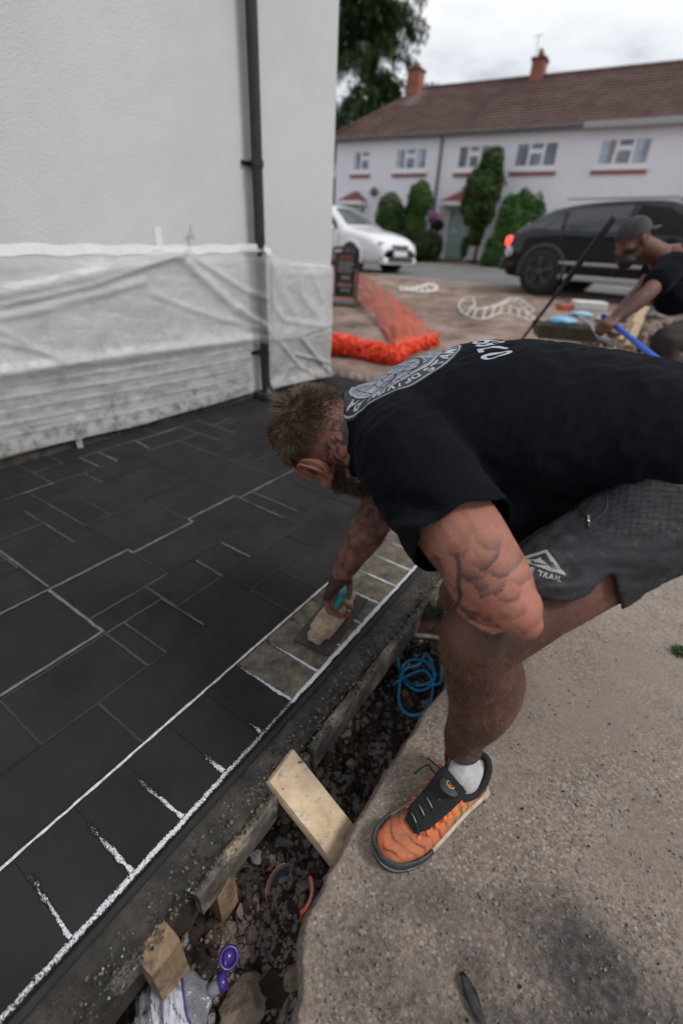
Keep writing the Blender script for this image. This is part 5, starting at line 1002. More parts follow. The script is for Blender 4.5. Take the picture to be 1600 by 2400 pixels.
m.tube([cpt + (ca * math.cos(q) + cb * math.sin(q)) * (.0165, .022)[0] for q in np.linspace(0, 6.283, 28, endpoint=False)], [(.0035, .007)] * 28, 8, closed=True, hint=tuple(ca)); m.tube([cpt - cn * .003, cpt - cn * .0005], .0165, 24); m.bar(cpt - cb * .014, bC, .006, .002, up=tuple(cn)); wbuild(m, 'flip_cap', M_pur, g, smooth=True)
# scrap of black film on the concrete
p0 = G(1105, 2345, -.068); m = MB(); V = []; 
for i in range(9):
    for j in range(4):
        q = i / 8; w_ = .011 * math.sin(math.pi * min(1, q * .9 + .08)); V.append((w_ * (j / 1.5 - 1), .036 - .072 * q, .003 + .006 * abs(math.sin(i * 2.1 + j * 1.7))))
m.add(V, [(i * 4 + j, i * 4 + j + 1, i * 4 + 5 + j, i * 4 + 4 + j) for i in range(8) for j in range(3)]); o = m.build('black_scrap', simple('black_film', (.006, .006, .006), .5), None, smooth=True, label='curled scrap of black rubber lying on the concrete at the bottom', cat='litter'); o.location = p0; o.rotation_euler = (0, 0, .35); s_ = o.modifiers.new('t', 'SOLIDIFY'); s_.thickness = .002
# dry weed at the right edge
wb = G(1592, 1530, -.07); g = thing('weed', tuple(wb), 'small green weed growing at the right-hand edge of the concrete', 'plant'); P_ = np.array([wb + np.array((random.gauss(0, .012), random.gauss(0, .012), random.uniform(.002, .016))) for _ in range(260)]); leaves('leaf', P_, np.tile((0, 0, 1.), (260, 1)), .006, [M_g['mid'], M_g['olive']], g, kind='stuff')
for (u, v, mm_) in ((596, 1258, 'red'), ): pass
# ---- the float: plate, mortar-caked wooden block, teal grip
FL_D = nrm(G(850, 1400, .02) - G(755, 1530, .02)); FL_C = (G(850, 1400, .02) + G(755, 1530, .02)) / 2; FL_C[2] = 0; FLs = np.array([-FL_D[1], FL_D[0], 0])
FL_C = FL_C + FLs * .046 + FL_D * .012
print('float centre', FL_C)
g = thing('plastering_float', tuple(FL_C + (0, 0, .002)), 'cement-caked finishing float with a teal grip held flat on the border bricks', 'tool'); rf = np.stack([FL_D, FLs, (0, 0, 1)], 1)
M_pl_ = NT('caked_plate'); _t = M_pl_; c = _t.ramp(_t.noise(26, 7, .75), (.32, (.014, .013, .012)), (.55, (.030, .026, .022)), (.75, (.10, .08, .06))); _t.bump(_t.noise(90, 5), .5, .003); M_pl_ = _t.fin(c, .7)
M_blk_ = NT('sandy_foam_block'); _t = M_blk_; c = _t.ramp(_t.noise(32, 7, .75), (.3, (.14, .10, .062)), (.5, (.34, .255, .17)), (.7, (.48, .38, .27))); _t.bump(_t.noise(110, 6, .7), .8, .005); M_blk_ = _t.fin(c, .9)
m = MB(); m.box(FL_C + (0, 0, .007), (.285, .122, .006), rf); wbuild(m, 'plate', M_pl_, g, bevel=.0015)
bm = bmesh.new(); bmesh.ops.create_cube(bm, size=1); bmesh.ops.bevel(bm, geom=bm.edges[:], offset=.14, segments=3, affect='EDGES'); bmesh.ops.subdivide_edges(bm, edges=bm.edges[:], cuts=4, use_grid_fill=True); v = np.array([q.co[:] for q in bm.verts]) * (.250, .074, .042); v[:, 1] *= 1 - .25 * (v[:, 0] / .12) ** 2; v += np.stack([fbm(v, 40, 3, 600 + q) for q in range(3)], 1) * .006
for q, a in zip(bm.verts, v): q.co = a
me = bpy.data.meshes.new('block'); bm.to_mesh(me); bm.free(); me.transform(Matrix(rf.tolist()).to_4x4()); me.transform(Matrix.Translation((0, 0, .022))); me.materials.append(M_blk_); mkobj('block', me, g, True)
M_teal = simple('teal_rubber', (.012, .20, .22), .5, var=.3)
m = MB(); m.tube([FL_C + FL_D * a + (0, 0, z) for a, z in ((.0, .034), (.005, .056), (.02, .064), (.05, .067), (.095, .066), (.118, .058))], [.012, .014, .016, .016, .016, .012], 14); m.tube([FL_C + FL_D * .100 + (0, 0, .062), FL_C + FL_D * .095 + (0, 0, .03)], .010, 10); wbuild(m, 'grip', M_teal, g, smooth=True)

# crumbs of cement on the lip and boards, a pale spill of gravel round the pipe ring
pts = []; sz = []
while len(pts) < 2600:
    s, d = random.uniform(-1.0, 1.3), random.triangular(.030, .125, .105); 
    if d > .095 and vnoise(np.array([[s * 9, 3, 0]]), 1, 4)[0] < -.1: continue
    p = SD(s, d, -.0125 if d < .085 else (-.018 if d < .098 else -.021)); pts.append(p); sz.append(random.choice((.0012, .0018, .0026, .004)) * random.uniform(.7, 1.2))
scatter('cement_crumbs', pts, sz, [M_conc2, M_rk[2], M_rk[1]], [.6, .28, .12], 700)
pts = []; sz = []
for (u0_, v0_, su, sv, nn) in ((650, 2060, 45, 55, 260), (570, 2210, 40, 45, 240), (660, 1960, 30, 30, 90), (690, 2350, 40, 40, 160), (820, 1780, 50, 60, 260), (650, 2250, 50, 50, 150)):
    for _ in range(nn):
        r = GB.ray_cast(Vector(CP), Vector(ray(random.gauss(u0_, su), random.gauss(v0_, sv))))
        if r[0] is None: continue
        a, b = toSD(r[0].x, r[0].y)
        if b < .12 or r[0].z > -.16: continue
        pts.append(tuple(r[0])); sz.append(random.choice((.003, .004, .006, .008, .010)) * random.uniform(.7, 1.2))
scatter('pale_gravel', pts, sz, [M_rk[0], M_rk[1], M_rk[3]], [.45, .4, .15], 740)
pts = []; sz = []
while len(pts) < 420:
    s, d = random.uniform(-.9, 1.4), random.uniform(-.9, .0); pts.append(SD(s, d, .0002)); sz.append(random.choice((.0006, .0009, .0014, .002)) * random.uniform(.6, 1.1))
scatter('black_grit', pts, sz, [M_black, M_base], [.7, .3], 770)
# ================================================================== the kneeling-over man in the black T-shirt
def skin_mat(name, c1, c2, c3, ink_shade=True):
    t = NT(name)
    n = t.noise(9, 5); f = t.noise(160, 3)
    c = t.mix(t.rng(n, 0.3, 0.7), c1, c2)
    c = t.mix(t.rng(t.noise(38, 4), 0.45, 0.75, 0, 0.5), c, c3)
    c = t.mix(t.rng(f, 0.35, 0.65, 0, 0.22), c, [q * 0.6 for q in c1])
    c = t.mix(t.attr('flush'), c, (0.50, 0.160, 0.110))
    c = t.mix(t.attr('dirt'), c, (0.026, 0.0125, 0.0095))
    if ink_shade: c = t.mix(t.rng(t.attr('ink'), 0, 1, 0, 0.97), c, (0.030, 0.024, 0.026))
    c = t.mix(t.attr('stubble'), c, (0.025, 0.014, 0.010))
    b = t.bump(t.voro(330), 0.35, 0.0010); t.bump(t.noise(60, 7, .65), 0.35, 0.004, b)
    t.b.inputs['Subsurface Weight'].default_value = 0.06; t.b.inputs['Subsurface Radius'].default_value = (0.012, 0.005, 0.003); t.b.inputs['Subsurface Scale'].default_value = 0.6
    return t.fin(c, t.rng(t.noise(50, 4), 0.3, 0.7, 0.5, 0.75), 0, 0.35)
M_skin = skin_mat('skin_tanned', (0.28, 0.118, 0.082), (0.36, 0.160, 0.112), (0.20, 0.076, 0.052))
M_shirt = NT('black_cotton')
_c = M_shirt.mix(M_shirt.rng(M_shirt.noise(600, 2), 0.42, 0.7), (0.0034, 0.0042, 0.0064), (0.0080, 0.0096, 0.0140))
_c = M_shirt.mix(M_shirt.rng(M_shirt.noise(7, 6, 0.7), 0.5, 0.72, 0, 0.55), _c, (0.0125, 0.013, 0.016))
_c = M_shirt.mix(M_shirt.rng(M_shirt.voro(75), 0.03, 0.05, 0.5, 0), _c, (0.09, 0.09, 0.095))
_m = M_shirt.mapping((1, 1, 1)); _wv = M_shirt.noise(900, 2)
_b = M_shirt.bump(_wv, 0.25, 0.0006); M_shirt.bump(M_shirt.noise(22, 5, 0.55), 0.25, 0.006, _b)
M_shirt.b.inputs['Sheen Weight'].default_value = 0.02; M_shirt.b.inputs['Sheen Roughness'].default_value = 0.5
M_shirt = M_shirt.fin(_c, 0.9, 0, 0.04)
M_print = simple('grey_shirt_print', (0.36, 0.39, 0.44), 0.7, var=0.12, scale=90)
M_print2 = simple('pale_grey_shirt_print', (0.24, 0.26, 0.32), 0.7, var=0.25, scale=60)
M_printk = simple('dark_shirt_print', (0.035, 0.037, 0.042), 0.75)
def shorts_mat(name, grid):
    t = NT(name)
    c = t.mix(t.rng(t.noise(10, 6, 0.65), 0.35, 0.7), (0.0032, 0.0037, 0.0045), (0.0085, 0.0092, 0.0102))
    c = t.mix(t.rng(t.noise(26, 6, 0.75), 0.54, 0.75, 0, 0.65), c, (0.15, 0.135, 0.115))
    if grid:
        c = t.mix(t.attr('grid'), c, (0.006, 0.007, 0.009)); c2 = t.mix(0.35, c, (0.06, 0.063, 0.072)); c = t.mix(t.attr('grid'), c2, c)
    t.bump(t.noise(45, 6, 0.6), 0.35, 0.006, t.bump(t.noise(500, 2), 0.15, 0.0006))
    return t.fin(c, 0.72, 0, 0.2)
M_shorts = shorts_mat('charcoal_shorts_fabric', False); M_ripstop = shorts_mat('ripstop_shorts_fabric', True)
M_blackrub = simple('black_trim', (0.012, 0.012, 0.014), 0.7)
M_zip = simple('zip_metal', (0.55, 0.55, 0.55), 0.3, 1)
M_sock = simple('white_sock', (0.42, 0.41, 0.42), 0.95, var=0.2, scale=60, bump=0.5, bs=300, bd=0.001)

manP = thing('person', (0.37, 0.66, -0.07), 'heavily built man bent double in printed black T-shirt and shorts, smoothing the slab edge', 'person')
# ---- joints (metres)
J = dict(pel=(.70, .87, .655), lhip=(.66, .79, .665), rhip=(.70, .97, .65), lkn=(.245, .575, .485), lan=P(1084, 1762, 1.065),
         lsh=(.125, .80, .70), lel=(.262, .520, .600), lwr=(.205, .70, .56), rsh=(.11, 1.17, .64), nb=(.045, 1.0, .675))
J = {k: np.array(v) for k, v in J.items()}
J['rel'] = P(885, 1205, 1.27); J['rwr'] = P(797, 1352, 1.375)
J['ran'] = np.array((.385, 1.215, .0)); J['rkn'] = P(1105, 1380, 1.16)
# head frame
hu = nrm(-.915 * CR + .385 * CU + .10 * fw); _f = (-.385 * CR - .915 * CU); hf = nrm(.52 * _f + .85 * fw); hf = nrm(hf - hu * (hf @ hu)); hl = -nrm(np.cross(hf, hu))
if hl @ fw > 0: hl = -hl
HS = 1.08
HO = P(741, 1106, 0.985) - hl * 0.083 * HS
def hd_(x, y, z): return HO + (hl * x + hf * y + hu * z) * HS
HR = np.stack([hl, hf, hu], 1)
B = MB()
def HE(c, r, rot=None): B.ell(hd_(*c), np.array(r) * HS, HR if rot is None else HR @ rot, 20, 14)
HE((0, -.014, .036), (.077, .098, .088)); HE((0, .03, -.018), (.064, .066, .088)); HE((0, .035, -.07), (.056, .058, .045))
HE((0, .083, -.098), (.024, .02, .02)); HE((0, .082, .02), (.052, .017, .013)); HE((0, .075, .05), (.055, .02, .035))
for s in (1, -1):
    HE((s * .043, .062, -.018), (.024, .026, .02)); HE((s * .05, .01, -.075), (.02, .035, .025)); HE((s * .06, .055, .03), (.012, .02, .02))
B.tube([hd_(0, .09, .018), hd_(0, .104, -.006), hd_(0, .116, -.028), hd_(0, .104, -.04)], [.009, .011, .0145, .010], 10)
HE((.013, .102, -.034), (.009, .010, .008)); HE((-.013, .102, -.034), (.009, .010, .008)); HE((0, .094, -.064), (.026, .012, .008)); HE((0, .092, -.074), (.022, .012, .008))
# neck, folds at the nape
nk = crom([hd_(0, -.03, .02), hd_(0, -.035, -.05), (hd_(0, -.03, -.10) * .6 + J['nb'] * .4), J['nb'], J['nb'] + (.09, -.01, .01)], 4)
B.tube(nk, [(.058 + .030 * i / len(nk), .064 + .03 * i / len(nk)) for i in range(len(nk))], 20)
for q, rr in ((.36, .079), (.55, .085)):
    c = hd_(0, -.035, -.05) * (1 - q) + J['nb'] * q; ax = nrm(J['nb'] - hd_(0, -.035, -.05))
    a = nrm(np.cross(ax, (0, 1, 0))); b = np.cross(ax, a)
    B.tube([c + (a * math.cos(k / 16 * 2 * math.pi) + b * math.sin(k / 16 * 2 * math.pi)) * (rr - .009) for k in range(16)], .012, 8, closed=True)
# torso
tor = crom([(.80, .88, .61), J['pel'], (.55, .93, .70), (.34, .965, .725), (.19, .985, .70), (.09, .99, .675), (.03, 1.0, .665)], 4)
tr = crom([(.10, .15), (.14, .18), (.135, .17), (.14, .195), (.125, .20), (.10, .17), (.07, .09)], 4)
B.tube(tor, [tuple(r) for r in tr], 28)
def limb(mb, pts, rads, n=20, sub=5, hint=(0, 0, 1), ends=True):
    p = crom(pts, sub); r = crom([(q, q) if np.isscalar(q) else q for q in rads], sub)
    mb.tube(p, [tuple(x) for x in r], n, hint=hint)
    if ends:
        mb.ell(p[0], [max(r[0])] * 3, None, 16, 10); mb.ell(p[-1], [max(r[-1])] * 3, None, 16, 10)
def along(a, b, t, off=(0, 0, 0)): return J[a] * (1 - t) + J[b] * t + np.array(off)
# arms: thick upper arm resting on its elbow
limb(B, [J['lsh'], along('lsh', 'lel', .35, (.0, -.005, 0)), along('lsh', 'lel', .62), along('lsh', 'lel', .86), J['lel']], [.078, .074, .068, .056, .041])
limb(B, [J['lel'], along('lel', 'lwr', .25), along('lel', 'lwr', .55), along('lel', 'lwr', .85), J['lwr']], [.041, .057, .052, .038, .030])
B.ell(J['lel'] + (.020, -.012, -.020), (.024, .024, .026)); B.ell(along('lsh', 'lel', .50, (.02, .0, -.015)), (.058, .055, .050))
limb(B, [J['rsh'], along('rsh', 'rel', .5), J['rel']], [.075, .064, .048])
limb(B, [J['rel'], along('rel', 'rwr', .3), along('rel', 'rwr', .7), J['rwr']], [.050, .053, .038, .029])
# legs
limb(B, [J['lhip'], along('lhip', 'lkn', .35, (0, 0, -.01)), along('lhip', 'lkn', .7, (0, 0, -.005)), J['lkn'] + (.02, .005, 0)], [.098, .088, .076, .066])
limb(B, [J['lkn'], along('lkn', 'lan', .16, (.008, .004, 0)), along('lkn', 'lan', .36, (.030, .010, 0)), along('lkn', 'lan', .58, (.028, .010, 0)), along('lkn', 'lan', .82), J['lan'], J['lan'] - (0, 0, .02)],
     [(.066, .066), (.068, .068), (.079, .072), (.068, .064), (.046, .044), (.040, .042), (.036, .040)])
B.ell(J['lkn'] + (-.018, -.012, .0), (.045, .045, .052)); B.ell(along('lkn', 'lan', .38, (.055, .020, 0)), (.045, .045, .09))
limb(B, [J['rhip'], along('rhip', 'rkn', .5), J['rkn']], [.105, .09, .064])
limb(B, [J['rkn'], along('rkn', 'ran', .33), along('rkn', 'ran', .75), J['ran']], [.062, .066, .042, .036])
# hands with five fingers
def hand(mb, wrist, fwd, pn, side, curl, spread=.09, sc_=1.0, thumb_fold=.5):
    """fwd: wrist->knuckles, pn: out of the palm, side: towards the thumb"""
    fwd = nrm(fwd); pn = nrm(pn - fwd * (pn @ fwd)); side = nrm(side - fwd * (side @ fwd) - pn * (side @ pn)); k = sc_
    Rm = np.stack([fwd, side, pn], 1)
    mb.ell(wrist + fwd * .055 * k, np.array((.058, .044, .017)) * k, Rm, 16, 10)
    mb.ell(wrist + fwd * .03 * k + side * .022 * k + pn * .008 * k, np.array((.036, .020, .017)) * k, Rm, 12, 8)
    mb.tube([wrist - fwd * .02, wrist + fwd * .02 * k, wrist + fwd * .05 * k], [.028, (.024 * k, .032 * k), (.018 * k, .038 * k)], 14, hint=pn)
    L_ = [(.047, .028, .022), (.051, .031, .023), (.047, .029, .022), (.037, .022, .020)]
    for i in range(4):
        o = wrist + fwd * (.092 - .006 * abs(i - 1.2)) * k + side * (.033 - .022 * i) * k
        d0 = nrm(fwd + side * spread * (1.5 - i)); ang = 0; pts = [o - d0 * .02 * k, o]
        for j in range(3):
            ang += curl[j] * (1 + .08 * i); dd = d0 * math.cos(ang) + pn * math.sin(ang); pts.append(pts[-1] + dd * L_[i][j] * k)
        r = [.0105, .0102, .0092, .0082, .0066]
        mb.tube(pts, [q * k * (1 if i < 3 else .86) for q in r], 10, hint=side)
        for q, rr in zip(pts[1:], r[1:]): mb.ell(q, rr * k * (1.04 if i < 3 else .9), None, 10, 7)
    o = wrist + fwd * .028 * k + side * .030 * k + pn * .008 * k; a = thumb_fold
    d1 = nrm(fwd * .55 + side * .75 + pn * .25); d2 = nrm(fwd * .85 + side * (.45 - a * .8) + pn * (.2 + a * .5)); d3 = nrm(fwd * .9 - side * a * .6 + pn * (.2 + a * .5))
    tp = [o, o + d1 * .040 * k, o + (d1 * .040 + d2 * .034) * k, o + (d1 * .040 + d2 * .034 + d3 * .026) * k]
    mb.tube(tp, [.0145 * k, .0118 * k, .0108 * k, .0078 * k], 10)
    for q, rr in zip(tp, (.0145, .012, .011, .008)): mb.ell(q, rr * k, None, 10, 7)
FL_D = nrm(G(850, 1400, .02) - G(755, 1530, .02))            # the float's long axis on the slab
FL_C = (G(850, 1400, .02) + G(755, 1530, .02)) / 2 + np.array((-.012, .008, 0)); FL_C[2] = 0
hand(B, J['rwr'], nrm((G(768, 1400, .085) - J['rwr'])), np.array((.1, .0, -1)), nrm(np.array((.8, .55, 0))), (.65, .75, .6), .04, 1.08, .8)
hand(B, J['lwr'], (.25, .80, -.25), (.1, -.2, -1), (-.7, .3, 0), (.35, .5, .3), .06, 1.0, .6)
body = remesh(B, 'body', .0034, 4, .5)
V = getv(body); Nn = getn(body); px = pxof(V)
# muscle and tendon relief
d_el = np.linalg.norm(V - J['lel'], axis=1)
V += Nn * (fbm(V, 28, 3, 3) * .0016)[:, None]
setv(body, V)
# ---- ink: tattoos and colour zones, stored on the surface once
u, v = px[:, 0], px[:, 1]
def seg_t(V, a, b):
    d = b - a; t = ((V - a) @ d) / (d @ d); c = a + np.clip(t, 0, 1)[:, None] * d; return t, np.linalg.norm(V - c, axis=1)
ink_shade = np.zeros(len(V)); flush = np.zeros(len(V)); dirt_shade = np.zeros(len(V)); stub = np.zeros(len(V))
tl, dl = seg_t(V, J['lsh'], J['lel']); tf, df = seg_t(V, J['lel'], J['lwr'])
dleg = np.minimum(seg_t(V, J['lkn'], J['lan'])[1], seg_t(V, J['lkn'], J['lhip'])[1])
armL = (np.minimum(dl, df) < .1) & (V[:, 1] < .80) & (V[:, 2] > .46) & (tl > .15) & (np.minimum(dl, df) < dleg * .98)
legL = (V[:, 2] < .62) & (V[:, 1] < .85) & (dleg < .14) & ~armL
# cloud puffs: shading under each lobe
NS = fbm(V, 55, 3, 5)
for (cx, cy, r, a0, k) in [(1130, 1290, 38, 60, .8), (1170, 1320, 34, 80, .75), (1105, 1330, 30, 100, .7), (1150, 1360, 36, 75, .75), (1195, 1300, 26, 50, .5), (1190, 1385, 34, 80, .7),
                          (1150, 1250, 34, 90, .5), (1215, 1345, 24, 60, .5), (1075, 1275, 28, 100, .45), (1180, 1425, 22, 80, .35), (1125, 1350, 28, 110, .7), (1205, 1420, 26, 60, .35)]:
    dx, dy = u - cx, v - cy; r2 = r * (1 + .42 * NS); d = np.hypot(dx, dy); an = np.degrees(np.arctan2(dy, dx)); w_ = np.clip(np.cos(np.radians(an - a0)), 0, 1) ** .7
    ink_shade = np.maximum(ink_shade, armL * min(1, k * 1.25) * np.exp(-np.clip(r2 - d, 0, 99) / (11 + 9 * np.clip(NS + .4, 0, 1))) * (d < r2 + 2) * w_)
# dark realistic piece low on the outer arm, smoke and a string of beads
for (cx, cy, rx, ry, k) in [(1012, 1345, 30, 55, .85), (1000, 1420, 36, 34, .8), (1030, 1445, 52, 22, .85), (1000, 1380, 34, 48, .95), (1035, 1400, 16, 34, .6), (1110, 1443, 26, 14, .85), (1140, 1452, 18, 12, .8), (1085, 1428, 14, 10, .7), (1060, 1455, 26, 12, .6), (1165, 1468, 10, 6, .6)]:
    d = np.hypot((u - cx) / rx, (v - cy) / ry) + .35 * NS + .25 * fbm(V, 130, 2, 9); ink_shade = np.maximum(ink_shade, armL * k * (1 - sstep(.55, 1.05, d)) * (0.75 + .5 * fbm(V, 160, 2, 4)))
bead = crom([(1068, 1300), (1076, 1330), (1074, 1370), (1078, 1395), (1066, 1425), (1050, 1440), (1020, 1432), (985, 1424)], 9)
for i, (cx, cy) in enumerate(bead[::2]):
    d = np.hypot(u - cx, v - cy); ink_shade = np.maximum(ink_shade, armL * 1.0 * np.exp(-((d - 3.6) / 2.6) ** 2))
# fore and right arm: full dark sleeve
tr_, dr_ = seg_t(V, J['rel'], J['rwr']); armR = (dr_ < .09) & (tr_ > -.2) & (V[:, 1] > .85) & (V[:, 2] < .5) & (np.linalg.norm(V - J['rkn'], axis=1) > .12)
ink_shade = np.maximum(ink_shade, armR * np.clip(.42 + .9 * fbm(V, 45, 3, 12), 0, .85) * (1 - sstep(.8, 1.1, tr_) * .6))
# neck tattoo: swirling bands
hc = (V - HO) @ HR / HS
neck = (hc[:, 2] < .04) & (hc[:, 1] < .012 + .2 * np.clip(-hc[:, 2] - .06, 0, 1)) & (np.linalg.norm(V - HO, axis=1) < .30) & (V[:, 0] < .12) & (V[:, 2] > .5)
a_ = np.arctan2(hc[:, 0], -hc[:, 1] - .0)
sw = fbm(hc * [1, 1, 1.2], 34, 2, 21); sw2 = fbm(hc, 60, 2, 33)
lines = np.exp(-(np.sin(sw * 11 + hc[:, 2] * 60 + hc[:, 1] * 40) / .42) ** 2) * .95 + .6 * (sw2 > .05) + .22
lowmask = sstep(-.008, -.022, hc[:, 2] + .15 * hc[:, 1] + .012 * sw)
ink_shade = np.maximum(ink_shade, neck * lowmask * np.clip(lines * 1.1, 0, 1))
# hair fade and beard shadow
fade = sstep(.105, -.02, hc[:, 2] - .35 * hc[:, 1] + .03 * sw2 + .02) 
scalp = (np.linalg.norm(hc, axis=1) < .145) & (hc[:, 1] < .05) & (hc[:, 2] > -.035)
stub = scalp * np.clip(sstep(-.01, .060, hc[:, 2] - .3 * hc[:, 1] + .010 * sw) * .95 + .08, 0, 1) * (0.75 + .35 * fbm(V, 300, 2, 5))
beard = (hc[:, 2] < -.012 - .0 * hc[:, 1]) & (hc[:, 1] > .012) & (np.linalg.norm(hc, axis=1) < .15) & ~((np.abs(hc[:, 0]) < .045) & (hc[:, 1] > .08) & (hc[:, 2] > -.05))
topz = (np.linalg.norm(hc - [0, 0, .02], axis=1) < .135) & (hc[:, 2] > .060 + .30 * hc[:, 1]) & (hc[:, 1] < .085)
stub = np.maximum(stub, topz * .93)
stub = np.maximum(stub, beard * sstep(-.012, -.045, hc[:, 2]) * .92)
head_all = np.linalg.norm(hc - [0, .02, -.02], axis=1) < .14
flush = armL * np.exp(-((np.hypot(u - 1185, v - 1430)) / 85) ** 2) * .28 + armL * .02 + head_all * .05 + neck * .05
dirt_shade = legL * np.clip(.84 + .4 * fbm(V, 12, 4, 31), 0, .95) * (1 - .40 * sstep(.28, .50, V[:, 0])) + armR * .35 + (dr_ < .3) * (V[:, 2] < .2) * (V[:, 1] > 1.0) * (V[:, 0] < .2) * .55 + (~armL & ~legL & (V[:, 2] < .66) & (V[:, 0] > .15)) * .6  # legs darker: real dirt plus body shade painted in, eased towards the thigh
for n_, a2 in (('ink', ink_shade), ('flush', flush), ('dirt', np.clip(dirt_shade, 0, .9)), ('stubble', np.clip(stub, 0, 1))): attr(body, n_, a2)
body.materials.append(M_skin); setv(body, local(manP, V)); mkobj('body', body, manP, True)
# ---- ears
for s in (1, -1):
    E_ = MB(); o = np.array((s * .080, -.004, .000))
    def ep(y, z, x=0): return hd_(s * (.080 + x * .8), -.004 + y * .88, z * .90)
    rim = crom([ep(.014, -.006, -.004), ep(.020, .016, .002), ep(.014, .034, .008), ep(-.004, .040, .014), ep(-.020, .032, .020), ep(-.026, .010, .022), ep(-.020, -.012, .017), ep(-.008, -.026, .010), ep(.006, -.036, .004), ep(.013, -.030, .000)], 5)
    E_.tube(rim, [.0036 + .0012 * math.sin(i / len(rim) * 9) for i in range(len(rim))], 10)
    E_.tube(crom([ep(.002, .026, .006), ep(-.012, .018, .012), ep(-.015, .0, .012), ep(-.006, -.016, .008), ep(.004, -.020, .004)], 5), .0040, 8)
    E_.ell(ep(-.006, .006, .002), np.array((.006, .022, .033)) * HS, HR); E_.ell(ep(.004, -.028, .002), np.array((.006, .010, .012)) * HS, HR); E_.ell(ep(.014, -.008, .003), np.array((.006, .006, .008)) * HS, HR)
    E_.ell(ep(-.004, .004, -.008), np.array((.012, .020, .03)) * HS, HR)
    em = remesh(E_, 'ear', .0016, 3); n_ = len(em.vertices); ev = getv(em); eh = (ev - HO) @ HR / HS
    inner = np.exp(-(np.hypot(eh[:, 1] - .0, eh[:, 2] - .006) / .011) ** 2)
    attr(em, 'flush', np.full(n_, .12)); attr(em, 'dirt', .30 + .35 * inner); attr(em, 'ink', np.clip(inner * 1.3 - .2, 0, .75)); attr(em, 'stubble', np.zeros(n_))  # ear hollow painted darker, standing in for the shade inside it
    em.materials.append(M_skin); setv(em, local(manP, ev)); mkobj('ear', em, manP, True)
M_eye = simple('eye_white', (.7, .68, .65), .2); M_iris = simple('eye_dark', (.03, .025, .02), .2)
for s in (1, -1):
    m = MB(); m.ell(hd_(s * .031, .074, .002), .0125 * HS, HR, 12, 8); m.ell(hd_(s * .031, .0815, .002), np.array((.006, .006, .006)) * HS, HR, 10, 6, 1); wbuild(m, 'eye', [M_eye, M_iris], manP, smooth=True)
# ---- hair: thousands of short bent locks on a cap
def strands(name, roots, dirs, leng, wid, mats, curl=.35, parent=manP, segs=3, jitter=.3, lift=None):
    n = len(roots); V = []; F = []; MI = []
    ds = dirs + rng.normal(0, jitter, (n, 3)); ds /= np.linalg.norm(ds, axis=1)[:, None]
    bend = rng.normal(0, 1, (n, 3)); bend -= ds * (bend * ds).sum(1)[:, None]; bend /= np.linalg.norm(bend, axis=1)[:, None] + 1e-9
    side = np.cross(ds, bend)
    if lift is not None: bend = bend * .5 + lift
    base = 0; allV = []; 
    for k in range(segs + 1):
        t = k / segs; c = roots + ds * (leng * t)[:, None] + bend * (leng * curl * t * t)[:, None]; w_ = wid * (1 - t * .85)
        allV += [c + side * w_[:, None], c - side * w_[:, None]]
    A = np.stack(allV, 1)          # n, 2*(segs+1), 3
    m_ = 2 * (segs + 1); me = bpy.data.meshes.new(name)
    F = [[2 * k, 2 * k + 1, 2 * k + 3, 2 * k + 2] for k in range(segs)]
    F = (np.array(F)[None] + (np.arange(n) * m_)[:, None, None]).reshape(-1, 4)
    VV = local(parent, A.reshape(-1, 3))
    me.from_pydata(VV.tolist(), [], F.tolist())
    for q in (mats if isinstance(mats, list) else [mats]): me.materials.append(q)
    if isinstance(mats, list) and len(mats) > 1:
        mi = np.repeat(rng.integers(0, len(mats), n), segs); me.polygons.foreach_set('material_index', mi.astype(np.int32))
    me.update(); return mkobj(name, me, parent, True)
def onhead(n, test, infl=0):
    bt = BVHTree.FromPolygons([tuple(q) for q in V.tolist()], [tuple(p.vertices) for p in body.polygons]) if not hasattr(onhead, 'bt') else onhead.bt
    onhead.bt = bt; R0 = []; N0 = []
    while len(R0) < n:
        d = rng.normal(0, 1, 3); d /= np.linalg.norm(d); h = HO + HR @ (d * .3); c = HO + HR @ np.array((0, 0, .01))
        r = bt.ray_cast(Vector(h), Vector(c - h))
        if r[0] is None: continue
        q = np.array(r[0]); hc_ = (q - HO) @ HR / HS
        if test(hc_): R0.append(q + np.array(r[1]) * infl); N0.append(np.array(r[1]))
    return np.array(R0), np.array(N0)
M_hair = [simple('brown_hair', (.085, .050, .028), .55, var=.3, scale=200), simple('light_brown_hair', (.17, .108, .062), .5, var=.3, scale=200), simple('dark_hair', (.030, .018, .012), .6)]
def top_t(h):
    return h[2] > .060 + .30 * h[1] + .005 * math.sin(h[0] * 90 + h[1] * 50) and not (h[1] > .085 and h[2] < .078)
R1, N1 = onhead(30000, top_t)
h1 = (R1 - HO) @ HR / HS
wh = HO + HR @ np.array((.01, -.085, .105)) * HS; flow = R1 - wh; flow -= N1 * (flow * N1).sum(1)[:, None]; flow /= np.linalg.norm(flow, axis=1)[:, None] + .01; flow = flow + np.cross(N1, flow) * .35
clump = np.stack([fbm(R1, 42, 2, k) for k in (41, 42, 43)], 1) * 1.5
L1 = (.011 + .011 * sstep(.03, .12, h1[:, 2])) * (1 + .45 * fbm(R1, 30, 2, 50)) * rng.uniform(.7, 1.15, len(R1))
strands('hair', R1 - N1 * .001, N1 * .52 + flow * .62 + clump * .9, L1, np.full(len(R1), .00065), M_hair, .45, jitter=.10, segs=4, lift=flow * .5 + clump * .6)
def side_t(h): return h[1] < .07 and h[2] - .3 * h[1] > .005 and h[2] - .3 * h[1] < .066 and np.linalg.norm(h[:2] - [math.copysign(.08, h[0]), 0]) > .018
R2, N2 = onhead(8000, side_t); h2 = (R2 - HO) @ HR / HS
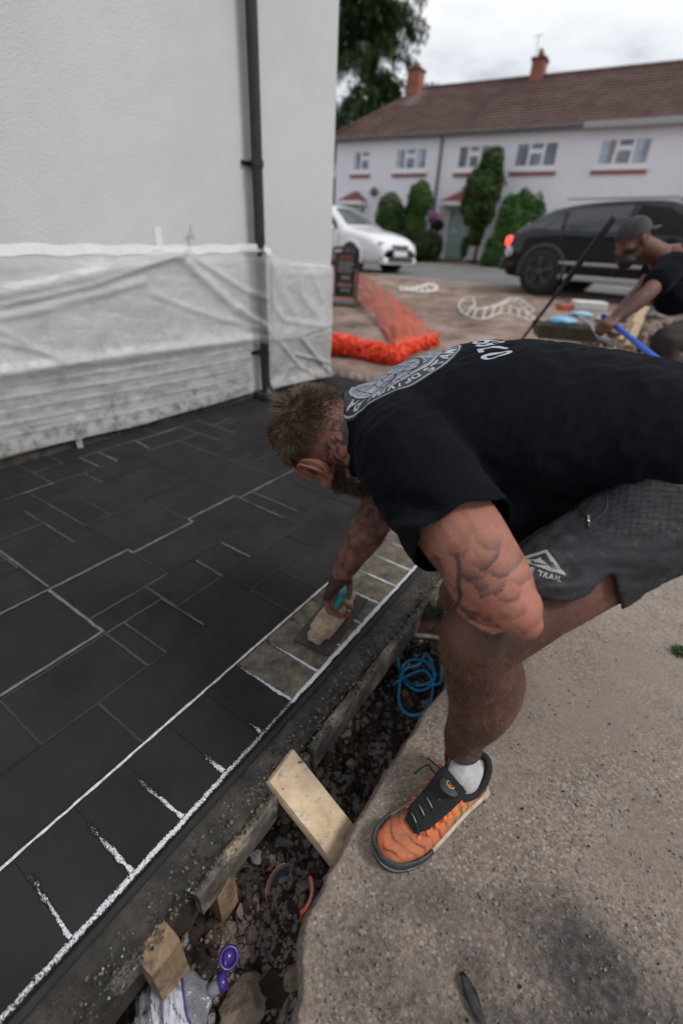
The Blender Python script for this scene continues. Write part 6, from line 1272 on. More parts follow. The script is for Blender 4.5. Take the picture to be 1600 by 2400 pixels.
strands('hair_fade', R2, N2 * .5 - hu[None] * .5, .002 + .012 * sstep(.02, .066, h2[:, 2] - .3 * h2[:, 1]), np.full(len(R2), .0004), [M_hair[0], M_hair[2]], .2, jitter=.25, segs=2)
def beard_t(h): return h[2] < -.03 and h[1] > .0 and not (abs(h[0]) < .035 and h[1] > .085 and h[2] > -.055)
R3, N3 = onhead(7500, beard_t)
strands('beard', R3, N3 * .55 - hu[None] * .55, rng.uniform(.010, .026, len(R3)), np.full(len(R3), .0007), [M_hair[2], M_hair[2], M_hair[0]], .3, jitter=.25)

# ---- T-shirt
S = MB()
sp_ = crom([(1.02, .87, .60), (.88, .875, .65), (.76, .885, .69), (.64, .90, .725), (.48, .94, .742), (.32, .968, .742), (.19, .985, .715), (.10, .992, .685), (.045, 1.0, .672), (-.015, 1.003, .655)], 5)
sr = crom([(.13, .19), (.15, .205), (.160, .21), (.160, .205), (.160, .205), (.160, .220), (.146, .222), (.125, .205), (.112, .155), (.098, .108)], 5)
S.tube(sp_, [tuple(r) for r in sr], 36)
S.ell((.50, .91, .60), (.20, .15, .11)); S.ell((.30, .90, .62), (.16, .14, .11))
limb(S, [(.13, .90, .715), J['lsh'] + (0, 0, .005), along('lsh', 'lel', .28, (.0, -.004, 0)), along('lsh', 'lel', .52), along('lsh', 'lel', .66)], [.115, .100, .095, .094, .094], 28, ends=False)
S.ell(J['lsh'] + (0, .01, .01), (.11, .11, .10))
limb(S, [(.13, 1.06, .70), J['rsh'], along('rsh', 'rel', .4), along('rsh', 'rel', .75)], [.11, .10, .09, .088], 24, ends=False)
shirt = remesh(S, 'shirt', .0052, 14, .5)
V = getv(shirt); Nn = getn(shirt)
tl, dl = seg_t(V, J['lsh'], J['lel'])
# wrinkles: broad drape folds, rings on the sleeve, fan folds from the armpit
def folds(V, Nn, curves):
    D = np.zeros(len(V))
    for pts, w_, amp in curves:
        p = crom(pts, 8)
        d = np.full(len(V), 9.0); tt = np.zeros(len(V))
        for i in range(len(p) - 1):
            t, dd = seg_t(V, p[i], p[i + 1]); m = dd < d; d[m] = dd[m]; tt[m] = (i + np.clip(t[m], 0, 1)) / (len(p) - 1)
        D += amp * 2.6 * np.exp(-(d / (w_ * 1.15)) ** 2) * np.sin(np.pi * np.clip(tt, .02, .98)) ** .5
    return V + Nn * np.clip(D, -.011, .03)[:, None]
def SP(*uvt): return [P(*q) for q in uvt]
fc = [(SP((1190, 1010, .86), (1100, 1000, .86), (1010, 1020, .84), (940, 1060, .80)), .010, -.010),
      (SP((860, 1080, .85), (940, 1050, .82), (1010, 1060, .80), (1060, 1110, .78)), .009, .008),
      (SP((850, 1130, .83), (930, 1110, .78), (1010, 1130, .74), (1060, 1170, .73)), .009, .009),
      (SP((865, 1180, .82), (940, 1175, .75), (1010, 1190, .71), (1080, 1210, .70)), .009, -.008),
      (SP((890, 1230, .80), (960, 1235, .73), (1030, 1240, .69), (1090, 1250, .68)), .008, .007),
      (SP((1010, 1050, .82), (1050, 1100, .79), (1070, 1160, .77), (1130, 1210, .78)), .011, -.013),
      (SP((1080, 1060, .86), (1130, 1130, .84), (1210, 1190, .84)), .014, .010),
      (SP((1250, 800, 1.2), (1310, 880, 1.06), (1340, 960, .98), (1330, 1040, .92)), .016, .010),
      (SP((1330, 800, 1.2), (1400, 890, 1.05), (1430, 980, .96), (1410, 1060, .90)), .014, -.009),
      (SP((1400, 815, 1.18), (1470, 900, 1.03), (1500, 980, .95), (1480, 1050, .9)), .014, .011),
      (SP((1480, 840, 1.15), (1540, 920, 1.0), (1570, 990, .93)), .013, -.010),
      (SP((1570, 900, 1.05), (1500, 1000, .95), (1420, 1070, .9), (1300, 1110, .86)), .014, .012),
      (SP((1600, 960, 1.0), (1540, 1040, .93), (1440, 1100, .88), (1320, 1140, .85)), .010, -.010),
      (SP((1200, 1090, .86), (1300, 1100, .86), (1390, 1095, .87)), .006, .006),
      (SP((830, 960, 1.0), (880, 940, 1.02), (960, 930, 1.0), (1040, 960, .95)), .012, .007)]
V = folds(V, Nn, fc)
st = V * [1.0, 1.6, 1.6]; amp = .0045 + .003 * sstep(.3, .7, V[:, 0])
V = V + Nn * (np.abs(fbm(V @ np.array([[.55, .84, 0], [-.84, .55, 0], [0, 0, 1]]) * [1.9, .6, 1], 13, 3, 60)) * amp * -2.5 + fbm(V, 45, 2, 61) * .0012)[:, None]
def cutmesh(me, V, f, name, thick=.0016, snap=True):
    """drop everything with f(V) < 0 and pull the new border onto f = 0"""
    val = f(V); bm = bmesh.new(); bm.from_mesh(me); bm.verts.ensure_lookup_table()
    for i, q in enumerate(V): bm.verts[i].co = q
    dead = [bm.verts[i] for i in np.nonzero(val < 0)[0]]; bmesh.ops.delete(bm, geom=dead, context='VERTS')
    loose = [q for q in bm.verts if not q.link_faces]; bmesh.ops.delete(bm, geom=loose, context='VERTS')
    for it in range(2):
        bv = [q for q in bm.verts if q.is_boundary]
        if not bv: break
        X = np.array([q.co[:] for q in bv]); f0 = f(X); g = np.stack([(f(X + np.eye(3)[k] * .001) - f0) / .001 for k in range(3)], 1)
        st_ = np.clip(f0, -.008, .008)[:, None] * g / ((g ** 2).sum(1)[:, None] + 1e-6)
        st_ *= np.minimum(1, .006 / (np.linalg.norm(st_, axis=1)[:, None] + 1e-9))
        for q, a in zip(bv, X - st_): q.co = a
    for it in range(3):
        bv = [q for q in bm.verts if q.is_boundary]; new = []
        for q in bv:
            nb = [e_.other_vert(q).co for e_ in q.link_edges if e_.is_boundary]
            new.append((q.co + (sum(nb, Vector()) / len(nb))) / 2 if len(nb) == 2 else q.co.copy())
        for q, a in zip(bv, new): q.co = a
    bm.to_mesh(me); bm.free(); me.update()
slv_n = nrm(J['lel'] - J['lsh']); slv_c = along('lsh', 'lel', .575)
nk_n = nrm((-1, .0, -.22)); nk_c = np.array((.005, 1.0, .672))
def f_sh(X):
    a = -((X - slv_c) @ slv_n) + .006 * vnoise(X, 22, 3) ; near = np.linalg.norm(X - along('lsh', 'lel', .6), axis=1) < .16; a = np.where(near & (X[:, 1] < .76), a, 1)
    b = -((X - nk_c) @ nk_n)
    hm = (1.0 - X[:, 0])
    t, d = seg_t(X, J['rsh'], J['rel']); c = np.where(d < .13, .68 - t, 1)
    return np.minimum(np.minimum(a, b), np.minimum(hm, c))
cutmesh(shirt, V, f_sh, 'shirt'); V = getv(shirt)
shirtBVH = BVHTree.FromPolygons([tuple(q) for q in V.tolist()], [tuple(p.vertices) for p in shirt.polygons])
setv(shirt, local(manP, V)); shirt.materials.append(M_shirt); so_ = mkobj('t_shirt', shirt, manP, True)
md = so_.modifiers.new('thick', 'SOLIDIFY'); md.thickness = .002; md.offset = 1
def loop_tube(name, c, n_, rad, r0_, mat, parent=manP, bvh=None, hint=(0, 0, 1), rel=0.0, skip=None):
    """a seam lying on the garment round the plane (c, n_)"""
    n_ = nrm(n_); a = nrm(np.cross(n_, hint)); b = np.cross(n_, a); pts = []
    for k in range(64):
        q = 2 * math.pi * k / 64; d = a * math.cos(q) + b * math.sin(q); r = (bvh or shirtBVH).ray_cast(Vector(c + d * .35), Vector(-d))
        if r[0] is not None: pts.append((np.array(r[0]) + d * rel, (r[0] - Vector(c)).length))
    if pts:
        med = np.median([q[1] for q in pts]); pts = [q[0] for q in pts if abs(q[1] - med) < .3 * med]
    if len(pts) > 8: m = MB(); m.tube(pts, r0_, 6, closed=True); wbuild(m, name, mat, parent, smooth=True)
loop_tube('sleeve_seam', along('lsh', 'lel', .475), slv_n, .1, .0011, M_blackrub, rel=.0008)
loop_tube('collar', nk_c + nk_n * -.006, nk_n, .1, .0052, M_shirt, rel=-.001)
# armhole seam: from the neck over the shoulder
# ---- print on the back, pressed onto the cloth
def press(mb, name, mat, parent, lift, bvh, down=(0, 0, -1), up=.3):
    V = np.concatenate(mb.v); o = []; ok = []
    for q in V:
        r = bvh.ray_cast(Vector(q) - Vector(down) * up, Vector(down)); ok.append(r[0] is not None)
        o.append(np.array(r[0]) + np.array(r[1]) * lift if r[0] is not None else q)
    mb.v = [np.array(o)]; kp = [i for i, f in enumerate(mb.f) if all(ok[j] for j in f)]; mb.f = [mb.f[i] for i in kp]; mb.mi = [mb.mi[i] for i in kp]
    return wbuild(mb, name, mat, parent)
def text_mb(txt, size, xf, bold=0.0, res=.004, sp=1.0):
    """outline text as a flat, finely cut mesh; xf maps (x, y) to the world"""
    cu = bpy.data.curves.new('t', 'FONT'); cu.body = txt; cu.size = size; cu.offset = bold; cu.space_character = sp; cu.align_x = 'CENTER'
    o = bpy.data.objects.new('t', cu); COL.objects.link(o); me = evalmesh(o); bpy.data.objects.remove(o); bpy.data.curves.remove(cu)
    bm = bmesh.new(); bm.from_mesh(me); bmesh.ops.triangulate(bm, faces=bm.faces)
    for it in range(3):
        es = [e_ for e_ in bm.edges if e_.calc_length() > res * 1.6]
        if es: bmesh.ops.subdivide_edges(bm, edges=es, cuts=1); bmesh.ops.triangulate(bm, faces=bm.faces)
    mb = MB(); v = [xf(q.co.x, q.co.y) for q in bm.verts]
    for i, q in enumerate(bm.verts): q.index = i
    mb.add(v, [tuple(q.index for q in f.verts) for f in bm.faces]); bm.free(); bpy.data.meshes.remove(me); return mb
BU = np.array((-1.0, -.02, 0)); BR_ = np.array((0.02, 1.0, 0))        # up the back / across the back, left to right
PC = np.array((.098, .996, 0))                                        # middle of the round print
def bk(x, y): return tuple(PC + BR_ * x + BU * y + np.array((0, 0, .95)))
RO_ = .131
def grid_disc(r0_, r1_, a0=0, a1=360, n=72, m=6, sx=1, cy=0):
    mb = MB(); V = []; F = []
    for i in range(n + 1):
        q = R_(a0 + (a1 - a0) * i / n)
        for j in range(m + 1): r = r0_ + (r1_ - r0_) * j / m; V.append(bk(r * math.cos(q) * sx, cy + r * math.sin(q)))
    for i in range(n):
        for j in range(m): a = i * (m + 1) + j; F.append((a, a + 1, a + m + 2, a + m + 1))
    mb.add(V, F); return mb
press(grid_disc(0, RO_, n=80, m=22), 'print_ground', M_printk, manP, .0026, shirtBVH)
press(grid_disc(RO_ * .955, RO_ * .975), 'print_ring', M_print, manP, .0032, shirtBVH)
press(grid_disc(0, RO_ * .70, m=18), 'print_emblem', M_print2, manP, .0032, shirtBVH)
press(grid_disc(RO_ * .70, RO_ * .72, m=2), 'print_ring', M_print, manP, .0036, shirtBVH)
ln = MB()
for k in range(-9, 10):
    for (dx, dy) in ((1, .55), (-.45, 1)):
        L_ = math.hypot(dx, dy); ux, uy = dx / L_, dy / L_; ox, oy = -uy * k * .019, ux * k * .019; h = RO_ * .68
        s2 = h * h - (k * .019) ** 2
        if s2 <= 0: continue
        s2 = math.sqrt(s2); n = 30; pts = []
        for i in range(n + 1):
            q = -s2 + 2 * s2 * i / n; w0_ = .0007 + .0004 * math.sin(k + i); wob = .003 * math.sin(q * 60 + k * 2)
            pts.append((bk(ox + ux * q - uy * (wob + w0_), oy + uy * q + ux * (wob + w0_)), bk(ox + ux * q - uy * (wob - w0_), oy + uy * q + ux * (wob - w0_))))
        ln.add([z for p_ in pts for z in p_], [(2 * i, 2 * i + 2, 2 * i + 3, 2 * i + 1) for i in range(n)])
for (cx, cy, rr, a0, a1, wd) in ((-.03, .0, .05, 200, 330, .004), (-.05, .03, .03, 180, 300, .003), (-.02, -.03, .045, 150, 250, .003)):
    pts = []
    for i in range(25):
        q = R_(a0 + (a1 - a0) * i / 24); w0_ = wd * math.sin(math.pi * i / 24); pts += [bk(cx + (rr + w0_) * math.cos(q), cy + (rr + w0_) * math.sin(q)), bk(cx + (rr - w0_) * math.cos(q), cy + (rr - w0_) * math.sin(q))]
    ln.add(pts, [(2 * i, 2 * i + 2, 2 * i + 3, 2 * i + 1) for i in range(24)])
press(ln, 'print_lines', M_printk, manP, .0038, shirtBVH)
def arc_text(txt, size, rad, a_mid, flip, spc):
    n = len(txt)
    for i, ch in enumerate(txt):
        if ch == ' ': continue
        a = R_(a_mid + (i - (n - 1) / 2) * spc * (1 if flip else -1))
        er = (math.cos(a), math.sin(a)); et = (-er[1], er[0]) if flip else (er[1], -er[0]); eu = (-er[0], -er[1]) if flip else er
        def xf(x, y): y -= size * .36; return bk(er[0] * rad + et[0] * x + eu[0] * y, er[1] * rad + et[1] * x + eu[1] * y)
        press(text_mb(ch, size, xf, .0008), 'print_letter', M_print, manP, .0036, shirtBVH)
arc_text('STAMPS', .033, RO_ * .835, 243, True, 12.5)
arc_text('DRIVEW', .022, RO_ * .835, 178, False, 8)
arc_text('PA', .031, RO_ * .84, 134, False, 12)
def xf0(x, y): return tuple(np.array((.302, .955, .95)) + BR_ * x * .66 + BU * y)
press(text_mb('07899', .078, xf0, .0010, sp=1.16), 'print_digits', M_print, manP, .0030, shirtBVH)

# ---- shorts
S = MB()
limb(S, [(.86, .87, .62), J['pel'] + (0, 0, .0), (.62, .89, .67)], [(.12, .19), (.125, .20), (.12, .19)], 32)
limb(S, [J['lhip'] + (.02, .01, .0), along('lhip', 'lkn', .35, (0, -.003, .006)), along('lhip', 'lkn', .62, (.0, 0, 0.003)), along('lhip', 'lkn', .90, (0, 0, .0))], [.112, .096, .088, .086], 30)
limb(S, [J['rhip'], along('rhip', 'rkn', .45), along('rhip', 'rkn', .8)], [.145, .13, .12], 24)
shorts = remesh(S, 'shorts', .0052, 12, .5); V = getv(shorts); Nn = getn(shorts)
fs = [(SP((1190, 1260, .76), (1260, 1250, .76), (1340, 1270, .77)), .010, .007), (SP((1240, 1350, .72), (1330, 1345, .74), (1420, 1320, .78)), .011, -.009),
      (SP((1230, 1370, .72), (1320, 1372, .73), (1400, 1345, .77)), .008, .007), (SP((1430, 1160, .86), (1520, 1150, .86), (1600, 1145, .86)), .010, .012),
      (SP((1420, 1190, .85), (1520, 1180, .86), (1600, 1172, .86)), .009, -.009), (SP((1400, 1215, .84), (1500, 1210, .85), (1600, 1200, .86)), .009, .009),
      (SP((1450, 1340, .8), (1530, 1290, .82), (1600, 1230, .84)), .012, .010), (SP((1460, 1370, .8), (1540, 1320, .82), (1600, 1270, .84)), .010, -.010),
      (SP((1440, 1290, .8), (1520, 1250, .82), (1590, 1210, .84)), .010, .006), (SP((1170, 1290, .76), (1210, 1275, .76), (1260, 1290, .75)), .008, -.008)]
V = folds(V, Nn, fs); V = V + Nn * (fbm(V * [.7, 1, 2.0], 17, 3, 70) * .009 + fbm(V, 60, 2, 71) * .001)[:, None]
th_n = nrm(J['lkn'] - J['lhip']); thr = np.linalg.norm(J['lkn'] - J['lhip'])
def f_so(X):
    t = ((X - J['lhip']) @ th_n) / thr; q = pxof(X); uu, vv = q[:, 0], q[:, 1]
    lim = .80 + .0 * t
    # the side vent: a notch in the hem, and the back flap shorter than the front
    hem = np.interp(uu, [1100, 1200, 1240, 1290, 1330, 1375, 1410, 1428, 1438, 1446, 1456, 1480], [1375, 1378, 1392, 1408, 1412, 1396, 1358, 1343, 1348, 1385, 1440, 1700])
    a = np.minimum((.92 - t) * thr, (hem - vv) * .0007)
    t2 = ((X - J['rhip']) @ (J['rkn'] - J['rhip'])) / ((J['rkn'] - J['rhip']) @ (J['rkn'] - J['rhip']))
    return np.where(X[:, 1] < .90, a, (.72 - t2) * .4)
cutmesh(shorts, V, f_so, 'shorts'); V = getv(shorts)
shortsBVH = BVHTree.FromPolygons([tuple(q) for q in V.tolist()], [tuple(p.vertices) for p in shorts.polygons])
q = pxof(V); uu, vv = q[:, 0], q[:, 1]
rip = (sstep(-6, 6, uu - (1425 - .0 * vv)) * sstep(6, -6, vv - (1215 + 56 * np.clip(1 - ((uu - 1500) / 130.) ** 2, -.6, 1)))) * (V[:, 1] < .92)
gl = np.maximum(np.exp(-((((uu - 1420 + .12 * (vv - 1200)) / 17.) % 1 - .5) / .12) ** 2), np.exp(-((((vv - 1100 - .05 * (uu - 1400)) / 13.) % 1 - .5) / .14) ** 2))
attr(shorts, 'grid', rip * gl * .9); setv(shorts, local(manP, V)); shorts.materials.append(M_ripstop); so_ = mkobj('shorts', shorts, manP, True)
md = so_.modifiers.new('thick', 'SOLIDIFY'); md.thickness = .0022; md.offset = 1
def press_cam(mb, name, mat, lift, bvh, dirv):
    V = np.concatenate(mb.v); o = []
    for q in V:
        r = bvh.ray_cast(Vector(q) - Vector(dirv) * .25, Vector(dirv)); o.append(np.array(r[0]) + np.array(r[1]) * lift if r[0] is not None else q)
    mb.v = [np.array(o)]; return wbuild(mb, name, mat, manP)
# logo and lettering on the thigh panel: laid out in the panel's own plane
LC = P(1268, 1320, .72); lx = nrm(CR * .955 - CU * .30); ly = nrm(CU * .955 + CR * .30); ldir = nrm(ray(1268, 1320)); pm = .72 / FPX
def lg(x, y): return tuple(LC + (lx * x + ly * y) * pm)
def poly_mb(poly, n=5):
    bm = bmesh.new(); vs = [bm.verts.new((x, y, 0)) for x, y in poly]; f = bm.faces.new(vs); bmesh.ops.triangulate(bm, faces=[f])
    for it in range(n):
        es = [e_ for e_ in bm.edges if e_.calc_length() > 9]
        if es: bmesh.ops.subdivide_edges(bm, edges=es, cuts=1); bmesh.ops.triangulate(bm, faces=bm.faces)
    mb = MB()
    for i, q in enumerate(bm.verts): q.index = i
    mb.add([lg(q.co.x, q.co.y) for q in bm.verts], [tuple(q.index for q in f.verts) for f in bm.faces]); bm.free(); return mb
tri = [(-62, -12), (66, -12), (4, 34)]; 
M_logo = simple('silver_logo_print', (.30, .30, .30), .5, var=.2, scale=400)
press_cam(poly_mb(tri), 'logo', M_logo, .0026, shortsBVH, ldir)
press_cam(poly_mb([(-38, -5), (-14, 3), (-10, 9), (-4, 12), (-2, 7), (12, 3), (14, 8), (18, 0), (28, -1), (4, 25)]), 'logo_peak', M_blackrub, .0032, shortsBVH, ldir)
press_cam(poly_mb([(40, -5), (22, 6), (6, 22), (12, 16), (20, 9), (26, 8)]), 'logo_peak', M_blackrub, .0034, shortsBVH, ldir)
press_cam(poly_mb([(-22, -2), (-26, -7), (-18, -9.5), (0, -5), (22, 1), (0, -2), (-14, -5)]), 'logo_mark', M_blackrub, .0036, shortsBVH, ldir)
lt = text_mb('NIKE TRAIL', 19, lambda x, y: lg(x - 2, y - 32), .5, 4, 1.25)
press_cam(lt, 'lettering', M_logo, .0028, shortsBVH, ldir)
def on_shorts(uv, lift=.002, bvh=None):
    o = []
    for (a, b) in uv:
        d = nrm(ray(a, b)); r = (bvh or shortsBVH).ray_cast(Vector(CP), Vector(d))
        if r[0] is not None: o.append(np.array(r[0]) - d * lift)
    return o
for nm, uv, rr in (('pocket_zip', crom([(1325, 1168), (1345, 1185), (1372, 1212), (1385, 1222), (1402, 1210), (1418, 1195), (1420, 1170), (1418, 1135)], 5), .0022),
                   ('panel_seam', crom([(1388, 1225), (1400, 1250), (1440, 1268), (1500, 1272), (1550, 1255), (1598, 1228)], 5), .0009)):
    m = MB(); pts = on_shorts(uv)
    if len(pts) > 3: m.tube(pts, rr, 6); wbuild(m, nm, M_blackrub, manP, smooth=True)
pz = on_shorts([(1378, 1208), (1378, 1222), (1378, 1236)], .004)
if len(pz) == 3:
    m = MB(); m.bar(pz[0], pz[1], .006, .003, up=-fw); m.bar(pz[1], pz[2], .005, .003, up=-fw, mi=1); wbuild(m, 'zip_pull', [M_zip, M_blackrub], manP, bevel=.0006)

# ---- sock, shoes
M_or = NT('orange_shoe_mesh')
_c = M_or.mix(M_or.rng(M_or.noise(30, 5), .35, .7), (.50, .125, .050), (.60, .19, .08))
_c = M_or.mix(M_or.attr('yel'), _c, (.62, .36, .10)); _c = M_or.mix(M_or.rng(M_or.noise(14, 5, .7), .46, .70, 0, .7), _c, (.13, .085, .066))
_c = M_or.mix(M_or.attr('dust'), _c, (.075, .062, .058)); _c = M_or.mix(M_or.attr('vein'), _c, (.035, .028, .028))
M_or.bump(M_or.voro(600), .25, .0008); M_or = M_or.fin(_c, .75, 0, .3)
M_knit = simple('black_knit', (.010, .011, .013), .9, var=.5, scale=300, bump=.5, bs=500, bd=.001)
M_rub = simple('blue_black_rubber', (.030, .036, .044), .6, var=.45, scale=40, bump=.2)
M_cream = simple('cream_midsole', (.42, .35, .27), .7, var=.3, scale=40)
M_lace = simple('black_lace', (.012, .012, .013), .85, bump=.6, bs=700, bd=.0008)
M_refl = simple('grey_lace_fleck', (.33, .34, .36), .6); M_eyelet = simple('red_orange_webbing', (.72, .13, .045), .7, var=.3, scale=200)
M_yel = simple('yellow_badge_line', (.62, .42, .05), .5); M_toes = simple('cream_sidewall', (.36, .33, .29), .7, var=.3, scale=30)
def shoe(org, fwd, left_sign, name, foot=True, k=1.0, detail=True, M_or=M_or, M_eyelet=M_eyelet):
    fwd = nrm((fwd[0], fwd[1], 0)); lf = np.array((-fwd[1], fwd[0], 0)); org = np.asarray(org, float)
    sh = thing(name, org, None, None); sh.parent = manP; sh.location = Vector(org) - manP.location
    def W(x, y, z): return org + (fwd * x + lf * y * left_sign + np.array((0, 0, 1)) * z) * k
    def bld(m, n_, mat, **kw): m.v = [np.asarray(a) - org for a in m.v]; return m.build(n_, mat, sh, smooth=True, **kw)
    # x, top, half width, centre offset
    st = crom([(-.122, .050, .020, 0), (-.116, .072, .032, 0), (-.09, .080, .037, .0), (-.05, .078, .038, .001), (-.01, .086, .040, .003), (.03, .084, .043, .005), (.07, .070, .047, .006), (.11, .056, .050, .006), (.145, .047, .046, .004), (.172, .038, .036, .002), (.187, .026, .020, 0), (.192, .018, .008, 0)], 9)
    nr = 40; V = []; F = []; va = []
    for i, (x, tp, hw, cy) in enumerate(st):
        for j in range(nr + 1):
            a = math.pi * j / nr; c, s_ = math.cos(a), math.sin(a)
            y = cy + hw * (abs(c) ** .75) * (1 if c > 0 else -1); z = .020 + (tp - .020) * s_ ** .85
            if x < .01: z = min(z, .020 + (tp - .02) * (1 - .0 * s_))
            V.append(W(x, y, z))
            ang = (j / nr)                                        # 0 = outer side .. 1 = inner side
            wav = x + .026 * abs(c) + .0022 * math.sin(j * .55 + x * 30); ph = (wav / .0235) % 1
            vn = math.exp(-((ph - .5) / .10) ** 2) * (.62 + .38 * math.sin(j * .33 + int(wav / .0235) * 2.1)) * 1.15
            d = math.exp(-(((x - .095) / .04) ** 2 + ((ang - .74) / .15) ** 2))
            va.append((max(0, vn) * .9, min(1, d * .95 + max(0, (abs(c) - .93) * 6) * .8), math.exp(-((x + .03) / .05) ** 2) * (c > .3) * .7))
    n = nr + 1
    for i in range(len(st) - 1):
        for j in range(nr): F.append((i * n + j, (i + 1) * n + j, (i + 1) * n + j + 1, i * n + j + 1) if left_sign > 0 else (i * n + j, i * n + j + 1, (i + 1) * n + j + 1, (i + 1) * n + j))
    m = MB(); m.add(V, F); u_ = bld(m, 'upper', M_or); va = np.array(va)
    for q, nm in enumerate(('vein', 'dust', 'yel')): attr(u_.data, nm, va[:, q])
    m = MB()                                                       # sole: rubber tread, cream sidewall, dark toe bumper
    for lo, hi, gr, mi in ((0, .008, .004, 0), (.008, .024, .0055, 1)):
        V = []; F = []
        for (x, tp, hw, cy) in st:
            e_ = gr + (.004 if x < -.1 else 0)
            for sg in (1, -1):
                for z in (lo, hi): V.append(W(x * (1 + gr * .25 / .19), cy + sg * (hw + e_), z + (.004 if x > .15 and mi else 0)))
        for i in range(len(st) - 1):
            a = i * 4; b = a + 4; F += [(a, b, b + 1, a + 1), (a + 3, b + 3, b + 2, a + 2), (a + 1, b + 1, b + 3, a + 3), (a, a + 2, b + 2, b)]
        F += [(0, 1, 3, 2), (len(V) - 4, len(V) - 2, len(V) - 1, len(V) - 3)]
        m.add(V, F, mi)
    bld(m, 'sole', [M_rub, M_cream])
    m = MB(); bp = [W(x, cy + sg * (hw + .0035), .024 + .010 * max(0, (x - .10) / .09)) for sg, rng_ in ((1, st[58:]), (-1, st[::-1][:34])) for (x, tp, hw, cy) in rng_]
    m.tube(bp, [(.011, .0045)] * len(bp), 8, hint=(0, 0, 1)); bld(m, 'toe_bumper', M_rub)
    m = MB(); co = [W(-.058 + .060 * math.cos(q), .001 + .037 * math.sin(q), .080 + .010 * math.cos(q) ** 2 + .022 * max(0, -math.cos(q))) for q in np.linspace(0, 2 * math.pi, 28, endpoint=False)]
    m.tube(co, .0095, 10, closed=True); bld(m, 'collar', M_knit)
    m = MB(); tg = [W(x, .004, z) for x, z in ((-.012, .128), (.004, .117), (.024, .100), (.05, .083), (.085, .068), (.112, .058))]
    m.tube(tg, [(.006, .033), (.009, .037), (.009, .035), (.008, .032), (.007, .029), (.003, .016)], 16, hint=(0, 0, 1)); bld(m, 'tongue', M_knit)
    m = MB(); m.tube([W(-.052, .001, .05), W(-.050, .001, .09), W(-.045, .001, .135)], [(.042, .036), (.039, .035), (.039, .038)], 24, hint=fwd); bld(m, 'sock', M_sock)
    if detail:
        m = MB(); e2 = MB(); fl = MB()
        for r in range(6):
            x = .098 - .021 * r; hw = .026 + .0022 * r; z0 = np.interp(x, [-.02, .02, .05, .085, .112], [.124, .106, .0925, .0765, .065])
            for ln_ in (0,):
                pts = crom([W(x - .010, -hw, z0 - .014), W(x - .003, -hw * .5, z0 - .003), W(x, 0, z0), W(x + .003, hw * .5, z0 - .003), W(x + .007, hw, z0 - .014)], 4)
                m.tube(pts, (.0030), 8)
                fl.tube([pts[5] + (0, 0, .0028), pts[8] + (0, 0, .0030), pts[11] + (0, 0, .0028)], .0010, 5)
            for sg in (1, -1): e2.tube([W(x + (.008 if sg > 0 else -.011), sg * (hw + .001), z0 - .014), W(x + (.010 if sg > 0 else -.014), sg * (hw + .012), z0 - .023)], [(.0022, .0048)] * 2, 8, hint=(0, 0, 1))
        bld(m, 'lace', M_lace); bld(e2, 'eyelet', M_eyelet); bld(fl, 'lace_fleck', M_refl)
        m = MB(); kn = W(-.004, -.016, .120)
        m.ell(kn, .0065, None, 10, 7)
        L1_ = crom([kn, kn - fwd * .012 + (0, 0, .016) - lf * left_sign * .008, kn - fwd * .030 + (0, 0, .020) - lf * left_sign * .018, kn - fwd * .030 + (0, 0, .008) - lf * left_sign * .026, kn - fwd * .008 - lf * left_sign * .012, kn], 6); m.tube(L1_, .0019, 7)
        L2_ = crom([kn, kn - lf * left_sign * .02 + (0, 0, -.004), kn - lf * left_sign * .045 - fwd * .004 + (0, 0, -.018), kn - lf * left_sign * .066 - fwd * .012 + (0, 0, -.040)], 6); m.tube(L2_, .0017, 7)
        L3_ = crom([kn, kn - lf * left_sign * .02 + fwd * .012 + (0, 0, -.012), kn - lf * left_sign * .046 + fwd * .010 + (0, 0, -.020), kn - lf * left_sign * .058 + fwd * .030 + (0, 0, -.05)], 6); m.tube(L3_, .0017, 7)
        L4_ = crom([kn, W(.02, .018, .108), W(.045, .026, .088), W(.08, .022, .0745), W(.104, .010, .066)], 6); m.tube(L4_, .0020, 7)
        bld(m, 'lace_bow', M_lace)
        # badge on the tongue tab
        bc = W(.008, .008, .124); bn = nrm(-fwd * .30 + np.array((0, 0, 1.0))); bx = nrm(lf * left_sign - bn * (lf * left_sign @ bn)); by = np.cross(bn, bx)
        Rb = np.stack([bx, by, bn], 1); m = MB(); m.ell(bc - bn * .002, (.0235, .0235, .0045), Rb, 24, 9); bld(m, 'tongue_tab', M_rub)
        hx = [bc + bn * .0032 + (bx * math.cos(q) * .0098 + by * math.sin(q) * .0082) for q in np.linspace(0, 2 * math.pi, 6, endpoint=False)]
        m = MB(); m.tube(hx, .0011, 6, closed=True); bld(m, 'badge_outline', M_yel)
        m = MB(); m.tube(crom([bc + bn * .0035 + bx * .005 + by * .001, bc + bn * .0036 - by * .0015, bc + bn * .0035 - bx * .005 + by * .003], 4), [.0005] + [.0012] * 6 + [.0008] * 2, 6); m.tube([bc + bn * .0033 - bx * .002 - by * .0045, bc + bn * .0033 + bx * .003 - by * .004], .0008, 5); bld(m, 'badge_mark', M_eyelet)
    return sh
toe = G(884, 2006, -.05); heel = G(1122, 1822, -.05); sd_ = nrm(toe - heel); so_c = (toe + heel) / 2; so_c[2] = -.07
kk = np.linalg.norm((toe - heel)[:2]) / .318; print('shoe scale', kk)
shoe(so_c - sd_ * .034 * kk + np.array((0, 0, 0)), sd_, 1, 'shoe', k=kk)
M_or_d = simple('muddy_shoe_mesh', (.10, .045, .030), .85, var=.5, scale=30)
shoe((.355, 1.205, -.135), (-.95, .12, 0), -1, 'shoe', k=1.0, M_or=M_or_d, M_eyelet=M_or_d)
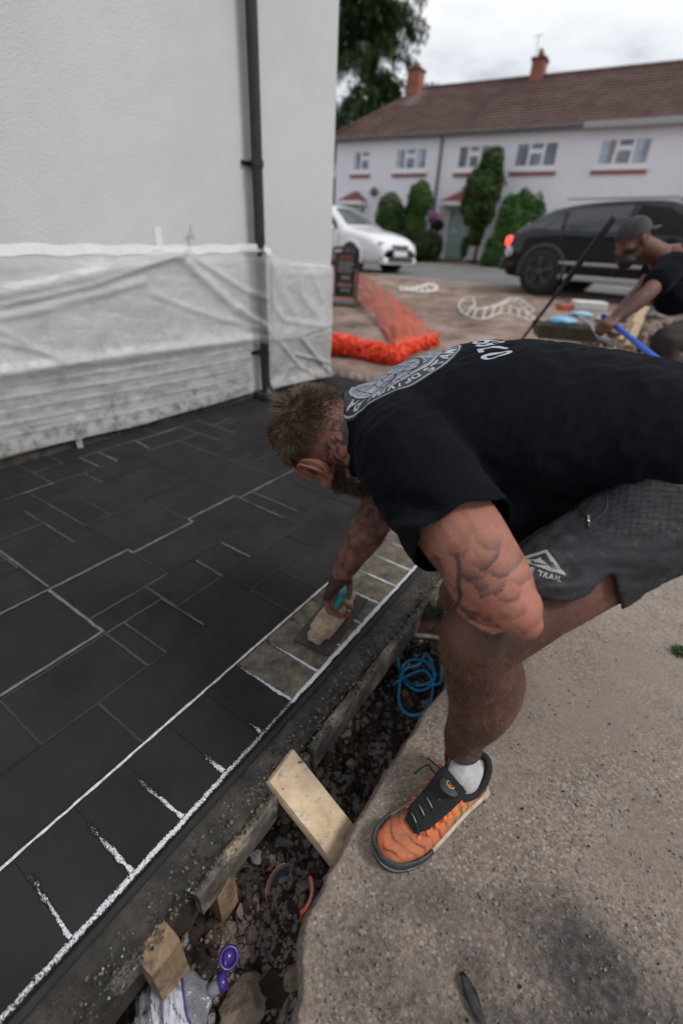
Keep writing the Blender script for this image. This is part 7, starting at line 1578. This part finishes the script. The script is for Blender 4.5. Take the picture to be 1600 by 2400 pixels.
# ---- pale hairs on the shins and forearm
bt = onhead.bt
def onlimb(n, a, b, t0, t1, rad):
    R0 = []; N0 = []
    ax = nrm(J[b] - J[a]); q1 = nrm(np.cross(ax, (0, 0, 1.))); q2 = np.cross(ax, q1)
    for _ in range(n):
        t = random.uniform(t0, t1); an = random.uniform(0, 2 * math.pi); c = J[a] * (1 - t) + J[b] * t; d = q1 * math.cos(an) + q2 * math.sin(an)
        r = bt.ray_cast(Vector(c + d * rad), Vector(-d))
        if r[0] is not None: R0.append(np.array(r[0])); N0.append(np.array(r[1]))
    return np.array(R0), np.array(N0)
M_lh = simple('body_hair', (.17, .105, .065), .5, var=.3)
for (a, b, t0, t1, n) in (('lkn', 'lan', -.05, .92, 5200), ('lhip', 'lkn', .55, 1.0, 1500)):
    R0, N0 = onlimb(n, a, b, t0, t1, .2); ax = nrm(J[b] - J[a])
    strands('leg_hair', R0, N0 * .45 + ax[None] * .7, rng.uniform(.005, .012, len(R0)), np.full(len(R0), .00018), M_lh, .5, jitter=.45, segs=3)
# ================================================================== second man in the background, cap and black T-shirt
w2 = thing('person', tuple(P(1620, 900, 2.9)), 'second man in dark cap stooping over a blue-handled tool near the black car', 'person')
w2.location.z = gnd(w2.location.x, w2.location.y)
B = MB(); K = {}
K['head'] = P(1482, 566, 2.80); K['nb'] = P(1548, 600, 2.86); K['lsh'] = P(1572, 628, 2.72); K['lel'] = P(1512, 692, 2.62); K['lwr'] = P(1443, 748, 2.62)
K['rsh'] = P(1560, 590, 3.15); K['rel'] = P(1500, 680, 3.1); K['rwr'] = P(1440, 742, 2.95); K['ch'] = P(1620, 650, 2.95); K['pel'] = P(1720, 735, 3.0); K['lkn'] = P(1560, 800, 2.80); K['rkn'] = P(1640, 850, 3.05)
gl_ = w2.location.z; K['lan'] = K['lkn'] * (1, 1, 0) + (.16, .06, gl_ + .09); K['ran'] = K['rkn'] * (1, 1, 0) + (.14, .05, gl_ + .09)
up2 = nrm(np.array((-.42, .05, .90))); fo2 = nrm(np.array((-.86, -.25, -.45))); fo2 = nrm(fo2 - up2 * (fo2 @ up2)); le2 = np.cross(up2, fo2); 
R2_ = np.stack([le2, fo2, up2], 1)
def h2(x, y, z): return K['head'] + R2_ @ np.array((x, y, z))
def e2_(c, r): B.ell(h2(*c), r, R2_, 18, 12)
e2_((0, -.012, .036), (.076, .098, .088)); e2_((0, .03, -.018), (.062, .066, .085)); e2_((0, .035, -.07), (.055, .058, .045)); e2_((0, .084, -.095), (.024, .022, .02)); e2_((0, .082, .022), (.05, .017, .012))
B.tube([h2(0, .09, .018), h2(0, .106, -.006), h2(0, .118, -.028), h2(0, .10, -.04)], [.009, .011, .015, .010], 10); e2_((0, .094, -.068), (.026, .012, .014))
for s in (1, -1): e2_((s * .043, .062, -.018), (.024, .026, .02)); e2_((s * .078, -.004, .0), (.012, .020, .032))
B.tube([h2(0, -.03, -.02), K['nb'], K['nb'] * .6 + K['ch'] * .4], [.060, .068, .08], 16)
B.tube(crom([K['nb'], K['ch'] * .5 + K['nb'] * .5, K['ch'], K['ch'] * .4 + K['pel'] * .6, K['pel']], 4), [(.07 + .02 * min(i, 4), .09 + .03 * min(i, 4)) for i in range(17)], 20, hint=(0, 0, 1))
for a, b, c, r in (('lsh', 'lel', 'lwr', 1), ('rsh', 'rel', 'rwr', 1)): limb(B, [K[a], K[b]], [.060, .044]); limb(B, [K[b], K[b] * .7 + K[c] * .3, K[c]], [.044, .046, .028])
limb(B, [K['pel'] - (0, .1, 0), K['lkn']], [.10, .065]); limb(B, [K['lkn'], K['lan']], [.062, .04]); limb(B, [K['pel'] + (0, .1, 0), K['rkn']], [.10, .065]); limb(B, [K['rkn'], K['ran']], [.062, .04])
for a in ('lan', 'ran'): B.ell(K[a] + (-.07, 0, -.05), (.13, .045, .04))
hnd = P(1425, 757, 2.6)
hand(B, K['lwr'], hnd - K['lwr'], np.array((0, .3, -1)), np.array((-.3, 1, .1)), (.9, .9, .7), .05, .95, .7); hand(B, K['rwr'], (-.6, -.3, -.4), np.array((.1, -.5, -1)), np.array((-.3, -1, .1)), (.8, .9, .6), .05, .95, .7)
bw = remesh(B, 'body', .008, 3); V = getv(bw); n_ = len(V); hh = (V - K['head']) @ R2_
bd = (hh[:, 2] < -.03) & (hh[:, 1] > .0) & (np.linalg.norm(hh, axis=1) < .16) & ~((np.abs(hh[:, 0]) < .03) & (hh[:, 1] > .09) & (hh[:, 2] > -.05))
attr(bw, 'ink', np.where((np.linalg.norm(V - (K['lel'] + K['lwr']) / 2, axis=1) < .17), np.clip(.35 + .5 * fbm(V, 20, 3, 700), 0, .8), 0)); attr(bw, 'flush', np.zeros(n_)); attr(bw, 'dirt', np.full(n_, .6)); attr(bw, 'stubble', bd * .95); bw.materials.append(M_skin); setv(bw, local(w2, V)); mkobj('body', bw, w2, True)
m = MB(); m.ell(h2(0, .055, -.085), (.054, .055, .050), R2_, 16, 10); wbuild(m, 'beard', M_hair[2], w2, smooth=True)
S = MB(); S.tube(crom([K['nb'] * .9 + K['ch'] * .1, K['ch'] * .5 + K['nb'] * .5, K['ch'], K['ch'] * .4 + K['pel'] * .6, K['pel'] * .9 + K['ch'] * .1], 4), [(.085 + .020 * min(i, 4), .11 + .030 * min(i, 4)) for i in range(17)], 24, hint=(0, 0, 1)); S.ell(K['lsh'], (.09, .09, .09)); S.ell(K['rsh'], (.085, .085, .085))
limb(S, [K['lsh'], K['lsh'] * .45 + K['lel'] * .55], [.088, .082]); limb(S, [K['rsh'], K['rsh'] * .45 + K['rel'] * .55], [.085, .080]); S.ell(P(1580, 700, 2.85), (.12, .11, .10))
sm = remesh(S, 't_shirt', .009, 8); V = getv(sm); Nn = getn(sm); V = V + Nn * (fbm(V * [1, 1, 2], 11, 3, 710) * .008)[:, None]; sm.materials.append(M_shirt); setv(sm, local(w2, V)); mkobj('t_shirt', sm, w2, True)
S = MB(); limb(S, [K['pel'] - (0, .1, 0), K['lkn'], ], [.13, .088]); limb(S, [K['lkn'], K['lan'] + (0, 0, .02)], [.085, .065]); limb(S, [K['pel'] + (0, .1, 0), K['rkn']], [.13, .088]); limb(S, [K['rkn'], K['ran'] + (0, 0, .02)], [.085, .065]); S.ell(K['pel'], (.15, .19, .14))
sm = remesh(S, 'trousers', .009, 6); V = getv(sm); Nn = getn(sm); V = V + Nn * (fbm(V * [1, 1, 2.5], 12, 3, 720) * .010)[:, None]; sm.materials.append(simple('dark_brown_work_trousers', (.028, .024, .020), .9, var=.3, scale=14, bump=.3)); setv(sm, local(w2, V)); mkobj('trousers', sm, w2, True)
for a in ('lan', 'ran'):
    m = MB(); m.ell(K[a] + (-.07, 0, -.045), (.15, .055, .05), None, 18, 10); m.box(K[a] + (-.07, 0, -.085), (.29, .105, .02)); wbuild(m, 'boot', simple('brown_boot', (.08, .055, .035), .7), w2, smooth=True)
m = MB(); nu = 24; V = []; F = []
for j in range(9):
    q = j / 8 * math.pi / 2
    for i in range(nu): a = 2 * math.pi * i / nu; V.append(h2(.086 * math.cos(a) * math.cos(q), -.012 + .106 * math.sin(a) * math.cos(q), .036 + .098 * math.sin(q) ** .9))
F = [(j * nu + i, j * nu + (i + 1) % nu, (j + 1) * nu + (i + 1) % nu, (j + 1) * nu + i) for j in range(8) for i in range(nu)]; m.add(V, F); m.tube([h2(.087 * math.cos(a), -.012 + .107 * math.sin(a), .036) for a in np.linspace(0, 6.283, 28, endpoint=False)], .004, 6, closed=True)
M_cap = simple('faded_black_cap', (.040, .038, .042), .9, var=.35, scale=16, bump=.3); wbuild(m, 'cap', M_cap, w2, smooth=True)
m = MB(); V = []                                      # the peak points backwards over the nape
for i in range(13):
    a = -math.pi / 2 + (i - 6) / 6 * 1.0
    for j in range(5): q = j / 4; V.append(h2((.084 + .0 * q) * math.cos(a) * (1 - .15 * q), -.012 + .104 * math.sin(a) - .075 * q * math.cos((i - 6) / 6 * 1.2), .036 - .018 * q))
m.add(V, [(i * 5 + j, i * 5 + j + 1, i * 5 + 6 + j, i * 5 + 5 + j) for i in range(12) for j in range(4)]); o = wbuild(m, 'cap_peak', M_cap, w2, smooth=True); s_ = o.modifiers.new('t', 'SOLIDIFY'); s_.thickness = .004
g = thing('blue_handled_tool', tuple(P(1540, 855, 2.4)), 'bright blue tool handle gripped by the second man, slanting down to the right', 'tool'); a_, b_ = P(1418, 745, 2.66), P(1575, 872, 2.30)
m = MB(); m.tube([a_, b_, b_ + (b_ - a_) * .4], [.014, .016, .016], 12); wbuild(m, 'handle', simple('bright_blue_handle', (.035, .13, .60), .4), g, smooth=True)
m = MB(); m.tube([a_, a_ - (b_ - a_) * .05], [.017, .013], 12); wbuild(m, 'end_cap', M_fr, g, smooth=True)
